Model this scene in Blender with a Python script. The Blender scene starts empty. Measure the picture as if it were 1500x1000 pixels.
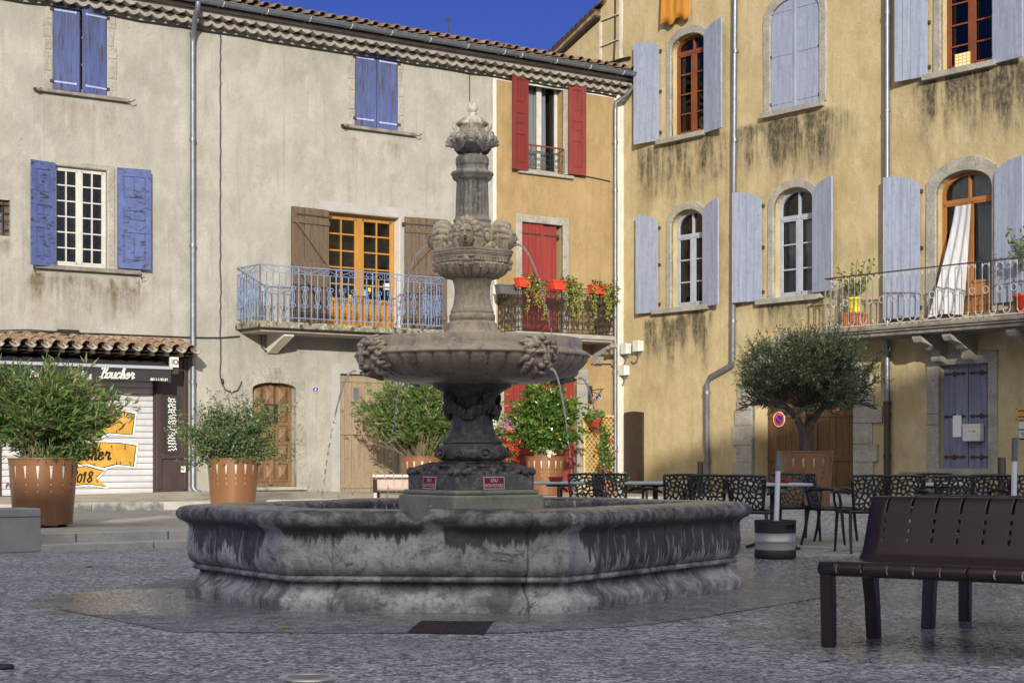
import bpy, math, random
from mathutils import Vector, Matrix, noise, geometry
sc = bpy.context.scene
col = sc.collection
rnd = random.Random(11)
R = math.radians
V = Vector
# ---------------------------------------------------------------- survey of the square
F, CX, HY, EYE = 2582.0, 750.0, 672.0, 1.0      # focal length (px of the 1500 px photo), optical axis, horizon, eye height
C = V((2.55, 40.36))                             # inside corner of the square
AL, AR = R(36.58), R(-53.42)                     # bearing of the two facades
TL, TR = V((math.cos(AL), math.sin(AL))), V((math.cos(AR), math.sin(AR)))
NL, NR = V((TL.y, -TL.x)), V((TR.y, -TR.x))      # outward normals
def on_wall(px, py, T, N, off=0.0):
    """photo point -> (x along the facade from the corner, height) on a facade plane pushed out by off"""
    u = (px - CX) / F; P = C + N * off
    # P.x + T.x s = u (P.y + T.y s)
    s = (u * P.y - P.x) / (T.x - u * T.y)
    Y = P.y + T.y * s
    return s, EYE + (HY - py) * Y / F
def L_(px, py, off=0.0): return on_wall(px, py, TL, NL, off)
def R_(px, py, off=0.0): return on_wall(px, py, TR, NR, off)
def ground_at(px, py, z=0.0):
    Y = (EYE - z) * F / (py - HY)
    return V(((px - CX) / F * Y, Y, z))
def at_depth(px, Y, z=0.0): return V(((px - CX) / F * Y, Y, z))

# ---------------------------------------------------------------- mesh builder
class MB:
    def __init__(s): s.v = []; s.f = []; s.m = []; s.s = []; s.attr = {}
    def add(s, vs, fs, m=0, smooth=False, M=None):
        o = len(s.v)
        if M is not None: vs = [M @ V(v) for v in vs]
        s.v += [tuple(v) for v in vs]
        for f in fs:
            s.f.append([i + o for i in f]); s.m.append(m); s.s.append(smooth)
        return o
    def box(s, x0, x1, y0, y1, z0, z1, m=0, M=None):
        if x0 > x1: x0, x1 = x1, x0
        if y0 > y1: y0, y1 = y1, y0
        if z0 > z1: z0, z1 = z1, z0
        s.add([(x0,y0,z0),(x1,y0,z0),(x1,y1,z0),(x0,y1,z0),(x0,y0,z1),(x1,y0,z1),(x1,y1,z1),(x0,y1,z1)],
              [(0,3,2,1),(4,5,6,7),(0,1,5,4),(1,2,6,5),(2,3,7,6),(3,0,4,7)], m, False, M)
    def prism(s, poly, y0, y1, m=0, M=None, smooth=False):
        """outline in x,z extruded along y"""
        n = len(poly)
        a = sum(poly[i][0]*poly[(i+1)%n][1]-poly[(i+1)%n][0]*poly[i][1] for i in range(n))
        if a < 0: poly = poly[::-1]
        vs = [(x,y0,z) for x,z in poly] + [(x,y1,z) for x,z in poly]
        s.add(vs, [list(range(n)), list(range(2*n-1,n-1,-1))], m, False, M)
        s.add(vs, [(i,i+n,(i+1)%n+n,(i+1)%n) for i in range(n)], m, smooth, M)
    def plan(s, poly, z0, z1, m=0, M=None):
        """outline in x,y extruded along z"""
        n = len(poly)
        a = sum(poly[i][0]*poly[(i+1)%n][1]-poly[(i+1)%n][0]*poly[i][1] for i in range(n))
        if a < 0: poly = poly[::-1]
        vs = [(x,y,z0) for x,y in poly] + [(x,y,z1) for x,y in poly]
        s.add(vs, [list(range(n))[::-1], list(range(n,2*n))]+[(i,(i+1)%n,(i+1)%n+n,i+n) for i in range(n)], m, False, M)
    def ring(s, outer, inner, y0, y1, m=0, M=None):
        """open frame between two outlines (same count, x,z), extruded along y"""
        n = len(outer)
        vs = [(x,y0,z) for x,z in outer]+[(x,y0,z) for x,z in inner]+[(x,y1,z) for x,z in outer]+[(x,y1,z) for x,z in inner]
        fs = []
        for i in range(n):
            j = (i+1)%n
            fs += [(i,j,n+j,n+i),(2*n+j,2*n+i,3*n+i,3*n+j),(j,i,2*n+i,2*n+j),(n+i,n+j,3*n+j,3*n+i)]
        s.add(vs, fs, m, False, M)
    def tube(s, pts, r, n=6, m=0, closed=False, smooth=True, M=None, flat=1.0):
        pts = [V(p) for p in pts]; k = len(pts)
        if k < 2: return
        rs = r if isinstance(r, (list,tuple)) else [r]*k
        vs = []; up = None
        for i in range(k):
            a = pts[(i-1)%k] if (closed or i>0) else pts[i]
            b = pts[(i+1)%k] if (closed or i<k-1) else pts[i]
            t = (b-a)
            if t.length < 1e-9: t = V((0,0,1))
            t.normalize()
            if up is None:
                up = V((0,0,1)) if abs(t.z) < .9 else V((0,1,0))
            x = up - t*up.dot(t)
            if x.length < 1e-6: x = V((1,0,0)) - t*t.x
            x.normalize(); up = x; y = t.cross(x)
            for j in range(n):
                q = 2*math.pi*(j+.5)/n
                vs.append(pts[i] + x*math.cos(q)*rs[i] + y*math.sin(q)*rs[i]*flat)
        fs = []
        for i in range(k if closed else k-1):
            i2 = (i+1)%k
            for j in range(n):
                j2 = (j+1)%n
                fs.append((i*n+j, i*n+j2, i2*n+j2, i2*n+j))
        s.add(vs, fs, m, smooth and n>4, M)
        if not closed:
            s.add(vs, [list(range(n))[::-1], list(range((k-1)*n,k*n))], m, False, M)
    def bar(s, p, q, w, d, m=0, M=None):
        """rectangular bar from p to q (thickness w, d)"""
        p, q = V(p), V(q); t = (q-p).normalized()
        u = V((0,0,1)) if abs(t.z) < .9 else V((0,1,0))
        x = t.cross(u).normalized()*w/2; y = x.cross(t).normalized()*d/2
        vs = [p-x-y,p+x-y,p+x+y,p-x+y,q-x-y,q+x-y,q+x+y,q-x+y]
        s.add(vs, [(0,3,2,1),(4,5,6,7),(0,1,5,4),(1,2,6,5),(2,3,7,6),(3,0,4,7)], m, False, M)
    def lathe(s, prof, n=48, m=0, M=None, rf=None, smooth=True, cap=True):
        vs = []; k = len(prof)
        for i,(r,z) in enumerate(prof):
            for j in range(n):
                a = 2*math.pi*j/n
                rr = r if rf is None else rf(i, r, z, a)
                vs.append((rr*math.cos(a), rr*math.sin(a), z))
        fs = [(i*n+j, i*n+(j+1)%n, (i+1)*n+(j+1)%n, (i+1)*n+j) for i in range(k-1) for j in range(n)]
        s.add(vs, fs, m, smooth, M)
        if cap: s.add(vs, [list(range(n))[::-1], list(range((k-1)*n,k*n))], m, False, M)
    def ball(s, c, r, m=0, nu=10, nv=7, df=None, M=None):
        rx,ry,rz = r if isinstance(r,(tuple,list)) else (r,r,r)
        vs = []
        for i in range(nv+1):
            t = math.pi*i/nv
            for j in range(nu):
                a = 2*math.pi*j/nu
                d = V((math.sin(t)*math.cos(a), math.sin(t)*math.sin(a), math.cos(t)))
                k = 1.0 if df is None else df(d)
                vs.append((c[0]+d.x*rx*k, c[1]+d.y*ry*k, c[2]+d.z*rz*k))
        fs = [(i*nu+j,(i+1)*nu+j,(i+1)*nu+(j+1)%nu,i*nu+(j+1)%nu) for i in range(nv) for j in range(nu)]
        s.add(vs, fs, m, True, M)
    def grid(s, P, m=0, smooth=True, M=None, closed=False):
        """P[i][j] points"""
        a, b = len(P), len(P[0])
        vs = [p for row in P for p in row]
        fs = [(i*b+j, i*b+(j+1)%b, (i+1)*b+(j+1)%b, (i+1)*b+j) for i in range(a-1) for j in range(b if closed else b-1)]
        s.add(vs, fs, m, smooth, M)
    def build(s, name, mats, parent=None, loc=None, rot=None, mods=()):
        me = bpy.data.meshes.new(name)
        me.from_pydata(s.v, [], s.f)
        if not isinstance(mats, (list,tuple)): mats = [mats]
        for a in mats: me.materials.append(a)
        me.polygons.foreach_set('material_index', s.m)
        me.polygons.foreach_set('use_smooth', s.s)
        for k, d in s.attr.items():
            if isinstance(d[0], (tuple,list)):
                at = me.attributes.new(k, 'FLOAT_VECTOR', 'POINT')
                at.data.foreach_set('vector', [c for t in d for c in t])
            else:
                at = me.attributes.new(k, 'FLOAT', 'POINT')
                at.data.foreach_set('value', d)
        me.update()
        o = bpy.data.objects.new(name, me); col.objects.link(o)
        if parent is not None: o.parent = parent
        if loc is not None: o.location = loc
        if rot is not None: o.rotation_euler = rot
        for md in mods:
            if md[0] == 'bevel':
                b = o.modifiers.new('b','BEVEL'); b.width = md[1]; b.segments = md[2]; b.limit_method = 'ANGLE'; b.angle_limit = R(35)
            elif md[0] == 'solid':
                b = o.modifiers.new('s','SOLIDIFY'); b.thickness = md[1]; b.offset = 0
            elif md[0] == 'sub':
                b = o.modifiers.new('u','SUBSURF'); b.levels = md[1]; b.render_levels = md[1]
        return o
def tag(o, label=None, cat=None, group=None, kind=None):
    if label: o['label'] = label
    if cat: o['category'] = cat
    if group: o['group'] = group
    if kind: o['kind'] = kind
    return o
def thing(name, label, cat, loc=(0,0,0), rz=0.0, group=None, kind=None):
    o = bpy.data.objects.new(name, None); col.objects.link(o)
    o.empty_display_size = .2
    o.location = loc; o.rotation_euler = (0,0,rz)
    return tag(o, label, cat, group, kind)
KIDS = {}
def copy_tree(o, parent=None):
    c = o.copy(); col.objects.link(c)
    if parent is not None: c.parent = parent
    for ch in list(o.children): copy_tree(ch, c)
    return c

# ---------------------------------------------------------------- materials
def new_mat(name):
    m = bpy.data.materials.new(name); m.use_nodes = True
    nt = m.node_tree; nt.nodes.clear()
    return m, nt
class NT:
    def __init__(s, nt): s.nt = nt
    def n(s, typ, **kw):
        a = s.nt.nodes.new(typ)
        for k,v in kw.items(): setattr(a, k, v)
        return a
    def link(s, a, b): s.nt.links.new(a, b)
    def val(s, sock, v):
        if hasattr(v, 'is_linked') or isinstance(v, bpy.types.NodeSocket): s.link(v, sock)
        else: sock.default_value = v
    def math(s, op, a, b=0.0, clamp=False):
        k = s.n('ShaderNodeMath', operation=op, use_clamp=clamp); s.val(k.inputs[0], a); s.val(k.inputs[1], b); return k.outputs[0]
    def mix(s, fac, a, b, blend='MIX'):
        k = s.n('ShaderNodeMix', data_type='RGBA', blend_type=blend)
        s.val(k.inputs[0], fac)
        for i, c in ((6,a),(7,b)):
            if isinstance(c, bpy.types.NodeSocket): s.link(c, k.inputs[i])
            else: k.inputs[i].default_value = (*c[:3], 1)
        return k.outputs[2]
    def coords(s, kind='Object', scale=(1,1,1)):
        t = s.n('ShaderNodeTexCoord'); mp = s.n('ShaderNodeMapping')
        mp.inputs['Scale'].default_value = scale
        s.link(t.outputs[kind], mp.inputs[0]); return mp.outputs[0]
    def world(s, scale=(1,1,1)):
        t = s.n('ShaderNodeNewGeometry'); mp = s.n('ShaderNodeMapping')
        mp.inputs['Scale'].default_value = scale
        s.link(t.outputs['Position'], mp.inputs[0]); return mp.outputs[0]
    def noise(s, vec, scale, detail=4, rough=.55, dist=0.0):
        k = s.n('ShaderNodeTexNoise'); s.link(vec, k.inputs['Vector'])
        k.inputs['Scale'].default_value = scale; k.inputs['Detail'].default_value = detail
        k.inputs['Roughness'].default_value = rough; k.inputs['Distortion'].default_value = dist
        return k.outputs[0]
    def voro(s, vec, scale, feature='F1', rand=1.0):
        k = s.n('ShaderNodeTexVoronoi', feature=feature); s.link(vec, k.inputs['Vector'])
        k.inputs['Scale'].default_value = scale; k.inputs['Randomness'].default_value = rand
        return k
    def step(s, v, a, b):
        k = s.n('ShaderNodeMapRange', interpolation_type='SMOOTHSTEP'); s.val(k.inputs[0], v)
        k.inputs[1].default_value = a; k.inputs[2].default_value = b
        return k.outputs[0]
    def attr(s, name):
        k = s.n('ShaderNodeAttribute'); k.attribute_name = name; return k
    def bump(s, h, strength=.3, dist=.01, prev=None):
        k = s.n('ShaderNodeBump'); k.inputs['Strength'].default_value = strength; k.inputs['Distance'].default_value = dist
        s.link(h, k.inputs['Height'])
        if prev is not None: s.link(prev, k.inputs['Normal'])
        return k.outputs[0]
    def out(s, c, rough=.7, metal=0.0, normal=None, spec=.5, coat=0.0, trans=0.0):
        b = s.n('ShaderNodeBsdfPrincipled'); o = s.n('ShaderNodeOutputMaterial')
        if isinstance(c, bpy.types.NodeSocket): s.link(c, b.inputs['Base Color'])
        else: b.inputs['Base Color'].default_value = (*c[:3],1)
        s.val(b.inputs['Roughness'], rough); s.val(b.inputs['Metallic'], metal)
        b.inputs['Specular IOR Level'].default_value = spec
        b.inputs['Coat Weight'].default_value = coat
        if normal is not None: s.link(normal, b.inputs['Normal'])
        s.link(b.outputs[0], o.inputs[0]); return b
def mat(name, c, c2=None, s=3.0, st=(1,1,1), fac=1.0, fine=None, fs=35.0, ff=.35, rough=.75, metal=0.0,
        bump=0.0, bs=40.0, bst=(1,1,1), bd=.01, wear=None, spec=.5, space='Object', rvar=0.0, coat=0.0):
    """wear=(colour, scale, stretch, lo, hi)"""
    m, nt = new_mat(name); t = NT(nt)
    vec = (lambda sc_: t.coords('Object', sc_)) if space == 'Object' else t.world
    cc = c
    if c2 is not None:
        cc = t.mix(t.math('MULTIPLY', t.step(t.noise(vec(st), s, 5, .6), .3, .7), fac), c, c2)
    if fine is not None:
        cc = t.mix(t.math('MULTIPLY', t.step(t.noise(vec((1,1,1)), fs, 3, .6), .45, .75), ff), cc, fine)
    rr = rough
    if wear is not None:
        w = t.step(t.noise(vec(wear[2]), wear[1], 6, .65), wear[3], wear[4])
        cc = t.mix(w, cc, wear[0])
    if rvar: rr = t.math('ADD', t.math('MULTIPLY', t.noise(vec((1,1,1)), 6, 3), rvar), rough - rvar/2)
    nn = None
    if bump: nn = t.bump(t.noise(vec(bst), bs, 4, .6), bump, bd)
    t.out(cc, rr, metal, nn, spec, coat)
    return m
def plaster(name, c, c2, c3, stain=(.045,.04,.03), patch=None, lichen=None):
    m, nt = new_mat(name); t = NT(nt)
    big = t.noise(t.coords(), .55, 6, .62, .6)
    mid = t.noise(t.coords('Object',(1,1,.6)), 2.3, 6, .68, .4)
    cc = t.mix(t.step(big,.35,.65), c, c2)
    cc = t.mix(t.math('MULTIPLY', t.step(t.noise(t.coords('Object',(1,1,.8)), 1.3, 8, .72, .5), .46, .68), .32), cc, tuple(k*.62 for k in c2))
    cc = t.mix(t.math('MULTIPLY', t.step(mid,.42,.72), .75), cc, c3)
    if patch:
        cc = t.mix(t.math('MULTIPLY', t.step(t.noise(t.coords(), .9, 8, .7, .3), .57, .63), .55), cc, patch)
    # faint water runs
    run = t.noise(t.coords('Object',(5,5,.22)), 1.6, 5, .6)
    cc = t.mix(t.math('MULTIPLY', t.step(run,.52,.78), .45), cc, tuple(k*.45 for k in c3))
    # pits and grit
    grit = t.noise(t.coords(), 28, 4, .7)
    cc = t.mix(t.math('MULTIPLY', t.step(grit,.50,.72), .42), cc, tuple(k*.45 for k in c3))
    pit = t.voro(t.coords(), 3.2).outputs['Distance']
    cc = t.mix(t.math('MULTIPLY', t.step(pit,.05,.03), .6), cc, (.05,.045,.04))
    # drips under sills
    st = t.attr('stain').outputs['Fac']
    dr = t.step(t.noise(t.coords('Object',(1,1,.09)), 4.2, 6, .66), .30, .70)
    dr2 = t.step(t.noise(t.coords('Object',(1,1,.5)), 1.5, 6, .70), .27, .66)
    sp = t.step(t.noise(t.coords('Object',(1,1,.6)), 13, 6, .75), .30, .62)
    k = t.math('MULTIPLY', t.math('ADD', t.math('MULTIPLY',dr2,.34), t.math('MULTIPLY', t.math('ADD', dr, .10), t.math('ADD', t.math('MULTIPLY',dr2,.75), .25))), t.math('MULTIPLY', st, 1.45))
    k = t.math('MULTIPLY', t.step(k, .06, 1.05), t.math('ADD', t.math('MULTIPLY', sp, .42), .52))
    cc = t.mix(k, cc, stain)
    nn = t.bump(t.noise(t.coords(), 45, 5, .65), .6, .016)
    nn = t.bump(t.noise(t.coords(), 4.5, 4, .6), .35, .05, nn)
    t.out(cc, .9, 0, nn, .2)
    return m
# ---------------------------------------------------------------- palette
m_cream = plaster('cream_plaster', (.335,.326,.296), (.28,.272,.246), (.385,.374,.342), stain=(.10,.075,.04), patch=(.29,.27,.225))
m_ochre = plaster('ochre_plaster', (.34,.245,.125), (.29,.205,.10), (.38,.285,.155), patch=(.40,.29,.15))
m_yellow = plaster('yellow_plaster', (.46,.375,.215), (.38,.305,.165), (.50,.42,.265), stain=(.028,.027,.025), patch=(.38,.32,.20))
m_white = plaster('white_render', (.62,.60,.54), (.55,.53,.47), (.66,.64,.58))
m_far = plaster('far_house_plaster', (.46,.40,.30), (.40,.34,.26), (.5,.45,.36))
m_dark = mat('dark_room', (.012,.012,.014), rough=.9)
m_lime = mat('limestone_surround', (.35,.335,.29), (.235,.225,.20), s=2.5, fine=(.12,.12,.115), fs=22, ff=.6, rough=.9, bump=.6, bs=18, bd=.02)
m_grey_render = mat('grey_cement_trim', (.36,.36,.35), (.29,.29,.28), s=2, fine=(.18,.18,.17), fs=40, rough=.9, bump=.3)
m_sill = mat('weathered_sill', (.25,.23,.20), (.12,.115,.10), s=5, fine=(.06,.06,.05), fs=30, rough=.9, bump=.5, bs=25)
m_blue = mat('blue_shutter_paint', (.072,.10,.26), (.05,.07,.18), s=3, st=(6,6,.6), wear=((.05,.045,.05), 3.2, (7,7,.55), .50, .64), rough=.75, bump=.35, bs=12, bst=(6,6,.3))
m_blue2 = mat('blue_panel_paint', (.074,.104,.27), (.054,.076,.20), s=3, st=(2,2,2), wear=((.03,.027,.03), 4.5, (1.5,1.5,4), .55, .62), rough=.7, bump=.3, bs=15)
m_blue_iron = mat('pale_blue_strap', (.30,.36,.58), rough=.6)
m_greyblue = mat('grey_blue_shutter', (.285,.325,.43), (.215,.25,.345), s=3, st=(5,5,.5), fine=(.16,.17,.22), fs=12, ff=.4, wear=((.40,.24,.14), 6, (6,6,1.2), .72, .78), rough=.8, bump=.3, bs=12, bst=(6,6,.3))
m_greydoor = mat('grey_blue_door', (.19,.20,.30), (.13,.14,.21), s=3, st=(6,6,.5), wear=((.06,.05,.045), 3, (6,6,.6), .60, .72), rough=.8, bump=.3, bs=12, bst=(6,6,.3))
m_brown = mat('weathered_brown_wood', (.135,.095,.06), (.085,.06,.04), s=3, st=(8,8,.5), fine=(.04,.03,.022), fs=20, ff=.4, rough=.85, bump=.5, bs=10, bst=(9,9,.4))
m_brown_d = mat('dark_brown_wood', (.06,.04,.025), (.035,.024,.016), s=4, st=(4,4,.6), rough=.8, bump=.4, bs=12, bst=(7,7,.4))
m_oak = mat('oak_door', (.20,.115,.055), (.12,.066,.03), s=3, st=(5,5,.6), fine=(.08,.045,.02), fs=25, ff=.4, rough=.6, bump=.3, bs=14, bst=(7,7,.5))
m_grey_wood = mat('grey_garage_wood', (.30,.235,.16), (.22,.17,.115), s=3, st=(8,8,.4), fine=(.12,.09,.06), fs=20, ff=.4, rough=.85, bump=.4, bs=10, bst=(8,8,.3))
m_gate = mat('gate_wood', (.14,.075,.028), (.085,.045,.018), s=2.5, st=(5,5,.4), fine=(.03,.018,.01), fs=14, ff=.5, rough=.8, bump=.5, bs=9, bst=(8,8,.3))
m_yellowwood = mat('honey_varnished_wood', (.40,.195,.035), (.31,.145,.026), s=3, st=(4,4,.6), rough=.45, bump=.1, coat=.2)
m_redbrown = mat('red_brown_window_wood', (.20,.06,.022), (.14,.042,.016), s=3, rough=.5)
m_rustwood = mat('rust_balcony_door_wood', (.33,.14,.04), (.25,.10,.03), s=3, rough=.5)
m_red = mat('red_shutter_paint', (.19,.024,.022), (.135,.017,.016), s=3, st=(5,5,.5), fine=(.12,.02,.015), fs=15, ff=.4, rough=.65, bump=.25, bs=12, bst=(6,6,.4))
m_redbright = mat('red_door_paint', (.25,.03,.024), (.18,.022,.018), s=2.5, st=(6,6,.4), fine=(.16,.02,.015), fs=15, ff=.4, rough=.6, bump=.25, bs=12, bst=(6,6,.4))
m_winwhite = mat('pale_window_paint', (.50,.50,.47), (.42,.42,.39), s=5, rough=.55)
m_wingrey = mat('grey_blue_window_paint', (.34,.38,.45), (.28,.315,.38), s=5, rough=.5)
m_curtain = mat('curtain_cloth', (.46,.47,.50), (.33,.34,.37), s=3, st=(9,9,.2), rough=.9)
m_iron = mat('black_iron', (.018,.018,.02), (.04,.03,.025), s=20, rough=.6)
m_rustiron = mat('rusty_iron', (.07,.035,.02), (.03,.02,.015), s=20, rough=.8)
m_bluerail = mat('pale_blue_iron', (.18,.24,.38), (.14,.185,.30), s=8, wear=((.12,.07,.05), 15, (1,1,1), .68, .74), rough=.55)
m_whiterail = mat('white_painted_iron', (.44,.44,.43), (.36,.355,.34), s=8, wear=((.22,.11,.05), 12, (1,1,1), .64, .72), rough=.6)
m_zinc = mat('zinc', (.19,.215,.255), (.14,.16,.20), s=6, st=(1,1,.5), fine=(.3,.32,.36), fs=9, ff=.4, rough=.42, metal=.55)
m_cast = mat('brown_cast_iron', (.045,.028,.022), (.03,.02,.016), s=8, rough=.55)
m_tile = mat('old_roof_tile', (.215,.128,.082), (.14,.098,.07), s=4, fine=(.34,.29,.20), fs=9, ff=.6, rough=.9, bump=.5, bs=30, wear=((.10,.09,.06), 5, (1,1,1), .55, .68))
m_tile_d = mat('dark_roof_tile', (.17,.11,.07), (.10,.075,.055), s=4, fine=(.24,.2,.13), fs=9, ff=.5, rough=.95, bump=.5, bs=30)
m_genoise = mat('eaves_mortar_tile', (.33,.31,.275), (.22,.205,.185), s=2.5, fine=(.11,.105,.10), fs=18, ff=.5, rough=.9, bump=.4, bs=25)
m_lichen = mat('lichened_concrete', (.20,.19,.165), (.11,.11,.085), s=6, fine=(.42,.40,.24), fs=14, ff=.85, rough=.95, bump=.7, bs=20, bd=.02, wear=((.04,.04,.032), 9, (1,1,1), .52, .60))
m_concrete = mat('grey_concrete', (.36,.34,.30), (.28,.265,.235), s=3, fine=(.17,.16,.145), fs=25, rough=.9, bump=.3)
m_awning = mat('black_awning_cloth', (.018,.018,.022), (.026,.026,.032), s=6, rough=.85)
m_whitepaint = mat('white_letters', (.85,.85,.83), rough=.7)
m_slat = mat('white_roller_slats', (.50,.50,.52), (.43,.43,.45), s=3, rough=.5)
m_graff_y = mat('mustard_spray_paint', (.50,.28,.035), (.37,.19,.02), s=6, fine=(.60,.44,.14), fs=3, ff=.6, rough=.6)
m_graff_k = mat('black_spray_paint', (.012,.012,.012), rough=.6)
m_shopwood = mat('dark_shopfront_wood', (.045,.03,.026), (.03,.02,.018), s=4, st=(4,4,.6), rough=.55)
m_slate = mat('blackboard', (.02,.022,.025), rough=.8)
m_enamel = mat('blue_enamel', (.015,.03,.28), rough=.3)
m_signred = mat('sign_red', (.62,.05,.025), rough=.45)
m_signdark = mat('sign_dark_red', (.33,.018,.018), (.27,.015,.015), s=20, rough=.5)
m_brass = mat('brass_plate', (.55,.36,.08), rough=.4, metal=.4)
m_box = mat('pale_plastic_box', (.62,.62,.60), (.52,.52,.50), s=6, rough=.5)
m_cable = mat('black_cable', (.012,.012,.013), rough=.6)
m_orange = mat('orange_sun_blind', (.50,.22,.025), (.40,.165,.02), s=3, st=(6,6,.4), rough=.8)
m_tan = mat('bamboo_lattice', (.66,.47,.16), (.55,.37,.11), s=6, rough=.7)
m_leafplastic = mat('red_pot_plastic', (.56,.055,.02), (.48,.045,.018), s=5, rough=.5)
m_terra = mat('terracotta', (.45,.15,.06), (.36,.12,.05), s=6, rough=.8)
m_greyplastic = mat('grey_trough', (.10,.10,.115), (.08,.08,.09), s=6, rough=.6, bump=.2)
m_paper = mat('white_paper', (.72,.72,.72), rough=.8)
def glass_mat(name, tint, refl):
    m, nt = new_mat(name); t = NT(nt)
    tr = t.n('ShaderNodeBsdfTransparent'); tr.inputs[0].default_value = (*tint,1)
    gl = t.n('ShaderNodeBsdfGlossy'); gl.inputs['Roughness'].default_value = .03
    wob = t.bump(t.noise(t.coords(), 3.0, 2), .06, .05); t.link(wob, gl.inputs['Normal'])
    fr = t.n('ShaderNodeFresnel'); fr.inputs[0].default_value = refl
    mx = t.n('ShaderNodeMixShader'); t.link(fr.outputs[0], mx.inputs[0]); t.link(tr.outputs[0], mx.inputs[1]); t.link(gl.outputs[0], mx.inputs[2])
    o = t.n('ShaderNodeOutputMaterial'); t.link(mx.outputs[0], o.inputs[0]); return m
m_glass = glass_mat('window_glass', (.75,.78,.80), 1.65)

# ---------------------------------------------------------------- facades
def arch(x0, x1, z0, zs, rise, n=12):
    """opening outline: jambs to zs then a rounded head"""
    pts = [(x0,z0),(x1,z0)]
    xm, a = (x0+x1)/2, (x1-x0)/2
    if rise <= 0: return pts + [(x1,zs),(x0,zs)]
    for i in range(n+1):
        q = math.pi*i/n
        pts.append((xm + a*math.cos(q), zs + rise*math.sin(q)**.9))
    return pts
def inside(p, poly):
    x, z = p; c = False; j = len(poly)-1
    for i in range(len(poly)):
        xi, zi = poly[i]; xj, zj = poly[j]
        if (zi > z) != (zj > z) and x < (xj-xi)*(z-zi)/(zj-zi)+xi: c = not c
        j = i
    return c
def wall_part(house, name, outline, holes, mats, stain=None, step=.14):
    """facade sheet with real openings; holes=(outline, reveal depth, room depth)"""
    pts, edges = [], []
    def loop(poly, seg=None):
        ps = []
        for i in range(len(poly)):
            a, b = V(poly[i]), V(poly[(i+1)%len(poly)])
            k = max(1, int((b-a).length/(seg or 9e9)))
            ps += [a+(b-a)*(j/k) for j in range(k)]
        o = len(pts); pts.extend(ps); n = len(ps)
        edges.extend((o+i, o+(i+1)%n) for i in range(n)); return ps
    loop(outline, step)
    hl = [loop(h[0], .3) for h in holes]
    xs = [p[0] for p in outline]; zs = [p[1] for p in outline]
    x = min(xs)+step*.6
    while x < max(xs)-step*.4:
        z = min(zs)+step*.6
        while z < max(zs)-step*.4:
            q = (x+rnd.uniform(-.02,.02), z+rnd.uniform(-.02,.02))
            if inside(q, outline) and not any(inside(q, h[0]) for h in holes): pts.append(V(q))
            z += step
        x += step
    vs, es, fs, _, _, _ = geometry.delaunay_2d_cdt(pts, edges, [], 0, 1e-5)
    keep = []
    for f in fs:
        c = sum((vs[i] for i in f), V((0,0)))/len(f)
        if inside(c, outline) and not any(inside(c, h[0]) for h in holes):
            a = 0
            for i in range(len(f)):
                p, q = vs[f[i]], vs[f[(i+1)%len(f)]]; a += p.x*q.y-q.x*p.y
            keep.append(list(f) if a > 0 else list(f)[::-1])
    mb = MB()
    def wob(x,z): return noise.noise((x*.9,z*.9,3.1))*.012 + noise.noise((x*3.1,z*3.1,7))*.005
    mb.add([(p.x, wob(p.x,p.y), p.y) for p in vs], keep, 0, True)
    sv = [stain(p.x,p.y) if stain else 0.0 for p in vs]
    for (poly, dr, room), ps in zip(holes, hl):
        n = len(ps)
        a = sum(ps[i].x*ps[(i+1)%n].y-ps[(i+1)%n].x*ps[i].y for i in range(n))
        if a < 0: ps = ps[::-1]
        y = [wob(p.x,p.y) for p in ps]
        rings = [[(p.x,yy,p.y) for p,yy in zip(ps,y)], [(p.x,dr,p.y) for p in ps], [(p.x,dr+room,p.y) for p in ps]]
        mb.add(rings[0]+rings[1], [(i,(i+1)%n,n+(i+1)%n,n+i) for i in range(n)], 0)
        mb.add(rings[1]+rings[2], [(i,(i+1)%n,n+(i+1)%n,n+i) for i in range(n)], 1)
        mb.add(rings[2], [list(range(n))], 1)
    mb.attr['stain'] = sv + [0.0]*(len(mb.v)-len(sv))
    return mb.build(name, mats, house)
def inset_poly(poly, d):
    n = len(poly); out = []
    for i in range(n):
        p0, p1, p2 = V(poly[i-1]), V(poly[i]), V(poly[(i+1)%n])
        e1, e2 = (p1-p0).normalized(), (p2-p1).normalized()
        n1, n2 = V((-e1.y,e1.x)), V((-e2.y,e2.x))
        b = n1+n2
        if b.length < 1e-6: b = n1
        b.normalize(); k = d/max(.35, b.dot(n1))
        out.append(tuple(p1+b*k))
    return out
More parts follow.
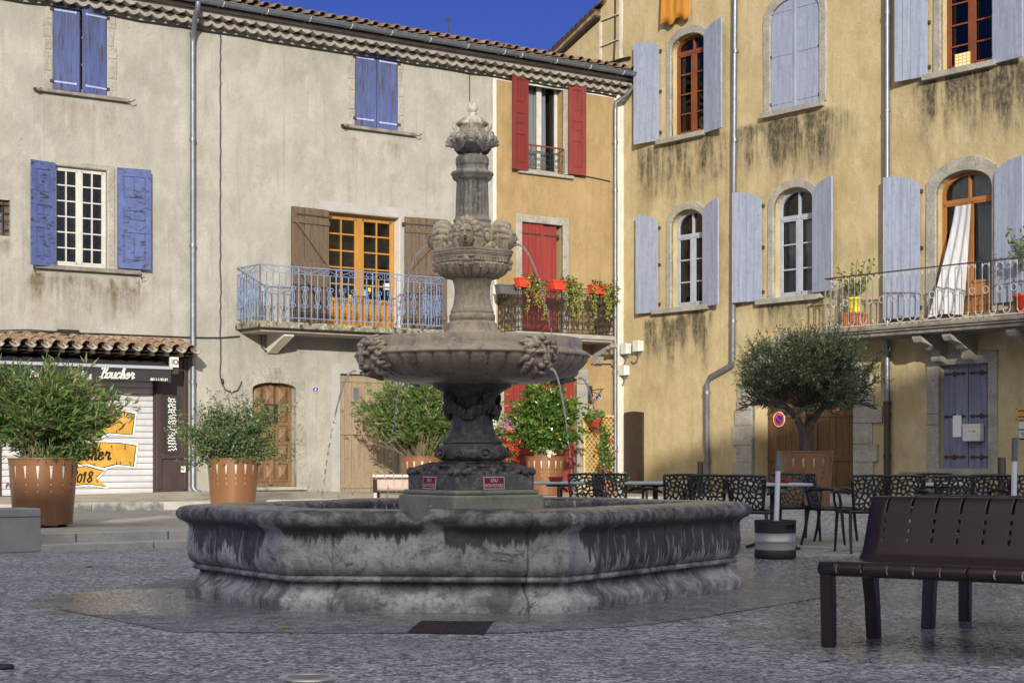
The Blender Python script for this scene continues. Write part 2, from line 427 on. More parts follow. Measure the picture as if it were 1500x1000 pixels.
def window(house, holes, x0, x1, z0, z1, rise=0.0, depth=.2, frame=None, rows=3, lights=2, transom=None, fw=.06,
           bw=.028, sill=None, surround=0.0, panel=0.0, curtain=None, curtain_mat=None, name='window', smat=None, glassy=None, proud=.035, room=.9, glass=True):
    zs = z1-rise
    poly = arch(x0,x1,z0,zs,rise)
    holes.append((poly, depth, room))
    mb = MB(); y = depth-.02
    mb.add([(x,y,z) for x,z in poly], [list(range(len(poly)))])
    w = mb.build(name, m_glass, house)
    f = MB(); fr = frame
    f.ring(poly, inset_poly(poly, fw), y-.045, y+.03)
    xm = (x0+x1)/2
    top = lambda x: zs + rise*max(0.0, 1-((x-xm)/((x1-x0)/2))**2)**.45 if rise > 0 else z1
    zt = transom if transom else z1
    if lights == 2:
        f.box(xm-fw*.75, xm+fw*.75, y-.055, y+.02, z0+fw, (zt if transom else top(xm)-fw*.8))
        if transom and rise>0: f.box(xm-bw*.7, xm+bw*.7, y-.05, y+.02, zt, top(xm)-fw*.8)
    if transom: f.box(x0+fw*.9, x1-fw*.9, y-.06, y+.025, zt-fw*.6, zt+fw*.6)
    halves = [(x0+fw, xm-fw*.75),(xm+fw*.75, x1-fw)] if lights == 2 else [(x0+fw,x1-fw)]
    zb = z0+fw+panel
    for a,b in halves:
        zz1 = (zt-fw*.6) if transom else (z1-fw if rise<=0 else zs+rise*.55)
        s_ = fw*.55
        for (p,q,r_,t_) in ((a,a+s_,zb,zz1),(b-s_,b,zb,zz1),(a,b,zz1-s_,zz1),(a,b,zb,zb+s_*1.3)):
            f.box(p,q,y-.05,y-.02,r_,t_)
        for k in range(1, rows):
            zz = zb + (zz1-zb)*k/rows
            f.box(a+s_,b-s_,y-.047,y-.015,zz-bw/2,zz+bw/2)
        if lights == 2 and rows >= 4 and frame is not m_redbrown:
            f.box((a+b)/2-bw/2,(a+b)/2+bw/2,y-.044,y-.014,zb+s_,zz1-s_)
        if panel:
            f.box(a,b,y-.03,y-.005,z0+fw,zb); f.box(a+.06,b-.06,y-.045,y-.03,z0+fw+.07,zb-.07)
    f.build('window_frame', fr, w)
    if curtain:
        c = MB()
        for (a,b,za,zb2) in curtain:
            n = max(8, int((b-a)/.02)); P = []
            for j in range(7):
                z = za+(zb2-za)*j/6
                P.append([(a+(b-a)*i/n, y+.09+.02*math.sin(i*1.5+j*.25)+.008*math.sin(i*3.7), z) for i in range(n+1)])
            c.grid(P)
        c.build('curtain', curtain_mat or m_curtain, w)
    if surround:
        s_ = MB()
        op = arch(x0,x1,z0-.01,zs,rise)
        o2 = []
        rr = random.Random(int(x0*100))
        for i,(x,z) in enumerate(op):
            d = surround*rr.uniform(.92,1.12)
            if i < 2: o2.append((x+(d if x>xm else -d), z0-.01))
            elif rise>0:
                q = math.pi*(i-2)/(len(op)-3)
                o2.append((x+d*math.cos(q), z+d*max(.0,math.sin(q))**.7))
            else: o2.append((x+(d if x>xm else -d), z+d))
        s_.ring(o2, op, -proud, .05)
        s_.build('stone_surround', smat or m_lime, w, mods=[('bevel',.012,1)])
    if sill:
        a,b,h,pr = sill
        k = MB(); k.prism([(a,z0-.005),(b,z0-.005),(b-.01,z0-h),(a+.01,z0-h)], -pr, depth-.05)
        k.build('sill', m_sill if not surround else m_lime, w, mods=[('bevel',.012,1)])
    return w
def shutter(win, x0, x1, z0, z1, kind, hinge, ang, paint, iron=None, y=-.045, top=None, th=.035, straps=True, n=3, label=None):
    """one leaf; hinge 'l' or 'r' side; ang swings the free edge away from the wall (degrees)"""
    w = x1-x0; mb = MB()
    zt = top or (lambda q: z1)
    rr = random.Random(int(x0*977+z0*31))
    sgn = 1 if hinge == 'l' else -1
    def X(q): return q*w if hinge == 'l' else (q-1)*w          # q from left 0..1, origin at hinge
    if kind in ('plank','zbrace'):
        for i in range(n):
            a, b = i/n+.006, (i+1)/n-.006
            dy = rr.uniform(-.004,.004)
            poly = [(X(a),z0-rr.uniform(0,.008)),(X(b),z0-rr.uniform(0,.008))]+[(X(b+(a-b)*k/3), zt(b+(a-b)*k/3)) for k in range(4)]
            mb.prism(poly, -th+dy, dy)
            if i < n-1: mb.box(X(b-.002),X(b+.014),-th*.6,-.006,z0+.01,min(zt(b),zt(b+.01))-.01, 2)
    if kind == 'zbrace':
        h = z1-z0
        for zz in (z0+h*.10, z0+h*.50, z0+h*.88):
            mb.box(X(.01),X(.99),-th-.028,-th+.003,zz-.045,zz+.045)
        for za,zb in ((z0+h*.12,z0+h*.47),(z0+h*.52,z0+h*.86)):
            p,q = ((X(.12),-th-.012,zb),(X(.9),-th-.012,za)) if hinge=='r' else ((X(.1),-th-.012,za),(X(.88),-th-.012,zb))
            mb.bar(p,q,.07,.026)
    if kind == 'panel':
        s_ = .11 if w > .4 else .085
        mb.box(X(0)+.001,X(0)+s_,-th,0,z0,z1); mb.box(X(1)-s_,X(1)-.001,-th,0,z0,z1)
        zr = [z0,z0+.16]; h = z1-z0
        cuts = [0,.40,.62,1.0] if straps != 'two' else [0,.5,1.0]
        rails = [z0+h*c for c in cuts]
        for i,zc in enumerate(rails):
            a = max(z0,zc-.075 if 0<i<len(rails)-1 else (zc if i==0 else zc-.15)); b = min(z1, zc+.075 if 0<i<len(rails)-1 else (zc+.15 if i==0 else zc))
            mb.box(X(0)+s_,X(1)-s_,-th,0,a,b)
        mb.box(X(0)+s_*.9,X(1)-s_*.9,-th*.5,-.004,z0+.1,z1-.1)
        for i in range(len(rails)-1):
            a,b = rails[i]+.17, rails[i+1]-(.17 if i==len(rails)-2 else .10)
            if b-a > .12:
                k = 2
                for q in range(k):
                    xa = X(0)+s_+.02+(w-2*s_-.04)*q/k+.006; xb = X(0)+s_+.02+(w-2*s_-.04)*(q+1)/k-.006
                    mb.box(xa,xb,-th*.85,-th*.4,a,b)
    if straps and kind != 'zbrace':
        for zz in ((z0+.12, z1-.14) if kind=='plank' and straps is not True else ()) : pass
    if straps is True:
        hs = [z0+.13,(z0+z1)/2,z1-.22] if (z1-z0) > 1.75 and kind=='plank' else [z0+.13, z1-.15]
        for zz in hs:
            a = X(0) if hinge=='l' else X(1)
            e = a+sgn*w*.84
            mb.box(a-sgn*.03,e,-th-.010,-th+.002,zz-.016,zz+.016,1)
            mb.ball((e,-th-.006,zz),(.03,.006,.026),1,8,5)
            mb.box(a-sgn*.06,a+sgn*.02,-th-.02,-th+.02,zz-.03,zz+.03,3)
            mb.ball((a+sgn*w*.3,-th-.012,zz),(.012,.008,.012),1,6,4); mb.ball((a+sgn*w*.55,-th-.012,zz),(.012,.008,.012),1,6,4)
    hx = x0 if hinge=='l' else x1
    o = mb.build('shutter', [paint, iron or m_iron, m_dark, m_rustiron], win, (hx, y, 0), (0,0,-R(ang) if hinge=='l' else R(ang)))
    if label: o['label'] = label
    return o
def scroll(c, r, turns, a0, sgn=1, n=10):
    """spiral in x,z ending at centre c"""
    return [(c[0]+r*(1-.82*i/n)*math.cos(a0+sgn*turns*2*math.pi*i/n), c[1]+r*(1-.82*i/n)*math.sin(a0+sgn*turns*2*math.pi*i/n)) for i in range(n+1)]
class Panel:
    """railing panel from plan point p to q (facade frame), lifting (s,h) into 3-D"""
    def __init__(s, p, q, z): s.p, s.q, s.z = V(p), V(q), z; s.len = (s.q-s.p).length; s.d = (s.q-s.p)/s.len
    def P(s, a, h): t = s.p+s.d*a; return (t.x, t.y, s.z+h)
    def line(s, mb, pts, r=.007, n=4, m=0): mb.tube([s.P(a,h) for a,h in pts], r, n, m, smooth=False)
    def bar(s, mb, a0, h0, a1, h1, w=.014, d=.014, m=0): mb.bar(s.P(a0,h0), s.P(a1,h1), w, d, m)
def pipe(house, pts, r, m, clips=(), name='downpipe', n=10):
    mb = MB(); mb.tube(pts, r, n, 0)
    for (c, ax) in clips:
        a = V(c); d = V(ax)*.035
        mb.tube([a-d,a+d], r*1.22, n, 0)
        mb.box(a.x-r*.3,a.x+r*.3,a.y,a.y+r*2.2,a.z-.012,a.z+.012)
    return mb.build(name, m, house)
def barrel(mb, p, q, r0, r1, up, th=.014, m=0, n=7, flip=False):
    """half-round tile from p (upper end) to q (lower end)"""
    p, q, up = V(p), V(q), V(up); t = (q-p).normalized(); x = t.cross(up).normalized(); u = x.cross(t).normalized()
    if flip: u = -u
    rows = []
    for (c, r) in ((p,r0),(q,r1),(q,r1-th),(p,r0-th)):
        rows.append([c + x*math.cos(math.pi*k/n)*r + u*math.sin(math.pi*k/n)*r*.85 for k in range(n+1)])
    mb.grid(rows, m, True)
# ================================================================ cream house (left facade)
XB = L_(722,300)[0]                 # party line cream / ochre
cream = thing('cream_house', 'cream plastered terraced house with blue shutters and a butcher shop at street level', 'house', (C.x,C.y,0), AL)
hc = []
zl = lambda px,py,off=0: L_(px,py,off)[1]
xl = lambda px,off=0: L_(px,400,off)[0]
# closed blue shutters, top left
def closed_window(house, holes, pl, pr, ytop, ybot, srl, srr, syt, sill, ajar, lab):
    x0,x1 = xl(pl),xl(pr); z0,z1 = zl(pl,ybot),zl(pl,ytop)
    w = window(house, holes, x0,x1,z0,z1, depth=.22, frame=m_winwhite, rows=3)
    s_ = MB(); s2 = MB(); a,b,c = xl(srl),xl(srr),zl(srl,syt)
    rr = random.Random(5)
    zz = z0-.02
    while zz < z1:                                   # ragged bare stone either side
        h = rr.uniform(.22,.4); e = min(zz+h, z1+.02)
        s_.box(x0-rr.uniform(.6,1.1)*(x0-a), x0, -.012, .06, zz+.004, e); s2.box(x1, x1+rr.uniform(.7,1.1)*(b-x1), -.012,.06, zz+.004, e)
        zz = e
    for q_ in (s_,s2): q_.build('stone_jamb', m_lime, w, mods=[('bevel',.02,1)])
    k = MB(); k.box(sill[0],sill[1],-.10,.15,z0-.075,z0-.012); k.box(sill[0]-.03,sill[0]+.0,-.14,-.06,z0-.06,z0-.03,1)
    for e in (sill[0],sill[1]): k.tube([(e,-.08,z0-.05),(e+.02,-.14,z0-.08),(e+.09,-.17,z0-.03)],.012,5,1)
    k.build('sill', [m_sill,m_iron], w, mods=[('bevel',.015,1)])
    xm = (x0+x1)/2
    shutter(w, x0+.005, xm-.006, z0+.02, z1-.01, 'plank','l', 0, m_blue, m_blue_iron, y=.035, n=3)
    shutter(w, xm+.006, x1-.005, z0+.0, z1-.02, 'plank','r', ajar, m_blue, m_blue_iron, y=.035, n=3)
    return w
closed_window(cream, hc, 77,157, 1,131, 62,171, 0, (xl(49),xl(186)), 9, '')
closed_window(cream, hc, 520,583, 72,184, 508,592, 70, (xl(499),xl(606)), 0, '')
# open window with blue panelled shutters
x0,x1,z0,z1 = xl(79),xl(157),zl(79,388),zl(79,242)
w = window(cream, hc, x0,x1,z0,z1, depth=.14, frame=m_winwhite, rows=6, fw=.05, bw=.024)
s_ = MB(); s_.ring([(x0-.06,z0),(x1+.16,z0),(x1+.16,z1+.10),(x0-.06,z1+.10)],[(x0,z0),(x1,z0),(x1,z1),(x0,z1)],-.012,.05); s_.build('stone_surround', m_lime, w, mods=[('bevel',.02,1)])
k = MB(); k.box(xl(50),xl(203),-.11,.12,z0-.085,z0-.01)
for e in (xl(47),xl(203)): k.tube([(e,-.08,z0-.06),(e-.01,-.14,z0-.16),(e+.05,-.16,z0-.13)],.012,5,1)
k.build('sill', [m_sill,m_iron], w, mods=[('bevel',.015,1)])
shutter(w, xl(38), x0-.01, z0-.04, z1+.03, 'panel','r', 14, m_blue2, y=-.05, straps=False)
shutter(w, xl(170), xl(217), zl(170,393), zl(170,246), 'panel','l', 6, m_blue2, y=-.05, straps=False)
# small grilled window at the edge of the frame
x0,x1,z0,z1 = xl(-34),xl(15),zl(10,346),zl(10,293)
w = window(cream, hc, x0,x1,z0,z1, depth=.16, frame=m_brown, rows=2, fw=.05, curtain=[(x0+.05,x1-.05,z0,z0+.45)])
g = MB()
for i in range(6): g.bar((x0+(x1-x0)*i/5,.05,z0),(x0+(x1-x0)*i/5,.05,z1),.014,.014)
for zz in (z0+.12,z0+.42,z1-.08): g.bar((x0,.045,zz),(x1,.045,zz),.014,.02)
for i in range(5): g.tube([(p[0],.04,p[1]) for p in scroll((x0+(x1-x0)*(i+.5)/5,z0+.25),.06,1.2,0)],.006,4)
g.build('window_grille', m_iron, w)
# balcony french window, honey wood
x0,x1,z0,z1 = xl(479),xl(586),zl(479,474),zl(479,308)
w = window(cream, hc, x0,x1,z0,z1, depth=.26, frame=m_yellowwood, rows=5, fw=.085, bw=.03, panel=.42, name='french_window')
s_ = MB(); s_.box(xl(467),xl(598),-.012,.1,z1-.0,z1+.19); s_.box(x1,x1+.10,-.012,.1,z0,z1); s_.box(x1-.012,x1,.0,.24,z0,z1,1); s_.box(x0,x1-.012,.0,.2,z1-.012,z1,1)
s_.build('cement_surround', [m_grey_render, m_white], w)
dmats = [mat('drawing_blue',(.1,.4,.7)), m_paper, mat('drawing_yellow',(.7,.5,.05)), mat('drawing_black',(.03,.03,.04))]
for i in range(12):
    tp = MB()
    a = rnd.uniform(x0+.45,x1-.25); b = z0+.45+rnd.uniform(0,.35)
    tp.box(a,a+rnd.uniform(.06,.16),.232-i*.0015,.2335-i*.0015,b,b+rnd.uniform(.05,.16), 0)
    tp.build('pasted_drawing', dmats[i%4], w)
shutter(w, xl(421), x0-.0, z0+.0, zl(421,303), 'zbrace','r', 5, m_brown, y=-.05, n=6)
shutter(w, xl(590), xl(648), z0, zl(590,318), 'zbrace','l', 7, m_brown, y=-.05, n=6)
# arched front door
x0,x1 = xl(369),xl(433); z0 = zl(433,712); zs = zl(433,571); z1 = zl(401,560)
poly = arch(x0,x1,z0,zs,z1-zs,14); hc.append((poly,.24,.5))
d = MB(); y = .16
d.prism(poly,y,y+.05)
xm = (x0+x1)/2; wd = x1-x0; H = zs-z0
d.box(xm-.05,xm+.05,y-.045,y,z0+.04,z1-.05)
for c in range(3):
    a = x0+.07+(wd-.14)*c/3+.03; b = x0+.07+(wd-.14)*(c+1)/3-.03
    for r_ in range(5):
        if c == 1 and r_ == 3: continue
        za = z0+.10+(H-.02)*r_/5+.03; zb = z0+.10+(H-.02)*(r_+1)/5-.03
        if r_ == 4: zb += .02
        cx, cz = (a+b)/2,(za+zb)/2
        d.add([(a,y,za),(b,y,za),(b,y,zb),(a,y,zb),(cx-.02,y-.06,cz-.02),(cx+.02,y-.06,cz-.02),(cx+.02,y-.06,cz+.02),(cx-.02,y-.06,cz+.02)],
              [(0,1,5,4),(1,2,6,5),(2,3,7,6),(3,0,4,7),(4,5,6,7)])
        d.ring([(a-.03,za-.03),(b+.03,za-.03),(b+.03,zb+.03),(a-.03,zb+.03)],[(a,za),(b,za),(b,zb),(a,zb)],y-.03,y)
door = d.build('door', m_oak, cream)
gp = MB(); za = z0+.10+(H-.02)*3/5+.05; zb = z0+.10+(H-.02)*4/5-.01; a = x0+.07+(wd-.14)/3+.02; b = x0+.07+(wd-.14)*2/3-.02
gp.box(a,b,y-.012,y-.002,za,zb); gp.ring([(a-.03,za-.03),(b+.03,za-.03),(b+.03,zb+.03),(a-.03,zb+.03)],[(a,za),(b,za),(b,zb),(a,zb)],y-.05,y-.001,1)
for i in range(3): gp.tube([(p[0],y-.03,p[1]) for p in scroll((a+(b-a)*(i+.5)/3,(za+zb)/2),.07,1.5,i)],.008,4,1)
gp.build('door_window', [m_dark,m_iron], door)
hd = MB(); hd.ball((x1-.12,y-.07,z0+.95),.03,0); hd.build('handle', m_iron, door); hd = MB(); hd.box(xm-.11,xm+.11,y-.055,y-.04,z0+.62,z0+.68,0); hd.build('letter_slot', m_iron, door)
s_ = MB(); op = arch(x0,x1,z0,zs,z1-zs,14); rr = random.Random(3); o2 = []
for i,(x,z) in enumerate(op):
    dd = rr.uniform(.17,.24)
    if i<2: o2.append((x+(.26 if x>xm else -.26), z))
    else:
        q = math.pi*(i-2)/14; o2.append((x+dd*math.cos(q), z+dd*math.sin(q)**.6+.04))
s_.ring(o2,op,-.03,.06)
s_.box(x1-.0,x1+.30,-.045,.05,z0-.02,z0+.28); s_.box(x0-.30,x0,-.045,.05,z0-.02,z0+.28)
s_.prism([(xm-.08,z1-.01),(xm+.08,z1-.01),(xm+.11,z1+.29),(xm-.11,z1+.29)],-.06,.05)
s_.tube([(xm-.02,-.065,z1+.2),(xm+.03,-.068,z1+.22),(xm,-.068,z1+.15),(xm+.03,-.068,z1+.1),(xm-.03,-.066,z1+.08)],.012,5)
s_.build('stone_surround', m_lime, door, mods=[('bevel',.02,2)])
st = MB(); st.box(x0-.05,x1+.12,-.28,.2,z0-.07,z0-.004); st.box(x0-.03,x1+.42,-.16,.0,z0-.14,z0-.074); st.build('doorstep', m_lime, door, mods=[('bevel',.015,2)])
# plank garage door behind the fountain
x0,x1 = xl(498),xl(585); z0,z1 = zl(500,722),zl(498,547)
hc.append(([(x0,z0),(x1,z0),(x1,z1),(x0,z1)],.14,.3))
g = MB(); n = 9
for i in range(n): g.box(x0+(x1-x0)*i/n+.004,x0+(x1-x0)*(i+1)/n-.004,.08+rnd.uniform(-.003,.003),.13,z0,z1-.005)
zz = zl(498,634); g.box(x0,x1,.055,.08,zz-.03,zz+.03); g.box(x0,x1,.06,.085,z1-.16,z1-.08); g.box(x0,x1,.06,.085,z0+.1,z0+.18)
gd = g.build('garage_door', m_grey_wood, cream)
p = MB(); a,b,za,zb = xl(519),xl(528),zl(519,586),zl(519,568)
p.box(a,b,.05,.075,za,zb); p.ring([(a-.03,za-.03),(b+.03,za-.03),(b+.03,zb+.03),(a-.03,zb+.03)],[(a,za),(b,za),(b,zb),(a,zb)],.04,.08,1); p.build('door_window',[m_zinc,m_grey_wood],gd)
s_ = MB(); s_.ring([(xl(485),z0),(x1+.25,z0),(x1+.25,z1+.2),(xl(485),z1+.2)],[(x0,z0),(x1,z0),(x1,z1),(x0,z1)],-.010,.06); s_.build('cement_surround', m_grey_render, gd)
# shop front
sx0,sx1 = -16.2, xl(276); sz0, sz1 = .2, zl(150,500)
hc.append(([(sx0+.2,sz0),(sx1,sz0),(sx1,sz1-.1),(sx0+.2,sz1-.1)],.16,.3))
xa, xb = xl(4), xl(227)
m = MB(); zz = zl(115,723)-.02; zr = zz; i = 0
while zz < sz1-.3:
    P = []
    for k in range(5):
        q = k/4; P.append([(x, .10-.007*math.sin(math.pi*q)**.5, zz+.118*q) for x in (xa,xb)])
    m.grid(P,0,False); m.box(xa,xb,.090,.108,zz-.005,zz+.005,1); zz += .118
rs = m.build('roller_shutter', [m_slat, m_zinc], cream)
r_ = MB(); r_.box(xa-.07,xa,.06,.15,.2,sz1-.12); r_.box(xb,xb+.05,.03,.15,.2,sz1-.12); r_.build('shutter_rail', m_shopwood, rs)
# the painted lettering on the roller shutter
STROKES = {  # handwriting strokes, unit = x-height
 'B': [[(.05,.1),(.25,0),(.3,.8),(.42,1.75)],[(-.15,1.5),(.3,1.95),(.85,1.75),(.75,1.15),(.4,.95),(.95,.75),(.85,.05),(.3,-.05),(-.1,.15)]],
 'o': [[(.45,.9),(.1,.75),(.05,.2),(.3,0),(.6,.3),(.55,.8),(.4,.92),(.8,.75)]],
 'u': [[(.0,.9),(.05,.2),(.25,0),(.5,.3),(.62,.95)],[(.62,.95),(.58,.15),(.72,.0),(.9,.25)]],
 'c': [[(.6,.75),(.35,.95),(.05,.5),(.2,.05),(.45,.02),(.75,.3)]],
 'h': [[(.0,.3),(.3,1.3),(.3,1.85),(.12,1.8),(.08,0)],[(.08,.45),(.35,.92),(.5,.7),(.5,.12),(.62,0),(.8,.25)]],
 'e': [[(.05,.4),(.5,.6),(.42,.92),(.12,.75),(.1,.2),(.35,.0),(.75,.3)]],
 'r': [[(.0,.5),(.15,1.0),(.2,.8),(.5,.85),(.45,.3),(.55,.02),(.8,.2)]],
 't': [[(.3,1.5),(.2,.2),(.35,0),(.6,.3)],[(.0,1.0),(.55,1.05)]],
 'v': [[(.0,.9),(.2,.05),(.5,.9),(.75,.85)]],
 '2': [[(.05,1.3),(.3,1.7),(.6,1.3),(.05,.05),(.35,.15),(.7,.0)]],
 '0': [[(.35,1.2),(.08,.8),(.1,.2),(.35,0),(.6,.3),(.6,.9),(.35,1.2)]],
 '1': [[(.05,1.0),(.3,1.4),(.3,.0)]],
 '8': [[(.35,.75),(.08,1.15),(.35,1.5),(.6,1.15),(.3,.7),(.05,.3),(.35,0),(.65,.35),(.35,.75)]],
 'N': [[(.0,0),(.1,.9)],[(.1,.9),(.5,.0)],[(.5,.0),(.6,.95)]],
 'P': [[(.0,0),(.1,1)],[(.1,1),(.6,.8),(.1,.45)]], 'a': [[(.5,.7),(.1,.6),(.1,.1),(.45,.2),(.5,.75),(.6,.0)]],
}
def smooth_line(pts, k=5):
    out = []
    n = len(pts)
    for i in range(n-1):
        p0,p1,p2,p3 = V(pts[max(0,i-1)]),V(pts[i]),V(pts[i+1]),V(pts[min(n-1,i+2)])
        for j in range(k):
            t = j/k
            out.append(.5*((2*p1)+(p2-p0)*t+(2*p0-5*p1+4*p2-p3)*t*t+(3*p1-p0-3*p2+p3)*t**3))
    out.append(V(pts[-1])); return out
def write(mb, word, x, z, size, y, w, slant=.25, m=0, slope=0.0, gap=.78):
    for ch in word:
        if ch != ' ':
            for st_ in STROKES[ch]:
                pts = smooth_line(st_)
                L = []
                for p in pts: L.append((x+size*(p.x+slant*p.y), z+size*p.y+slope*(x+size*p.x)))
                for i in range(len(L)-1):
                    a,b = V(L[i]),V(L[i+1])
                    if (b-a).length<1e-6: continue
                    d_ = (b-a).normalized(); nn_ = V((-d_.y,d_.x))
                    ww = w*(.55+.6*abs(d_.y))/2; a2=a-d_*ww*.5; b2=b+d_*ww*.5
                    mb.add([(a2.x-nn_.x*ww,y,a2.y-nn_.y*ww),(b2.x-nn_.x*ww,y,b2.y-nn_.y*ww),(b2.x+nn_.x*ww,y,b2.y+nn_.y*ww),(a2.x+nn_.x*ww,y,a2.y+nn_.y*ww)],[(0,1,2,3)],m)
        x += size*gap*(1.25 if ch in 'BN' else 1.0)
    return x
g = MB()
def blob(px, y, m):
    g.add([(L_(a,b)[0], y, L_(a,b)[1]) for a,b in px],[list(range(len(px)))],m)
def ribbon(px, k):
    cx = sum(p[0] for p in px)/len(px); cy = sum(p[1] for p in px)/len(px)
    gr = lambda e: [(a+(e if a>cx else -e)*.9, b+(e if b>cy else -e)*.8) for a,b in px]
    blob(gr(4.0), .068-k*.004, 2); blob(gr(1.6), .067-k*.004, 1); blob(px, .066-k*.004, 0)
ribbon([(60,596),(110,599),(150,601),(172,601),(199,607),(195,636),(160,633),(140,642),(60,640)],0)
ribbon([(50,652),(90,648),(143,648),(175,649),(201,653),(197,682),(172,679),(140,687),(100,681),(50,690)],1)
ribbon([(60,690),(105,685),(128,683),(142,687),(155,690),(142,698),(157,712),(130,708),(105,711),(60,714)],2)
for a,b,c_,d_ in ((150,603,150,608),(184,604,184,610),(196,612,190,620),(165,652,166,658),(185,652,185,659),(110,652,111,660),(178,676,178,681),(172,676,173,681),(192,676,193,681),(140,679,141,683),(172,630,173,634),(145,706,142,700),(75,600,76,606),(70,655,72,660)):
    p,q = L_(a,b),L_(c_,d_); dx=.012
    g.add([(p[0]-dx,.0525,p[1]),(p[0]+dx,.0525,p[1]),(q[0]+dx*.3,.0525,q[1]),(q[0]-dx*.3,.0525,q[1])],[(0,1,2,3)],1)
sp = (zl(180,668)-zl(100,668))/(xl(180)-xl(100))*0
def gwrite(word, px, py, size, w, gap): a = L_(px,py); write(g, word, a[0], a[1], size, .052, w, .22, 1, 0, gap)
gwrite('Boucher', 92, 673, .155, .034, .86)
gwrite('Votre'.replace('V','v'), 100, 628, .15, .032, .95)
gwrite('N', 110, 688, .09, .022, .9); gwrite('2018', 106, 706, .13, .03, .78); gwrite('Pa', 10, 714, .08, .014, .8)
g.build('graffiti', [m_graff_y, m_graff_k, m_whitepaint], rs)
# dark wooden panel with menu board
xa, xb = xl(228), sx1
p = MB(); p.box(xa+.03,xb,.02,.14,.25,sz1-.12); zt = zl(240,555)
for (a,b,za,zb) in ((xa+.03,xb,.28,.42),(xa+.03,xa+.13,.42,sz1-.2),(xb-.10,xb,.42,sz1-.2),(xa+.13,xb-.1,1.0,1.12)): p.box(a,b,-.012,.02,za,zb)
p.box(xa+.0,xa+.03,-.02,.15,.25,sz1-.12)
sp_ = p.build('shop_panel', m_shopwood, cream, mods=[('bevel',.012,1)])
bx0,bx1,bz0,bz1 = xl(242),xl(261),zl(242,664),zl(242,578)
p = MB(); p.box(bx0,bx1,-.03,-.004,bz0,bz1); mb_ = p.build('menu_board', m_slate, sp_)
p = MB(); zz = bz1-.07; rr = random.Random(8)
while zz > bz0+.03:                      # chalk scribble of the price list
    x = bx0+.03+rr.uniform(0,.03)
    e = bx1-.03-rr.uniform(0,.04)
    pts = []; q = x
    while q < e: pts.append((q, zz+rr.uniform(-.022,.026))); q += rr.uniform(.007,.016)
    for a,b in zip(pts,pts[1:]): p.bar((a[0],-.033,a[1]),(b[0],-.033,b[1]),.004,.013)
    zz -= .054
p.build('chalk_writing', m_whitepaint, mb_)
lk = MB(); a = L_(268,687); lk.box(a[0]-.05,a[0]+.03,-.05,-.012,a[1]-.06,a[1]+.06); lk.build('lock_plate', m_box, sp_)
# tiled canopy over the shop
cz0, cz1, cp = zl(150,498), zl(150,510,.72), .72
t = MB(); per = .292; x = sx0; xe = xl(292,.72)-.12
t.add([(sx0,0,cz0-.03),(xe+.1,0,cz0-.03),(xe+.1,-cp+.06,cz1-.02),(sx0,-cp+.06,cz1-.02)],[(0,1,2,3)],1)
t.add([(sx0,0,cz0-.10),(xe+.1,0,cz0-.10),(xe+.1,-cp+.1,cz1-.08),(sx0,-cp+.1,cz1-.08)],[(3,2,1,0)],1)
rr = random.Random(4)
while x < xe:
    for r_ in range(3):
        q0, q1 = r_/3, (r_+1)/3+.06
        pa = V((x+rr.uniform(-.012,.012), -cp*q0, cz0+(cz1-cz0)*q0+.045-.012*(r_==0))); pb = V((x+rr.uniform(-.014,.014), -cp*min(q1,1.04), cz0+(cz1-cz0)*min(q1,1.04)+.055+rr.uniform(-.006,.006)))
        barrel(t, pa, pb, .085, .105, (0,0,1), .016, 0)
        pa2 = pa+V((per/2,0,.0)); pb2 = pb+V((per/2,.035,-.012)); barrel(t, pa2, pb2, .085, .085, (0,0,1), .02, 2 if r_==2 else 0, flip=True)
    t.box(x-.035+per/2,x+.035+per/2,-cp+.05,-.02,cz1-.10,cz1-.02,1)
    x += per
t.build('tiled_canopy', [m_tile, m_brown_d, m_genoise], cream)
# cloth awning with valance
ax1 = xl(249,.62); az1 = zl(200,522,.3)
aw = MB()
az = zl(249,541,.66); azb = zl(249,559,.66)
aw.add([(sx0,-.12,cz1-.10),(ax1,-.12,cz1-.10),(ax1,-.66,az+.03),(sx0,-.66,az+.03)],[(0,1,2,3)])
aw.add([(ax1,-.12,cz1-.10),(ax1,-.66,az+.03),(ax1,-.66,azb),(ax1,-.12,az-.05)],[(0,1,2,3)])
P = []
for j in range(4): P.append([(sx0+(ax1-sx0)*i/40, -.665-.006*math.sin(i*1.1)*j/3, az+(azb-az)*j/3+.012*math.sin(i*.9)*(j==3)) for i in range(41)])
aw.grid(P)
awn = aw.build('awning', m_awning, cream)
b = MB(); b.box(sx0,ax1+.02,-.70,-.64,az+.0,az+.055); b.build('awning_bar', mat('grey_aluminium',(.42,.43,.47),rough=.35,metal=.3), awn)
p = MB(); a = L_(146,553,.68)
write(p,'Boucher',a[0],a[1]+.0,.108,-.688,.030,.35,0,0,.86); p.build('awning_lettering', m_whitepaint, awn); p = MB()
a = L_(108,555,.68); write(p,'votre',a[0]-.05,a[1]+.0,.095,-.688,.024,.35,0,0,.8); p.build('awning_lettering', m_whitepaint, awn); p = MB()
a = L_(44,553,.68); write(p,'Pa',a[0],a[1]+.02,.10,-.688,.02,.35); a = L_(4,552,.68); write(p,'o e u',a[0],a[1]+.0,.095,-.688,.022,.35); p.build('awning_lettering', m_whitepaint, awn); p = MB()
a = L_(220,557,.68); x = a[0]
for k,ch in enumerate('0475218181'): 
    x = a[0]+k*.036
    p.ring([(x,a[1]),(x+.022,a[1]),(x+.03,a[1]+.045),(x+.008,a[1]+.045)],[(x+.008,a[1]+.009),(x+.015,a[1]+.009),(x+.022,a[1]+.036),(x+.015,a[1]+.036)],-.690,-.688) if ch in '0468' else p.bar((x+.01,-.689,a[1]),(x+.02,-.689,a[1]+.045),.004,.012)
p.build('awning_lettering', m_whitepaint, awn)
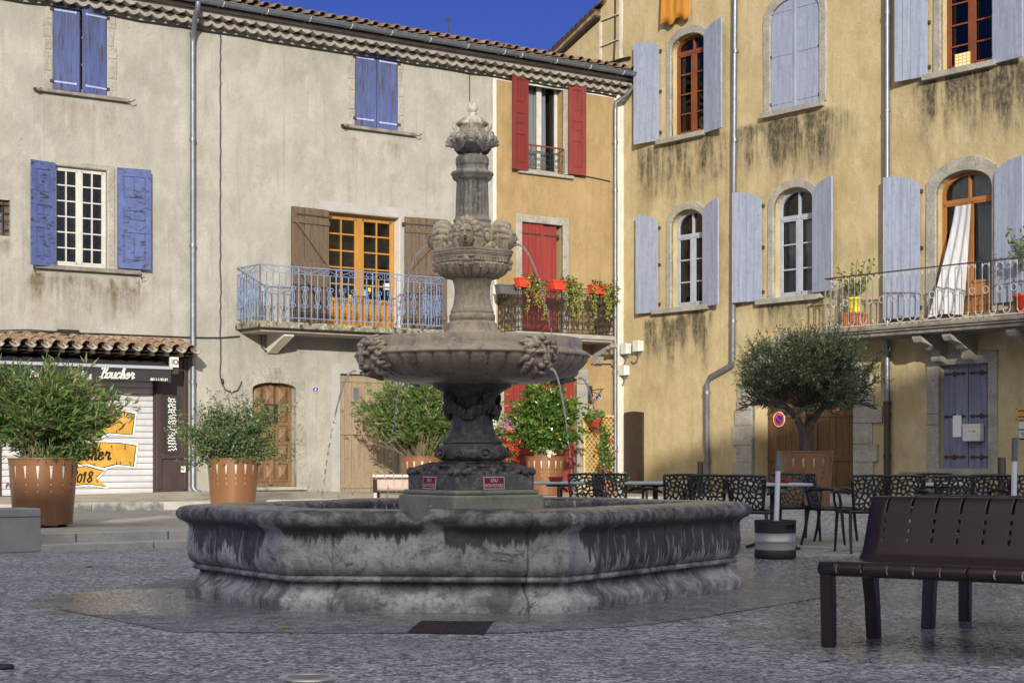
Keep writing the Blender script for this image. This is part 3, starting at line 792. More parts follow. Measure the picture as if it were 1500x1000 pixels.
br = MB(); a = L_(253,530,.6); br.box(a[0]-.08,a[0]+.09,-.66,-.61,a[1]-.10,a[1]+.09); br.box(a[0]-.02,a[0]+.12,-.60,-.02,a[1]-.22,a[1]-.10,1)
br.tube([(a[0]+.03+.045*math.cos(q*math.pi/6),-.668,a[1]+.045*math.sin(q*math.pi/6)) for q in range(12)],.010,4,1,closed=True); br.box(a[0]-.05,a[0]-.037,-.668,-.66,a[1]-.05,a[1]+.05,1)
br.build('awning_bracket',[m_box,m_brown_d],awn)
# blue railed balcony
BP = .94
bx0, bz = L_(381,469,BP); bx1 = xl(648,BP)
s_ = MB(); s_.box(bx0-.04,bx1+.03,-BP-.03,.02,bz-.13,bz); s_.box(bx0+.08,bx1-.1,-BP+.12,.02,bz-.20,bz-.13,1)
bal = s_.build('balcony', [m_lichen, m_concrete], cream, mods=[('bevel',.02,2)])
for bxx in (xl(397), xl(640)):
    k = MB(); M_ = Matrix.Translation((bxx,0,0)) @ Matrix.Rotation(R(90),4,'Z')
    k.prism([(-.02,bz-.2),(-.72,bz-.2),(-.72,bz-.26),(-.06,bz-.56),(-.02,bz-.56)],-.11,.11,0,M_); k.build('bracket', m_white, bal, mods=[('bevel',.01,1)])
rt = zl(381,387,BP); rb = bz+.06; hgt = rt-bz
rl = MB()
for (p_,q_,nn) in (((bx0,-BP),(bx1,-BP),30),((bx0,-BP),(bx0,-.02),9),((bx1,-BP),(bx1,-.02),9)):
    pn = Panel(p_,q_,bz)
    pn.bar(rl,0,hgt,pn.len,hgt,.035,.02); pn.bar(rl,0,hgt-.13,pn.len,hgt-.13,.014,.012); pn.bar(rl,0,.08,pn.len,.08,.018,.014)
    for i in range(nn+1):
        a = pn.len*i/nn; pn.bar(rl,a,.08 if i%6 else 0,a,hgt-.13 if i%6 else hgt,.017 if i%6 else .024,.015)
        if i%2 == 1:
            c = a
            for sg in (-1,1):
                pn.line(rl,[(c+sg*.012,.66),(c+sg*.055,.50),(c+sg*.012,.33)],.0085)
                pn.line(rl,[(c+sg*.012,.64)]+[(c+sg*.04+.035*math.cos(q)*sg*-1,.665+.035*math.sin(q)) for q in [0,.7,1.5,2.3,3.1,4.0,4.9]],.0085)
                pn.line(rl,[(c+sg*.012,.35)]+[(c+sg*.04+.035*math.cos(q)*sg*-1,.325-.035*math.sin(q)) for q in [0,.7,1.5,2.3,3.1,4.0,4.9]],.0085)
    k = max(1,round(pn.len/.68)); wdt = pn.len/k
    for j in range(k):
        c = wdt*(j+.5)
        for sg in (-1,1):
            pn.line(rl,[(c+sg*.03,hgt-.115),(c+sg*.20,hgt-.05),(c+sg*.27,hgt-.02)],.007)
            pn.line(rl,[(c+sg*.27+.045*math.cos(q)*sg,hgt-.065+.04*math.sin(q)) for q in [1.6,.8,0,-.8,-1.6,-2.4,-3.2]],.007)
            pn.line(rl,[(c+sg*.04+.035*math.cos(q)*sg,hgt-.06+.035*math.sin(q)) for q in [-2.6,-1.7,-.8,0,.8,1.6,2.4]],.007)
        pn.bar(rl,wdt*j,hgt-.13,wdt*j,hgt,.012,.012)
rl.build('railing', m_bluerail, bal)
# downpipe, eaves, gutter, roof
zg = zl(650,61,.60)
def stain_cream(x,z):
    v = 0
    for (a,b,zt,zb,k) in ((xl(30),xl(215),zl(60,405),zl(60,480),.75),(xl(0),xl(18),zl(8,350),zl(8,385),.8),(xl(500),xl(600),zl(540,200),zl(540,280),.45),(xl(60),xl(180),zl(100,148),zl(100,230),.35),(xl(355),xl(470),zl(380,470),zl(380,480),.2)):
        if a-.1 < x < b+.1 and zb < z < zt:
            v = max(v, k*min(1,(x-a+.1)/.2,(b+.1-x)/.2)*((z-zb)/(zt-zb))**.7)
    v = max(v, .35*max(0,1-(z-.2)/.5))            # damp foot of the wall
    return v
top = zg+.05
wall_part(cream, 'wall', [(-16.5,-.25),(XB,-.25),(XB,top),(-16.5,top)], hc, [m_cream, m_dark], stain_cream)
def eaves(house, xa, xb, seed, dark=False):
    g = MB(); per = .25
    zc = zl(500,70)  # bottom of the scalloped course on the wall
    zc = zg-.36
    for row,(pr,zb) in enumerate(((.17,zc),(.34,zc+.13))):
        n = int((xb-xa)/per); pts = []
        off = per*.5*row
        x = xa; S = []
        steps = n*8
        for i in range(steps+1):
            xx = xa+(xb-xa)*i/steps
            S.append((xx, zb+.075-.075*abs(math.sin(math.pi*(xx-off)/per))**.8))
        P = [[(xx,0,zz) for xx,zz in S],[(xx,-pr,zz) for xx,zz in S],[(xx,-pr,zb+.125) for xx,zz in S],[(xx,0,zb+.13) for xx,zz in S]]
        g.grid(P,0,False)
    g.box(xa,xb,-.44,0,zc+.262,zc+.30)
    e = g.build('scalloped_eaves', m_genoise, house)
    gu = MB()
    P = []
    for i in range(9):
        a = math.pi*(1+i/8); P.append([(x_, -.60+.078*math.cos(a), zg+.02+.078*math.sin(a)) for x_ in (xa,xb)])
    for i in range(9):
        a = math.pi*(2-i/8); P.append([(x_, -.60+.070*math.cos(a), zg+.02+.070*math.sin(a)) for x_ in (xa,xb)])
    gu.grid(P,0,True); gu.tube([(xa,-.68,zg+.025),(xb,-.68,zg+.025)],.012,6)
    x = xa+.3
    while x < xb:
        gu.tube([(x,-.60+.083*math.cos(a),zg+.02+.083*math.sin(a)) for a in [math.pi*(1+i/8) for i in range(9)]],.007,4,1); gu.bar((x,-.53,zg+.02),(x,-.40,zg-.04),.02,.01,1); x += .95
    gu.build('gutter', [m_zinc, m_box], house)
    # roof of barrel tiles
    pit = math.tan(R(13.5)); rf = MB(); rr = random.Random(seed)
    x = xa
    y0, zr = -.56, zg+.075
    while x < xb:
        for r_ in range(3):
            qa = .42*(r_+1)+.06; qb = .42*r_
            pa = (x+rr.uniform(-.015,.015), y0+qa, zr+qa*pit+.02); pb = (x+rr.uniform(-.015,.015), y0+qb+rr.uniform(-.03,.03), zr+qb*pit+.045+rr.uniform(-.008,.008))
            barrel(rf, pa, pb, .075, .095, (0,0,1), .016, 0)
        barrel(rf, (x+per/2,y0+.5,zr+.5*pit-.01),(x+per/2,y0-.04,zr-.01),.09,.09,(0,0,1),.016,0,flip=True)
        x += per
    n = int((xb-xa)/per*6)
    P = []
    for j in range(7):
        d_ = 1.0+5.0*j/6; P.append([(xa+(xb-xa)*i/n, y0+d_, zr+d_*pit+.05*math.sin(2*math.pi*i/6)) for i in range(n+1)])
    rf.grid(P,0,True)
    rf.add([(xa,y0,zr-.01),(xb,y0,zr-.01),(xb,y0+6,zr+6*pit-.06),(xa,y0+6,zr+6*pit-.06)],[(0,1,2,3)],1)
    rf.add([(xa,y0+6,zr+6*pit-.06),(xb,y0+6,zr+6*pit-.06),(xb,y0+7,0),(xa,y0+7,0)],[(0,1,2,3)],1)
    rf.build('roof', [m_tile_d, m_brown_d], house)
eaves(cream, -16.5, XB-.003, 1)
xp = xl(282,.09); zr = .0
pz = zl(282,722)
pipe(cream, [(xl(290,.6),-.60,zg-.05),(xl(290,.6),-.60,zg-.16),(xl(286,.45),-.42,zg-.32),(xp,-.14,zg-.52),(xp,-.10,zg-.70),(xp,-.10,pz+.12),(xp+.03,-.13,pz+.05),(xp+.10,-.22,pz+.0)], .052, m_zinc,
     [((xp,-.10,zl(282,y_)),(0,0,1)) for y_ in (52,206,360,560,640)])
# cables
c = MB(); vx = xl(323,.02); zz = zg-.42; pts = []
while zz > zl(323,556): pts.append((vx+rnd.uniform(-.012,.012),-.02,zz)); zz -= .12
lx,lz = L_(325,560); e = [(lx-.02,-.025,lz),(lx+.06,-.03,lz-.14),(lx+.2,-.03,lz-.19),(lx+.33,-.03,lz-.14),(lx+.40,-.03,lz-.02),(lx+.42,-.02,lz+.03)]
c.tube(pts+e,.012,5); c.ball((lx,-.03,lz+.02),(.03,.03,.06),0,8,6)
pts = []
for px,py in ((-40,487),(0,487),(40,486),(80,487),(115,488),(150,489),(200,491),(250,493),(275,494),(300,494.5),(325,494.5),(350,492.5)): a = L_(px,py); pts.append((a[0],-.03,a[1]))
c.tube(pts,.014,5); c.tube([(p[0],p[1]-.01,p[2]+.05*max(0,1-abs(p[0]-xl(20))/1.3)) for p in pts[:6]],.008,5)
a = L_(98,487); c.box(a[0]-.20,a[0]+.20,-.09,-.02,a[1]-.05,a[1]+.045)
for i in range(12): c.box(a[0]-.19+i*.034,a[0]-.175+i*.034,-.1,-.02,a[1]-.055,a[1]+.05)
a,b = L_(381,490),L_(395,515); c.tube([(a[0],-.05,a[1]),(a[0]+.0,-.05,b[1]+.1),(a[0]+.1,-.05,b[1]),(b[0]+.25,-.04,b[1]+.02),(b[0]+.3,-.03,b[1]+.1)],.011,5)
vx = xl(688,.02); c.tube([(vx,-.02,zg-.40),(vx,-.02,zg-1.6),(vx+.01,-.02,2.0)],.010,5)
pts = []; x = -16
while x < -.1: pts.append((x,-.03-rnd.uniform(0,.02),zg-.40-rnd.uniform(0,.03))); x += .45
c.tube(pts,.015,5)
c.build('cable', m_cable, cream)
# antenna on the ridge
an = MB(); a = at_depth(657,44.0); b = V((a.x-C.x,a.y-C.y)); ax_,ay_ = b.dot(TL), -b.dot(NL); az_ = EYE+(HY-52)*44/F
an.tube([(ax_,ay_,az_-.9),(ax_,ay_,az_+.45)],.012,5)
for i in range(3): an.bar((ax_-.1,ay_,az_+.34+i*.04),(ax_+.12,ay_,az_+.34+i*.04),.008,.008)
an.build('antenna', m_rustiron, cream)

# ================================================================ ochre house
ochre = thing('ochre_house', 'narrow ochre house with red shutters between the cream house and the corner', 'house', (C.x,C.y,0), AL)
ho = []
x0,x1,z0,z1 = xl(771),xl(825),zl(771,250),zl(771,116)
w = window(ochre, ho, x0,x1,z0,z1, depth=.28, frame=m_winwhite, rows=1, fw=.05, curtain=[(x0+.30,x1-.22,z0+.1,z1-.05)], glass=True)
s_ = MB(); s_.ring([(x0-.03,z0),(x1+.17,z0),(x1+.17,z1+.13),(x0-.03,z1+.13)],[(x0,z0),(x1,z0),(x1,z1),(x0,z1)],-.015,.05); s_.build('stone_surround', m_lime, w, mods=[('bevel',.015,1)])
k = MB(); k.box(xl(757),xl(838),-.08,.2,z0-.075,z0-.004); k.build('sill', m_lime, w, mods=[('bevel',.012,1)])
shutter(w, xl(745),x0-.005,z0-.02,z1+.09,'panel','r',9,m_red,y=-.05,straps=False)
shutter(w, xl(825)+.1,xl(853),zl(825,255),zl(825,121),'panel','l',9,m_red,y=-.05,straps=False)
g = MB(); zt = zl(771,212); pn = Panel((x0,-.03),(x1,-.03),z0)
pn.bar(g,0,zt-z0,pn.len,zt-z0,.03,.03,1); pn.bar(g,0,.06,pn.len,.06,.014,.014)
for i in range(9): pn.bar(g,pn.len*i/8,.06,pn.len*i/8,zt-z0,.010,.010)
for i in range(8):
    for j in range(3):
        pn.line(g,[(p[0],p[1]) for p in scroll((pn.len*(i+.5)/8,.14+j*.14),.045,1.3,i+j,1 if (i+j)%2 else -1)],.006)
g.build('window_railing',[m_iron,m_red],w)
# red balcony door
x0,x1,z0,z1 = xl(764),xl(824),zl(764,492),zl(764,325)
w = window(ochre, ho, x0,x1,z0,z1, depth=.3, frame=m_winwhite, rows=3, surround=.15, name='french_window')
xm = x0+(x1-x0)*.55
shutter(w, x0+.01,xm-.004,z0+.02,z1-.02,'plank','l',2,m_redbright,y=.08,n=3)
shutter(w, xm+.004,x1-.12,z0+.02,z1-.02,'plank','r',-4,m_redbright,y=.09,n=3)
# balcony with black ironwork
OP = .73
ox0 = xl(759,OP); ox1 = xl(898,OP); oz = zl(800,487,OP); ot = zl(759,416,OP); hg = ot-oz
s_ = MB(); s_.box(ox0-.05,ox1+.02,-OP-.05,.02,oz-.10,oz); s_.box(ox0,ox1-.03,-OP,.02,oz-.15,oz-.10)
bal = s_.build('balcony', m_concrete, ochre, mods=[('bevel',.02,2)])
for bxx in (xl(775), xl(872)):
    k = MB(); M_ = Matrix.Translation((bxx,0,0)) @ Matrix.Rotation(R(90),4,'Z')
    k.prism([(0,oz-.15),(-.66,oz-.15),(-.66,oz-.24),(-.58,oz-.28),(-.46,oz-.28),(-.34,oz-.38),(-.20,oz-.42),(-.14,oz-.58),(0,oz-.62)],-.09,.09,0,M_); k.build('bracket', m_lime, bal, mods=[('bevel',.012,1)])
rl = MB()
for (p_,q_,k) in (((ox0,-OP),(ox1,-OP),9),((ox0,-OP),(ox0,-.02),3),((ox1,-OP),(ox1,-.02),3)):
    pn = Panel(p_,q_,oz); W_ = pn.len/k
    for h_ in (hg,hg-.11,.10,.02): pn.bar(rl,0,h_,pn.len,h_,.022,.016)
    for i in range(k+1): pn.bar(rl,W_*i,0,W_*i,hg,.016,.016)
    for i in range(k):
        a = W_*i; c_ = a+W_/2
        for j in range(3): pn.line(rl,scroll((a+W_*(j+.5)/3,hg-.055),.035,1.2,j*2),.006)
        pn.bar(rl,c_,.1,c_,hg-.11,.010,.010)
        for sg in (-1,1):
            for (hh,rd,tn,st_) in ((.22,.055,1.6,1.5),(.36,.05,1.4,-1.5),(.52,.06,1.6,1.2),(.68,.05,1.4,-1.2),(.80,.045,1.4,.5)):
                pn.line(rl,scroll((c_+sg*W_*.24,hh*hg/.95),rd,tn,st_ if sg>0 else math.pi-st_,sg),.0075)
            pn.line(rl,[(c_,.12),(c_+sg*W_*.2,.30*hg),(c_+sg*W_*.06,.46*hg),(c_+sg*W_*.34,.62*hg),(c_,.85*hg)],.007)
rl.build('railing', m_iron, bal)
# street door and trims
x0,x1 = xl(738),xl(845); z0,z1 = zl(800,722),zl(845,556)
ho.append(([(x0,z0),(x1,z0),(x1,z1),(x0,z1)],.2,.3))
d = MB(); n = 12
for i in range(n): d.box(x0+(x1-x0)*i/n+.004,x0+(x1-x0)*(i+1)/n-.004,.10+rnd.uniform(-.004,.004),.15,z0,z1)
d.box(x0,x1,.07,.1,z0+.85,z0+.97); dr = d.build('street_door', m_redbright, ochre)
s_ = MB()
zz = z0; rr = random.Random(2)
while zz < z1:
    h = rr.uniform(.35,.6); e = min(zz+h,z1)
    s_.box(x1,x1+rr.uniform(.24,.36),-.03,.1,zz+.006,e); s_.box(x0-rr.uniform(.18,.26),x0,-.03,.1,zz+.006,e); zz = e
s_.box(x0-.25,x1+.33,-.03,.1,z1,z1+.24); s_.build('stone_surround', m_lime, dr, mods=[('bevel',.015,1)])
q = MB(); q.box(XB,XB+.09,-.008,.05,-.2,zg-.36); q.box(-.27,.012,-.008,.05,-.2,zg-.36); q.box(XB+.09,-.27,-.008,.05,zg-.46,zg-.36); q.build('white_border', m_white, ochre)
wall_part(ochre, 'wall', [(XB,-.25),(0.03,-.25),(0.03,top),(XB,top)], ho, [m_ochre, m_dark], lambda x,z: .3*max(0,1-(z-.2)/.4))
eaves(ochre, XB, .10, 2)
xp = xl(901,.09); pz = zl(901,705)
pipe(ochre, [(xl(934,.6),-.60,zg-.05),(xl(934,.6),-.60,zg-.15),(xp+.18,-.30,zg-.42),(xp,-.12,zg-.58),(xp,-.10,zg-.75),(xp,-.10,.3)], .05, m_zinc,
     [((xp,-.10,zl(901,y_)),(0,0,1)) for y_ in (210,280,410,545,655)])
c = MB(); pts = []
for px,py in ((812,256),(840,257),(860,259),(880,263),(893,266)): a = L_(px,py); pts.append((a[0],-.02,a[1]))
c.tube(pts,.012,5)
c.tube([(L_(865,533)[0],-.03,zl(865,533)),(L_(893,533)[0],-.03,zl(893,533)),(L_(897,540)[0],-.06,zl(897,540))],.012,5)
c.build('cable', m_cable, ochre)
# ================================================================ yellow corner building (right facade)
yel = thing('corner_building', 'tall yellow plastered building with grey blue arched shutters and black drip stains', 'house', (C.x,C.y,0), AR)
hy = []
xr = lambda px,off=0: R_(px,400,off)[0]
zr_ = lambda px,py,off=0: R_(px,py,off)[1]
def arched(pl, pr, pyb, pytop, pys, frame, rows, transom, sillpx, lsh, rsh, curtain=None, sur=.17, depth=.22, **kw):
    """pl,pr opening edges; pyb bottom at pl; pytop apex; pys springing at pl; lsh/rsh=(px outer, px hinge, y bottom, y apex)"""
    x0,x1 = xr(pl),xr(pr); z0 = zr_(pl,pyb); z1 = zr_((pl+pr)/2,pytop); zs = zr_(pl,pys)
    sl = (xr(sillpx[0]),xr(sillpx[1]),.11,.13) if sillpx else None
    cu = [(x0+(x1-x0)*a,x0+(x1-x0)*b,z0+(z1-z0)*c_,z0+(z1-z0)*d_) for a,b,c_,d_ in (curtain or [])]
    w = window(yel, hy, x0,x1,z0,z1, rise=z1-zs, depth=depth, frame=frame, rows=rows, transom=z0+(z1-z0)*transom if transom else None, surround=sur, sill=sl, curtain=cu, fw=.065, bw=.028, **kw)
    hw = (x1-x0)/2
    for (sh,side) in ((lsh,'r'),(rsh,'l')):
        if not sh: continue
        a,b = xr(sh[0]),xr(sh[1]); zb = zr_(sh[0],sh[2]); za = zr_(sh[0],sh[3]); wd = abs(b-a)
        rise = (z1-zs)*.8
        def topf(q, za=za, rise=rise, side=side):
            t_ = (1-q) if side=='r' else q      # 0 at hinge -> 1 at free edge
            return za-rise+rise*math.sqrt(max(0,1-(1-min(1,t_*1.0))**2))
        shutter(w, min(a,b), max(a,b), zb, za, 'plank', side, sh[4] if len(sh)>4 else 8, m_greyblue, y=-.05, top=topf, n=4, straps=False)
        h_ = MB()
        hx = b
        for zz in (zb+.18,zb+(za-zb)*.48,za-rise-.05):
            h_.box(hx-.03,hx+.03,-.06,.0,zz-.03,zz+.03)
        h_.build('shutter_hinge', m_rustiron, w)
    return w
# first floor
arched(984,1031.5,451,307,334,m_wingrey,3,.74,(960,1042),(939,967,460,317),(1063,1033,446,291,12))
arched(1134,1192.5,437,275,306,m_wingrey,3,.74,(1112,1207),(1081,1119,444,284),(1230.5,1194,425,259,12),curtain=[(.12,.45,.05,.70),(.55,.9,.05,.70)])
# balcony door with the blown-out curtain
wC = arched(1372,1454,462,250,285,m_rustwood,1,.80,None,(1302.5,1351,468,262),(1506,1461,440,229,6),curtain=[(.53,.93,.22,.78),(.1,.9,.82,.97)],sur=.24,panel=.5,name='balcony_door')
# second floor
arched(984,1034,202,50,76,m_redbrown,4,.84,(966,1036),(936.5,968.5,213,66),(1069,1035,188,28,12))
wB = arched(1129.5,1201,165,-4,32,m_redbrown,4,None,(1119,1209),None,None,sur=.20)
x0,x1 = xr(1129.5),xr(1201); z0,z1,zs = zr_(1129.5,165),zr_(1165,-4),zr_(1129.5,32); xm=(x0+x1)/2
et = lambda t_: zs+(z1-zs)*math.sqrt(max(0,1-t_*t_))-.015
shutter(wB,x0+.01,xm-.003,z0+.02,z1,'plank','l',0,m_greyblue,m_greyblue,y=.03,top=lambda q: et(1-q),n=4,straps=True)
shutter(wB,xm+.003,x1-.01,z0+.02,z1,'plank','r',0,m_greyblue,m_greyblue,y=.03,top=lambda q: et(q),n=4,straps=True)
k = MB(); k.box(xm-.02,xm+.025,-.03,.0,z0+.02,z1-.06); k.build('shutter_bar', m_greyblue, wB)
wCC = arched(1379,1454,106,-62,-28,m_redbrown,4,.84,(1356,1463),(1319,1362,122,-40),(1506,1458,84,-80,6))
k = MB(); a = xr(1392); b = xr(1414); zb = zr_(1400,96); k.box(a,b,.13,.15,zb,zb+.24)
for i in range(4):
    for j in range(4): k.box(a+(b-a)*i/4+.02,a+(b-a)*(i+1)/4-.02,.122,.13,zb+.06*j+.01,zb+.06*j+.045,1)
k.build('patterned_tile', [mat('tile_yellow',(.62,.45,.08)), m_paper], wCC)
# blown curtain (hangs out of the balcony door, over the sill)
P = []
x0,zt = R_(1396,300,.1); x1 = R_(1411,300,.1)[0]
for j in range(19):
    t_ = j/18; row = []
    zz = zt-(zt-zr_(1390,462,.35))*t_
    a = xr(1394,.0)+(xr(1358,.4)-xr(1394,.0))*t_**1.3; b = xr(1417)+(xr(1414)-xr(1417))*t_
    for i in range(25):
        s_ = i/24; row.append((a+(b-a)*s_, .10-.42*t_**1.1*(.45+.55*(1-s_))-.03*math.sin(s_*16+t_*2)*(.3+t_), zz+.10*t_*(1-s_)**2*0+.05*math.sin(s_*3)*t_))
    P.append(row)
k = MB(); k.grid(P); k.build('curtain', m_curtain, wC)
# orange sun blind of the top window
a,b = xr(974),xr(1017); zb = zr_(990,33)
P = []
for j in range(8): P.append([(a+(b-a)*i/26, -.10-.008*math.sin(i*.95)-.008*math.sin(i*.37+j*.2)-.05*j/7, zb+1.3-1.3*j/7+.05*math.sin(i*.5)*(j/7)-.04*(1-i/26)) for i in range(27)])
k = MB(); k.grid(P); k.build('sun_blind', m_orange, yel, mods=[('solid',.006)])
# carriage arch with brown gate
gx0,gx1 = xr(1103),xr(1252); gz0 = .18; gap = zr_(1178,520); gsp = zr_(1103,585)
gp = arch(gx0,gx1,gz0,gsp,gap-gsp,16); hy.append((gp,.55,.3))
d = MB(); n = 16
gm = (gx0+gx1)/2; ga = (gx1-gx0)/2
gt = lambda x: gsp+(gap-gsp)*max(0,1-((x-gm)/ga)**2)**.5
for i in range(n):
    a,b = gx0+(gx1-gx0)*i/n+.005, gx0+(gx1-gx0)*(i+1)/n-.005; q = .42+rnd.uniform(-.006,.006)
    d.prism([(a,gz0),(b,gz0),(b,gt(b)),((a+b)/2,gt((a+b)/2)),(a,gt(a))],q,q+.05)
d.box(gx0,gx1,.47,.5,gz0,gsp)
for zz in (gz0+.85,gz0+1.75): d.box(gx0+.05,gx1-.05,.395,.42,zz-.07,zz+.07)
d.box(gm-.03,gm+.04,.39,.42,gz0,gt(gm)-.05); d.box(xr(1190,-.4)-.16,xr(1190,-.4)+.16,.36,.40,zr_(1190,652,-.4)-.1,zr_(1190,652,-.4)+.1)
gate = d.build('carriage_gate', m_gate, yel)
s_ = MB(); op = gp; o2 = []; rr = random.Random(12)
for i,(x,z) in enumerate(op):
    if i < 2: o2.append((x+(.5 if x>gm else -.5),z))
    else:
        q = math.pi*(i-2)/16; dd = .46*rr.uniform(.93,1.08); o2.append((x+dd*math.cos(q),z+dd*math.sin(q)**.8))
s_.ring(o2,op,-.035,.06)
# chamfered soffit and jamb lining
for i in range(len(op)):
    pass
zz = gz0; k = 0
while zz < gsp-.05:
    h = rr.uniform(.30,.42); e = min(zz+h,gsp)
    e1 = rr.choice((.30,.52,.40)) if k%2 else rr.choice((.62,.74,.56))
    s_.box(gx1,gx1+e1,-.05,.05,zz+.008,e-.004); s_.box(gx0-(rr.choice((.44,.5,.58)) if k else .75),gx0,-.05,.05,zz+.008,e-.004)
    zz = e; k += 1
for i in range(2,len(op)-1):     # voussoir joints
    if i%2: continue
    q = math.pi*(i-2)/16; x,z = op[i]
    s_.bar((x,-.037,z),(x+.45*math.cos(q),-.037,z+.45*math.sin(q)**.8),.012,.006,1)
s_.build('stone_arch', [m_lime, m_brown_d], gate, mods=[('bevel',.015,1)])
# stone framed plank door with iron straps
dx0,dx1,dz0,dz1 = xr(1376),xr(1449),zr_(1376,686),zr_(1376,535)
hy.append(([(dx0,dz0),(dx1,dz0),(dx1,dz1),(dx0,dz1)],.22,.3))
d = MB(); n = 8
for i in range(n):
    a,b = dx0+(dx1-dx0)*i/n+.004, dx0+(dx1-dx0)*(i+1)/n-.004
    if i == 4: a += .012
    d.box(a,b,.12+rnd.uniform(-.004,.004),.17,dz0+.02,dz1)
d.box(dx0,dx1,.165,.18,dz0,dz1,1); d.box(dx0,dx1,.08,.2,dz0,dz0+.035)
pd = d.build('plank_door', [m_greydoor,m_dark], yel)
d = MB(); dm = (dx0+dx1)/2
for zz in (zr_(1376,548),zr_(1376,610),zr_(1376,669)):
    for sg,e in ((1,dx0),(-1,dx1)):
        ln = (dx1-dx0)*.43
        d.box(e+sg*.03,e+sg*ln,.105,.118,zz-.018,zz+.018)
        for k in range(3):
            c_ = e+sg*ln*(.15+.38*k); d.ball((c_,.108,zz),(.05 if k==1 else .03,.01,.05 if k==1 else .035),0,8,5)
        d.add([(e+sg*ln,.108,zz-.03),(e+sg*(ln+.05),.108,zz),(e+sg*ln,.108,zz+.03)],[(0,1,2)])
d.build('strap_hinge', m_rustiron, pd)
s_ = MB(); s_.ring([(xr(1359),zr_(1359,697)),(xr(1462),zr_(1359,697)),(xr(1462),zr_(1359,519)),(xr(1359),zr_(1359,519))],[(dx0,dz0),(dx1,dz0),(dx1,dz1),(dx0,dz1)],-.035,.05)
for zz in (zr_(1359,606),zr_(1359,622)):
    s_.box(xr(1359)+.002,dx0-.004,-.037,-.033,zz-.006,zz+.006,1)
s_.build('stone_surround', [m_lime,m_brown_d], pd, mods=[('bevel',.02,1)])
st = MB(); st.box(dx0-.1,dx1+.1,-.75,-.05,.0,.34); st.box(dx0-.02,dx1+.02,-.40,-.05,.34,.56); st.build('doorstep', m_lime, pd, mods=[('bevel',.02,1)])
a = R_(1402,624,-.1); p = MB(); p.box(a[0]-.10,a[0]+.10,.098,.104,a[1]-.2,a[1]+.2); p.ball((a[0],.098,a[1]+.16),(.05,.004,.05),0,10,5); p.build('paper_notice', m_paper, pd)
# balcony with white iron railing
YP = .82
bx0 = xr(1209,YP); bz = zr_(1211,484,YP); bt = zr_(1209,408.5,YP); bx1 = 13.2; hg = bt-bz
s_ = MB(); s_.box(bx0-.10,bx1,-YP-.12,.02,bz-.075,bz); s_.box(bx0-.06,bx1,-YP-.08,.02,bz-.12,bz-.075); s_.box(bx0-.02,bx1,-YP-.03,.02,bz-.19,bz-.12)
bal = s_.build('balcony', m_sill, yel, mods=[('bevel',.018,2)])
for pxx in (1374, 1418, 1512):
    c_ = xr(pxx,.15); k = MB(); M_ = Matrix.Translation((c_,0,0)) @ Matrix.Rotation(R(90),4,'Z')
    k.prism([(0,bz-.19),(-.74,bz-.19),(-.76,bz-.26),(-.70,bz-.34),(-.58,bz-.36),(-.44,bz-.40),(-.36,bz-.47),(-.22,bz-.49),(-.20,bz-.56),(-.16,bz-.66),(-.06,bz-.72),(0,bz-.72)],-.10,.10,0,M_)
    k.tube([(c_-.11,-.66,bz-.27),(c_+.11,-.66,bz-.27)],.06,10); k.tube([(c_-.11,-.15,bz-.62),(c_+.11,-.15,bz-.62)],.07,10)
    k.build('bracket', m_lime, bal, mods=[('bevel',.012,1)])
rl = MB()
for (p_,q_,n) in (((bx0,-YP),(bx1,-YP),int((bx1-bx0)/.148)),((bx0,-YP),(bx0,-.02),6)):
    pn = Panel(p_,q_,bz); W_ = pn.len/n
    pn.bar(rl,0,hg,pn.len,hg,.035,.022,1); pn.bar(rl,0,.04,pn.len,.04,.03,.02)
    for i in range(0,n,2):      # upright U ... inverted U ... rings
        a = W_*i; r_ = W_/2
        up = [(a,hg*.97)]+[(a+r_-r_*math.cos(math.pi*k/6),.06+r_-r_*math.sin(math.pi*k/6)) for k in range(7)]+[(a+W_,hg*.97)]
        pn.line(rl,up,.009)
        b = a+W_; dn = [(b,.06+r_)]+[(b+r_-r_*math.cos(math.pi*k/6),hg-.04-r_+r_*math.sin(math.pi*k/6)) for k in range(7)]+[(b+W_,.06+r_)]
        pn.line(rl,dn,.009)
        for j in range(1):
            pn.line(rl,[(b+r_+r_*.82*math.cos(q),hg*.50+r_*.82*math.sin(q)) for q in [k*math.pi/5 for k in range(11)]],.008)
    pn.bar(rl,0,0,0,hg,.022,.022)
rl.build('railing', [m_whiterail,m_rustiron], bal)
# downpipes
xp = xr(1078,.09); xq = xr(1036,.09)
pipe(yel, [(xp,-.10,12.8),(xr(1074,.09),-.10,zr_(1074,526,.09)),(xr(1073,.09),-.10,zr_(1072,534,.09)),(xr(1041,.09),-.10,zr_(1041,552,.09)),(xr(1036,.09),-.10,zr_(1036,562,.09)),(xq,-.10,.25)], .055, m_zinc,
     [((xr(1078-4*(y_/520),.09),-.10,zr_(1078,y_,.09)),(0,0,1)) for y_ in (75,205,340,470)]+[((xq,-.10,zr_(1036,y_,.09)),(0,0,1)) for y_ in (575,676)])
xp = xr(1300,.09)
pipe(yel, [(xp,-.10,12.8),(xp,-.10,zr_(1300,597,.09))], .055, m_zinc, [((xp,-.10,zr_(1300,y_,.09)),(0,0,1)) for y_ in (20,162,310,430)])
pipe(yel, [(xp,-.10,zr_(1300,588,.09)),(xp,-.10,.2)], .065, m_cast, [((xp,-.10,zr_(1300,y_,.09)),(0,0,1)) for y_ in (590,606,668)], 'cast_iron_downpipe')
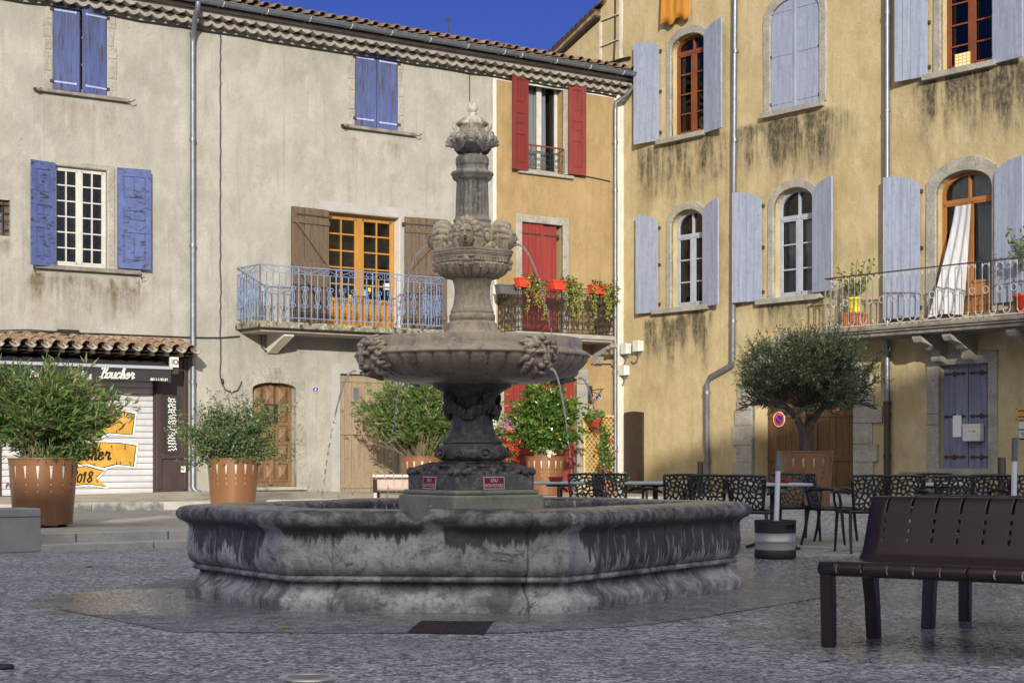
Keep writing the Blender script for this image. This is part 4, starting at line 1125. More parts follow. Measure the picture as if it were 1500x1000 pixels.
# dark flat panel by the corner, painted lines, vent
a,b = xr(917),xr(943.5); zt = zr_(930,604); p = MB()
p.prism([(a,.2),(b,.2),(b,zt),((a+b)/2,zt+.03),(a,zt)],-.06,.02); p.build('steel_panel', m_cast, yel, mods=[('bevel',.01,1)])
p = MB()
def strip(pts,w):
    for (q,r_) in zip(pts,pts[1:]):
        u,v = R_(*q),R_(*r_); p.bar((u[0],-.006,u[1]),(v[0],-.006,v[1]),w,.012) if abs(u[0]-v[0])>abs(u[1]-v[1]) else p.box(u[0]-w/2,u[0]+w/2,-.012,.004,min(u[1],v[1]),max(u[1],v[1]))
strip([(910,-20),(909,89)],.10); strip([(880,33),(880.5,88)],.08); strip([(882,31),(908,21)],.09); strip([(881,69),(908,58)],.09)
p.build('white_line', m_white, yel)
p = MB(); a = R_(1332,694); p.ring([(a[0]-.24,a[1]-.14),(a[0]+.24,a[1]-.14),(a[0]+.24,a[1]+.05),(a[0]-.24,a[1]+.05)],[(a[0]-.21,a[1]-.14),(a[0]+.21,a[1]-.14),(a[0]+.21,a[1]+.02),(a[0]-.21,a[1]+.02)],-.02,.02); p.build('vent_frame', m_concrete, yel)
c = MB(); u = R_(903,0); c.tube([(u[0],-.03,12.5),(u[0]-.01,-.03,zr_(903,50)),(u[0]-.06,-.03,zr_(900,88))],.02,6)
c.tube([(-1.6,-.03,zr_(900,90)),(-.9,-.03,zr_(905,88)),(-.4,-.05,zr_(912,88)),(0,-.05,zr_(925,84)),(.3,-.05,zr_(932,83))],.03,6)
c.build('cable', m_cable, yel)
# stains under the sills (x range, top, bottom, strength)
DR = []
for (pa,pb,ya,yb,k) in ((930,1070,205,380,.6),(1070,1235,170,330,.6),(1330,1510,104,285,.7),(955,1050,205,355,.80),(1085,1218,172,300,1.0),(1100,1195,190,330,.7),(1350,1510,104,250,1.0),(940,1046,462,560,.80),(960,972,462,690,.95),(1022,1040,470,600,.9),(978,990,520,615,.8),
    (1108,1212,440,510,.75),(1140,1156,450,560,.6),(1158,1200,0,50,.55),(1225,1262,165,240,.55),(1080,1108,190,290,.55),(1290,1320,0,90,.35),(1085,1100,20,150,.3),(1480,1515,100,230,.9),(1258,1300,440,480,.5),(1016,1030,560,640,.5),(1340,1500,520,545,.3),(945,962,215,330,.5)):
    DR.append((xr(pa),xr(pb),zr_((pa+pb)/2,ya),zr_((pa+pb)/2,yb),k))
def stain_yel(x,z):
    v = 0
    for (a,b,zt,zb,k) in DR:
        if a-.15 < x < b+.15 and zb < z < zt+.02:
            e = min(1,(x-a+.15)/.38,(b+.15-x)/.38)
            v = max(v, k*e*min(1,1.1*((z-zb)/(zt-zb)))**1.1)
    v = max(v, .25*max(0,1-(z-.2)/.5))
    return v
e0,e1 = R_(879,27)[0], R_(824,80)[0]
h0,h1 = zr_(879,27), zr_(824,80)
wall_part(yel,'wall',[(0.0,-.25),(13.2,-.25),(13.2,13.0),(e0,13.0),(e0,h0-.05),(e1-1.2,h1-(h0-h1)/(e0-e1)*1.2),(e1-1.2,9.0),(0.0,9.0)], hy, [m_yellow,m_dark], stain_yel)
p = MB(); sl = (h0-h1)/(e0-e1)
A_,B_ = (e0+.02,h0),(e1-1.2,h1-sl*1.2)
for k,(o_,t_,mm) in enumerate(((0,.05,1),(.05,.09,0),(.14,.05,1))):
    p.prism([(A_[0],A_[1]+o_),(B_[0],B_[1]+o_),(B_[0],B_[1]+o_+t_),(A_[0],A_[1]+o_+t_)],-.14-.03*k,.5,mm)
for i in range(16):
    t_ = i/15; q = (A_[0]+(B_[0]-A_[0])*t_,A_[1]+(B_[1]-A_[1])*t_+.20); r2 = (A_[0]+(B_[0]-A_[0])*(t_-.09),A_[1]+(B_[1]-A_[1])*(t_-.09)+.24)
    barrel(p,(r2[0],-.08,r2[1]),(q[0],-.10,q[1]),.09,.105,(0,0,1),.016,2)
p.build('verge_roof', [m_tile,m_brown_d,m_tile_d], yel)
p = MB(); p.box(e0,13.2,-.45,.4,13.0,13.15); p.add([(e0,-.5,13.15),(13.2,-.5,13.15),(13.2,6,14.8),(e0,6,14.8)],[(0,1,2,3)]); p.build('roof', m_tile_d, yel)

# ================================================================ ground
def flat(p2): return V((p2[0],p2[1]))
S1, S2 = V((-5.17,19.34)), V((2.68,20.66))           # step edge on the left, paving border on the right
def dl(p): return (p-S1).dot(-NL)                      # metres behind the left step
def dr_(p): return (p-S2).dot(-NR)
def sst(x,a,b):
    t_ = max(0,min(1,(x-a)/(b-a))); return t_*t_*(3-2*t_)
def plat_z(p):
    base = .17+.14*sst(p.x,2.5,5.5)
    w_ = sst(p.x,-1.2,1.2)
    return base*(1-w_)+min(base,.02+.06*max(0,dr_(p)))*w_
K0 = V((-5.72,28.96))                                  # kerb line
def xloc(p): return (p-C).dot(TL)
def table(x, xs, ys):
    for i in range(len(xs)-1):
        if x <= xs[i+1]: return ys[i]+(ys[i+1]-ys[i])*max(0,(x-xs[i])/(xs[i+1]-xs[i]))
    return ys[-1]
def walk_z(p):
    X_ = xloc(p); d_ = (p-K0).dot(-NL)/4.4
    zw = table(X_,[-17,-14,-11,-8.5,-7,-4,0],[.33,.33,.385,.37,.325,.24,.22]); zk = table(X_,[-17,-9,-4,0],[.293,.293,.25,.22])
    return zk+(zw-zk)*max(0,min(1,d_))
def aggregate(name, s1, s2, lo, hi):
    m, nt = new_mat(name); t = NT(nt)
    wv = t.world()
    v1 = t.voro(wv, s1); v2 = t.voro(wv, s2)
    cellv = t.n('ShaderNodeSeparateColor'); t.link(v1.outputs['Color'], cellv.inputs[0])
    cell2 = t.n('ShaderNodeSeparateColor'); t.link(v2.outputs['Color'], cell2.inputs[0])
    g1 = t.mix(cellv.outputs[0], lo, hi)
    g1 = t.mix(t.step(cellv.outputs[1],.86,.92), g1, (.25,.19,.13))
    g1 = t.mix(t.math('MULTIPLY',t.step(cell2.outputs[0],.50,.75),.5), g1, (.07,.07,.08))
    g1 = t.mix(t.math('MULTIPLY',t.step(cell2.outputs[1],.70,.85),.35), g1, (.55,.55,.55))
    big = t.noise(wv, .7, 5, .65)
    g1 = t.mix(t.math('MULTIPLY',t.step(big,.4,.7),.45), g1, (.14,.135,.13))
    g1 = t.mix(t.math('MULTIPLY',t.step(t.noise(wv,9,4,.6),.5,.7),.25), g1, (.07,.07,.07))
    edge = t.step(v1.outputs['Distance'], .55, .95)
    g1 = t.mix(edge, g1, (.035,.033,.032))
    wet = t.math('ADD', t.attr('wet').outputs['Fac'], t.math('MULTIPLY', t.math('SUBTRACT', t.noise(wv, 3.4, 6, .7), .5), 1.5))
    wet = t.math('MULTIPLY', t.step(wet,.26,.46), t.step(t.attr('wet').outputs['Fac'],.02,.15))
    g2 = t.mix(wet, g1, t.mix(.32, g1, (.012,.012,.013)))
    flat_ = t.step(cellv.outputs[2],.25,.55)
    rg = t.math('SUBTRACT', .80, t.math('MULTIPLY', wet, t.math('ADD', .22, t.math('MULTIPLY', flat_, .46))))
    hb = t.math('SUBTRACT', 1.0, v1.outputs['Distance'])
    bs_ = t.math('SUBTRACT', 1.0, t.math('MULTIPLY', wet, .87))
    k_ = t.n('ShaderNodeBump'); k_.inputs['Distance'].default_value = .014; t.link(bs_, k_.inputs['Strength']); t.link(hb, k_.inputs['Height']); nn = k_.outputs[0]
    nn = t.bump(t.noise(wv,11,4), .12, .02, nn)
    t.out(g2, rg, 0, nn, .75)
    return m
m_ground = aggregate('exposed_aggregate', 46, 19, (.068,.074,.092), (.70,.72,.77))
m_apron = aggregate('fine_worn_aggregate', 85, 12, (.11,.114,.124), (.50,.51,.55))
def wetness(x,y):
    p = V((x,y)); v = 0
    for (cx,cy,rx,ry,k) in ((-.3,12.6,3.0,2.6,.85),(-2.75,12.5,.8,1.5,1.0),(-1.9,11.7,1.2,.6,.7),(-.2,11.0,2.4,.55,.6),(2.9,12.4,2.4,2.8,1.0),(3.2,10.2,2.4,1.7,1.0),(2.8,16.0,1.8,2.8,.9),(2.2,9.2,1.2,.9,.75),(3.6,17.5,1.6,1.6,.5)):
        v = max(v, k*max(0,1-((x-cx)/rx)**2-((y-cy)/ry)**2))
    return v
def axis(a,b,fine0,fine1,st):
    xs = []; x = a
    while x < fine0: xs.append(x); x += max(st, (fine0-x)*.35)
    x = fine0
    while x <= fine1: xs.append(x); x += st
    while x < b: xs.append(x); x += max(st,(x-fine1)*.5)
    xs.append(b); return xs
gx, gy = axis(-150,150,-8,8,.22), axis(-120,190,4,24,.22)
mb = MB(); mb.grid([[(x,y,0) for x in gx] for y in gy],0,True)
for f_ in mb.f: f_.reverse()
mb.f = [f_[::-1] for f_ in mb.f]
mb.attr['wet'] = [wetness(x,y) for y in gy for x in gx]
gr_ = mb.build('ground', m_ground); tag(gr_, 'grey exposed aggregate paving of the square, wet round the fountain', 'ground', kind='structure')
# raised paving behind the fountain
def line_x(p, d, q, e):    # intersection
    k = d.x*e.y-d.y*e.x; s_ = ((q.x-p.x)*e.y-(q.y-p.y)*e.x)/k; return p+d*s_
COR = line_x(S1,TL,S2,TR)
far = [COR, S1-TL*14, S1-TL*14-NL*16, C-TL*12-NL*.3, C, C+TR*14, S2+TR*12]
def sheet(name, poly, zf, m, step=.5, label=None, extra=None):
    pts = []; edges = []
    for i in range(len(poly)):
        a,b = poly[i],poly[(i+1)%len(poly)]; n = max(1,int((b-a).length/step))
        pts += [a+(b-a)*(k/n) for k in range(n)]
    edges = [(i,(i+1)%len(pts)) for i in range(len(pts))]
    pl = [(p.x,p.y) for p in poly]
    xs = [p.x for p in poly]; ys = [p.y for p in poly]; x = min(xs)
    while x < max(xs):
        y = min(ys)
        while y < max(ys):
            if inside((x,y),pl): pts.append(V((x,y)))
            y += step
        x += step
    vs,_,fs,_,_,_ = geometry.delaunay_2d_cdt(pts, edges, [], 0, 1e-5)
    mb = MB(); keep = []
    for f in fs:
        c_ = sum((vs[i] for i in f),V((0,0)))/len(f)
        a = (vs[f[1]]-vs[f[0]]).cross(vs[f[2]]-vs[f[0]])
        if inside(c_,pl) and abs(a) > 1e-5:
            keep.append(list(f) if a>0 else list(f)[::-1])
    mb.add([(v.x,v.y,zf(v)) for v in vs], keep, 0, False)
    if name in ('basin_apron','cafe_terrace'): mb.attr['wet'] = [wetness(v.x,v.y) for v in vs]
    o = mb.build(name, m); tag(o, label, name.replace('_',' '), kind='structure'); return o
m_pave = mat('pale_paving', (.40,.375,.33), (.33,.31,.27), s=1.2, fine=(.16,.15,.13), fs=55, ff=.5, rough=.85, bump=.4, bs=60, space='World', wear=((.20,.185,.16),2.2,(1,1,1),.56,.66))
m_walk = mat('rough_pavement', (.42,.38,.30), (.26,.235,.18), s=2.0, fine=(.11,.10,.08), fs=30, ff=.6, rough=.9, bump=.5, bs=35, space='World')
m_kerb = mat('kerb_stone', (.44,.43,.40), (.34,.33,.31), s=2.5, fine=(.17,.17,.16), fs=30, rough=.85, bump=.3)
m_band = mat('smooth_stone_band', (.30,.285,.26), (.24,.23,.21), s=2, fine=(.14,.14,.13), fs=60, ff=.4, rough=.8, bump=.2, space='World')
pav = sheet('raised_paving', far, plat_z, m_pave, .5, 'pale paving strip one low step above the square')
kerb0, kerb1 = K0-TL*8, line_x(K0,TL,C,TR)
sheet('sidewalk', [kerb0+(-NL)*.16, kerb1+(-NL)*.16, C.copy(), C-TL*17.0], walk_z, m_walk, .5, 'rough sunlit pavement along the cream facade')
def kerb(name, a, b, d_in, zlo, zhi, w, m, seg, label, joint=.012):
    """row of stones from a to b; d_in points away from the viewer"""
    mb = MB(); L = (b-a).length; d = (b-a)/L; x = 0; rr = random.Random(9)
    while x < L:
        e = min(L,x+seg*rr.uniform(.9,1.1)); p,q = a+d*(x+joint/2),a+d*(e-joint/2)
        z0a,z0b,z1a,z1b = zlo(p),zlo(q),zhi(p),zhi(q)
        pi,qi = p+d_in*w,q+d_in*w
        mb.add([(p.x,p.y,z0a),(q.x,q.y,z0b),(qi.x,qi.y,z0b),(pi.x,pi.y,z0a),(p.x,p.y,z1a),(q.x,q.y,z1b),(qi.x,qi.y,z1b),(pi.x,pi.y,z1a)],[(0,3,2,1),(4,5,6,7),(0,1,5,4),(1,2,6,5),(2,3,7,6),(3,0,4,7)])
        x = e
    o = mb.build(name,m,mods=[('bevel',.012,2)]); tag(o,label,'kerb',kind='structure'); return o
kerb('kerb', kerb0, kerb1, -NL, lambda p: plat_z(p)-.1, lambda p: walk_z(p)+.006, .16, m_kerb, 1.15, 'pale stone kerb of the pavement before the shops')
sa = S1-TL*1.95; sb = COR
kerb('upper_step', sa, sb, -NL, lambda p: 0.0, lambda p: plat_z(p)+.006, .34, m_kerb, 1.2, 'upper grey stone step left of the fountain')
kerb('lower_step', sa+NL*.32, sb+NL*.32, -NL, lambda p: -.05, lambda p: .078*min(1,plat_z(p)/.17), .32, m_kerb, 1.6, 'lower grey stone step left of the fountain')
band = sheet('border_band', [COR, S2+TR*12, S2+TR*12-NR*1.15, COR-NR*1.15], lambda p: plat_z(p)+.006, m_band, .4, 'smooth stone border band behind the cafe chairs')
kerb('border_kerb', COR+NR*.0, S2+TR*12, NR, lambda p: -.05, lambda p: .028, .09, m_kerb, 1.4, 'low stone edge of the cafe terrace')
m2 = MB()
agg = sheet('cafe_terrace', [COR-NR*1.17, S2+TR*12-NR*1.17, C+TR*13, C+TR*.2-TL*.0, line_x(K0,TL,C,TR)+TR*.2], lambda p: max(plat_z(p),0)+.005, m_ground, .5, 'pebbled terrace paving before the yellow building')
# ================================================================ fountain
FX, FY = -.30, 13.30
def stone_mat(name, c, c2, dark, spot, wetr=None, sc_=1.0):
    m, nt = new_mat(name); t = NT(nt); o = t.coords()
    cc = t.mix(t.step(t.noise(o,2.4*sc_,6,.65,.3),.32,.68), c, c2)
    cc = t.mix(t.math('MULTIPLY',t.step(t.noise(t.coords('Object',(1,1,.22)),7.5*sc_,7,.72),.46,.66),.62), cc, dark)
    cc = t.mix(t.math('MULTIPLY',t.step(t.noise(o,20,5,.7),.50,.64),.65), cc, spot)
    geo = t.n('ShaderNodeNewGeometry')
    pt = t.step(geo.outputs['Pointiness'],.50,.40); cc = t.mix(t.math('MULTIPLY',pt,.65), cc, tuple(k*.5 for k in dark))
    nn = t.bump(t.noise(o,38,5,.65),.45,.008); nn = t.bump(t.noise(o,7,4,.6),.3,.03,nn)
    t.out(cc, wetr if wetr else .85, 0, nn, .4); return m
m_f_top = stone_mat('grey_lichened_stone', (.47,.43,.36),(.30,.275,.23),(.075,.07,.06),(.62,.60,.53))
m_f_mid = stone_mat('warm_carved_stone', (.72,.61,.43),(.60,.50,.35),(.24,.20,.14),(.34,.28,.195))
m_f_bowl = stone_mat('wet_bowl_stone', (.58,.48,.35),(.40,.335,.25),(.14,.12,.095),(.60,.50,.36), .26)
m_f_low = stone_mat('black_stained_stone', (.19,.178,.16),(.11,.104,.095),(.04,.039,.036),(.31,.295,.265), .42)
m_f_plinth = mat('pale_green_plinth', (.36,.37,.29), (.27,.28,.215), s=3, fine=(.16,.165,.125), fs=40, ff=.4, rough=.7, bump=.3, wear=((.16,.165,.12),3,(1,1,.4),.56,.7))
# basin wall: dark drip patches
m_basin, nt = new_mat('basin_stone'); t = NT(nt); o = t.coords()
sz = t.attr('sz'); sep = t.n('ShaderNodeSeparateXYZ'); t.link(sz.outputs['Vector'], sep.inputs[0])
S_, Z_, D_ = sep.outputs[0], sep.outputs[1], sep.outputs[2]
cc = t.mix(t.step(t.noise(o,2.0,6,.65,.3),.3,.68), (.58,.58,.58), (.38,.38,.385))
cc = t.mix(t.math('MULTIPLY',t.step(t.noise(o,6,8,.76,.4),.45,.66),.75), cc, (.17,.165,.16))
cc = t.mix(t.math('MULTIPLY',t.step(t.noise(o,2.6,8,.8,.6),.55,.62),.75), cc, (.06,.057,.055))
cc = t.mix(t.math('MULTIPLY',t.step(Z_,.36,.22),t.math('MULTIPLY',t.step(t.noise(o,4,7,.75),.42,.58),.7)), cc, (.075,.07,.066))
cc = t.mix(t.math('MULTIPLY',t.step(t.noise(o,45,4,.65),.52,.7),.5), cc, (.09,.085,.08))
cc = t.mix(t.math('MULTIPLY',t.step(t.noise(o,3.2,8,.75,.2),.60,.66),.5), cc, (.52,.51,.48))
comb = t.n('ShaderNodeCombineXYZ'); t.link(S_,comb.inputs[0]); t.link(t.math('MULTIPLY',Z_,.16),comb.inputs[1])
dn = t.noise(comb.outputs[0], 22, 5, .6); dn2 = t.noise(comb.outputs[0], 3.0, 4, .6)
drip = t.math('SUBTRACT', t.math('ADD', Z_, t.math('ADD', t.math('MULTIPLY',t.math('SUBTRACT',dn,.5),t.math('ADD',.10,t.math('MULTIPLY',D_,1.5))), t.math('MULTIPLY',t.math('SUBTRACT',dn2,.5),t.math('ADD',.12,t.math('MULTIPLY',D_,.8))))), t.math('SUBTRACT', .60, D_))
wetm = t.math('MULTIPLY', t.step(drip,-.022,.02), t.step(D_,.03,.10))
cc = t.mix(t.math('MULTIPLY',wetm,.88), cc, (.035,.032,.029))
run = t.math('MULTIPLY', t.step(t.noise(comb.outputs[0],24,4,.6),.55,.64), t.math('MULTIPLY',t.step(D_,.12,.30),.75)); cc = t.mix(run, cc, (.36,.355,.35))
rim = t.math('MULTIPLY', t.step(Z_,.55,.585), t.step(t.noise(o,3.2,7,.72),.30,.46)); cc = t.mix(t.math('MULTIPLY',rim,.85), cc, t.mix(t.step(t.noise(o,11,6,.7),.4,.65),(.07,.067,.064),(.27,.265,.26)))
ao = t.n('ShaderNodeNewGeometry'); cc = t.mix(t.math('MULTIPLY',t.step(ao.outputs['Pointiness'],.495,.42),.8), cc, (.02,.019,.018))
jt = t.attr('joint').outputs['Fac']; cc = t.mix(t.math('MULTIPLY',t.step(t.math('ADD',jt,t.math('MULTIPLY',t.math('SUBTRACT',t.noise(o,9,4),.5),.8)),.3,1.1),.85), cc, (.02,.018,.017))
rg = t.math('SUBTRACT', .82, t.math('ADD', t.math('MULTIPLY',wetm,.18), t.math('MULTIPLY', t.step(Z_,.62,.66), .40)))
nn = t.bump(t.noise(o,34,6,.7),.6,.012); nn = t.bump(t.noise(o,5,5,.65),.5,.05,nn)
t.out(cc, rg, 0, nn, .5)
fountain = thing('fountain', 'old carved stone fountain with octagonal basin, lion bowl and mask column', 'fountain', (FX,FY,0))
ANG = [190,236,289,370,416,469]; RAD = [2.13,2.16,2.06,2.12,2.14,2.10]
BP_ = [V((r*math.cos(R(a)),r*math.sin(R(a)))) for a,r in zip(ANG,RAD)]
def off_poly(P, d):
    n = len(P); out = []
    for i in range(n):
        a,b,c_ = P[i-1],P[i],P[(i+1)%n]; e1,e2 = (b-a).normalized(),(c_-b).normalized()
        n1,n2 = V((e1.y,-e1.x)),V((e2.y,-e2.x)); bb = (n1+n2).normalized(); out.append(b+bb*(d/bb.dot(n1)))
    return out
prof = [(0,-.02),(0,.03),(.002,.06),(-.004,.082),(-.022,.098),(-.05,.118),(-.074,.142),(-.088,.17),(-.092,.194),(-.050,.200),(-.040,.212),(-.044,.228),(-.058,.238),(-.034,.256),(-.018,.28),(-.010,.32),(-.008,.36),(-.010,.40),(-.014,.44),(-.018,.475),(-.020,.505),(-.014,.525),(.006,.543),(.034,.556),(.056,.574),(.066,.598),(.062,.625),(.044,.648),(.014,.662),(-.05,.670),(-.14,.674),(-.24,.674),(-.32,.668),(-.365,.652),(-.385,.625),(-.39,.58),(-.39,.50),(-.39,.36)]
SEG = .022
lens = [(BP_[(i+1)%6]-BP_[i]).length for i in range(6)]
cnt = [max(8,int(l/SEG)) for l in lens]
JO = {0:[.33,.80],1:[.18,.50,.86],2:[.17,.52,.97],3:[.5],4:[.5],5:[.4,.8]}
rows = []; sz_ = []; jn = []
corner_s = [0]; 
for l in lens: corner_s.append(corner_s[-1]+l)
def dripl(e, q):
    n1 = noise.noise((q*3.1+e*7.7,e*1.3,.5))
    if e == 0: return max(0,.29*sst(q,.0,.12)*(1-sst(q,.70,.90))+.10*n1)          # left facet
    if e == 1:
        if q < .50: return max(0,.09+.10*n1)
        return max(0,.20*sst(q,.52,.60)*(1-.5*sst(q,.84,.92))+.15*n1)
    if e == 2: return max(0,.35*sst(q,.0,.16)+.06*n1-.05*sst(q,.5,.95))            # right facet
    return .2+.1*n1
notch = V((ground_at(609,898).x-FX, -1.85))
for (d,z) in prof:
    P = off_poly(BP_, d); row = []
    for e in range(6):
        a,b = P[e],P[(e+1)%6]; nrm = (b-a).normalized(); nrm = V((nrm.y,-nrm.x))
        for k in range(cnt[e]):
            q = k/cnt[e]; p = a+(b-a)*q; zz = z
            jd = min([abs(q-j)*lens[e] for j in JO[e]]); jf = max(0,1-jd/.022)
            cd = min(q,1-q)*lens[e]
            s_ = corner_s[e]+q*lens[e]
            w1 = noise.noise((p.x*2.3,p.y*2.3,z*3))*.010+noise.noise((p.x*9,p.y*9,z*9))*.006
            top_ = sst(z,.5,.6)
            chip = -max(0,noise.noise((p.x*5.5,p.y*5.5,z*5+4))-.22)*.09*top_
            chip -= max(0,noise.noise((p.x*4,p.y*4,9))-.25)*.07*(1-sst(z,.05,.14))
            p2 = p+nrm*(w1+chip-jf*.007-.004*max(0,1-cd/.03))
            if z > .5: zz += noise.noise((p.x*1.4,p.y*1.4,2))*.010
            if e == 1 and z > .42 :
                dx = abs(p.x-notch.x+.0); lim = .585+max(0,dx-.018)*1.15
                if zz > lim: zz = lim+(zz-lim)*.12
                if dx < .10: p2 = p2-nrm*.03*(1-dx/.10)*top_
            row.append((p2.x,p2.y,zz)); sz_.append((s_, zz, dripl(e,q))); jn.append(jf)
    rows.append(row)
mb = MB(); mb.grid([r_ for r_ in rows],0,True,closed=True)
mb.attr['sz'] = sz_; mb.attr['joint'] = jn
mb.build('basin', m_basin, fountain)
m_water, nt = new_mat('basin_water'); t = NT(nt); o = t.coords()
nn = t.bump(t.noise(o,9,3,.5,.5),.35,.03); t.out((.025,.035,.035),.05,0,nn,.6)
ip = off_poly(BP_,-.38); mb = MB(); mb.add([(p.x,p.y,.56) for p in ip],[list(range(6))]); mb.build('water_surface', m_water, fountain)
# plinth, turned 34 degrees
CXo, CYo = -.012, 0.0
PR = Matrix.Translation((CXo,CYo,0)) @ Matrix.Rotation(R(34),4,'Z')
mb = MB(); mb.box(-.40,.40,-.40,.40,.30,.735,0,PR); mb.box(-.375,.375,-.375,.375,.735,.772,0,PR); mb.build('plinth', m_f_plinth, fountain, mods=[('bevel',.018,3)])
mb = MB(); mb.box(-.345,.345,-.345,.345,.772,.885,0,PR)
for sx in (-1,1):
    for sy in (-1,1):       # scrolled acanthus leaf running to each corner
        pts = [(sx*.15,sy*.15,.955),(sx*.22,sy*.22,.945),(sx*.285,sy*.285,.918),(sx*.325,sy*.325,.905)]
        mb.tube(pts,[.028,.034,.034,.028],8,0,M=PR); mb.ball((sx*.33,sy*.33,.905),.034,0,10,7,M=PR)
        for k in (-1,1):
            for j in range(4):
                c_ = .17+.045*j; mb.ball((sx*c_+k*.055*(1-j*.12),sy*c_-k*sx*sy*.055*(1-j*.12),.925-.008*j),(.035,.035,.026),0,8,5,M=PR)
for a in range(4):
    M2 = PR @ Matrix.Rotation(a*math.pi/2,4,'Z')
    for j in range(-3,4): mb.ball((j*.058,-.305,.893),(.036,.034,.024),0,8,5,M=M2)
    mb.ball((0,-.31,.915),(.05,.03,.035),0,8,5,M=M2)
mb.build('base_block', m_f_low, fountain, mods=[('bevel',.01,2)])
# lower pedestal
mb = MB()
pr = [(.33,.885),(.315,.897),(.27,.912),(.235,.925),(.222,.935),(.232,.94),(.236,.95),(.230,.958),(.216,.962),(.224,.968),(.229,.976),(.220,.985),(.236,.992),(.258,1.005),(.270,1.03),(.270,1.055),(.258,1.082),(.238,1.10),(.222,1.112),(.220,1.118),(.232,1.122),(.234,1.13),(.226,1.138),(.208,1.15),(.188,1.175),(.172,1.205),(.162,1.24),(.155,1.29),(.152,1.34),(.156,1.39),(.166,1.43),(.186,1.465),(.215,1.495),(.250,1.52),(.280,1.535),(.292,1.542),(.297,1.552),(.297,1.572),(.285,1.578)]
mb.lathe(pr,72)
for k in range(9):          # rosettes on the bulb
    a = 2*math.pi*(k+.3)/9; c_ = V((.268*math.cos(a),.268*math.sin(a),1.043)); n_ = V((math.cos(a),math.sin(a),0)); s_ = V((-n_.y,n_.x,0))
    if k%2:
        mb.tube([c_+s_*.045*math.cos(q)+V((0,0,.036*math.sin(q)))+n_*.004 for q in [i*math.pi/7 for i in range(14)]],.011,6,closed=True)
        mb.ball(c_+n_*.006,.02,0,8,6)
    else:
        for sg in (-1,1):
            mb.tube([c_+s_*(sg*(.012+.05*q*math.cos(q*4)))+V((0,0,.042*math.sin(q*4)*(1-q*.3)))+n_*.003 for q in [i/9 for i in range(10)]],.010,6)
        for j in range(5): mb.ball(c_+s_*(.02*math.cos(j*1.26))+V((0,0,.02*math.sin(j*1.26)))+n_*.005,.012,0,6,5)
def rosette(c_, n_, r):
    n_ = n_.normalized(); s_ = V((-n_.y,n_.x,0)).normalized(); u_ = n_.cross(s_)
    mb.ball(c_+n_*r*.25,r*.36,0,8,6)
    for rr_,tb in ((.62,.2),(1.0,.22)):
        mb.tube([c_+s_*r*rr_*.8*math.cos(q)+u_*r*rr_*.8*math.sin(q)+n_*r*(.2 if rr_<.8 else 0) for q in [i*math.pi/6 for i in range(12)]],r*tb,6,closed=True)
for k in range(4):          # hanging swags of fruit and flowers
    a0 = R(34+45)+k*math.pi/2
    for j in range(-5,6):
        a = a0+j*.155; z = 1.445-.10*(1-abs(j)/5.0)**1.0*0-.115*math.cos(j/5*math.pi/2)**2*0+.0
        z = 1.335+.105*(abs(j)/5.0)**1.5; rad = .175+.045*abs(j)/5
        c_ = V((rad*math.cos(a),rad*math.sin(a),z)); n_ = V((math.cos(a),math.sin(a),.0))
        if j%2==0: rosette(c_,n_,.042-.003*abs(j)/2)
        else: mb.ball(c_,(.032,.032,.034),0,8,6); mb.ball(c_+V((0,0,-.03)),(.022,.022,.026),0,7,5)
    c_ = V((.225*math.cos(a0+math.pi/4),.225*math.sin(a0+math.pi/4),1.462)); rosette(c_,V((math.cos(a0+math.pi/4),math.sin(a0+math.pi/4),0)),.05)
    for sg in (-1,1):
        a = a0+math.pi/4+sg*.07; mb.tube([(.225*math.cos(a),.225*math.sin(a),1.44),(.205*math.cos(a),.205*math.sin(a),1.39),(.195*math.cos(a+sg*.05),.195*math.sin(a+sg*.05),1.34)],[.022,.028,.012],7)
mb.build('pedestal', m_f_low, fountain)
# gadrooned bowl
NG = 40
bp = [(.28,1.562),(.34,1.560),(.355,1.572),(.40,1.566),(.50,1.574),(.60,1.588),(.69,1.610),(.76,1.638),(.81,1.668),(.845,1.70),(.866,1.728),(.876,1.748),(.874,1.758),(.888,1.766),(.889,1.774),(.884,1.785),(.868,1.798),(.852,1.806),(.836,1.812),(.829,1.82),(.828,1.84),(.828,1.893),(.824,1.899),(.806,1.901),(.795,1.895),(.79,1.84),(.3,1.80)]
def gad(i,r,z,a):
    if 6 <= i <= 12:
        k = abs(math.sin(a*NG/2)); return r-.030*(1-k**.45)*(1 if 7<=i<=11 else .5)
    return r
mb = MB(); mb.lathe(bp,NG*10,0,None,gad,True,False)
mb.build('bowl', m_f_bowl, fountain)
mb = MB(); mb.lathe([(.02,1.868),(.80,1.868)],64,0,None,None,True,False); mb.build('water_surface', m_water, fountain)
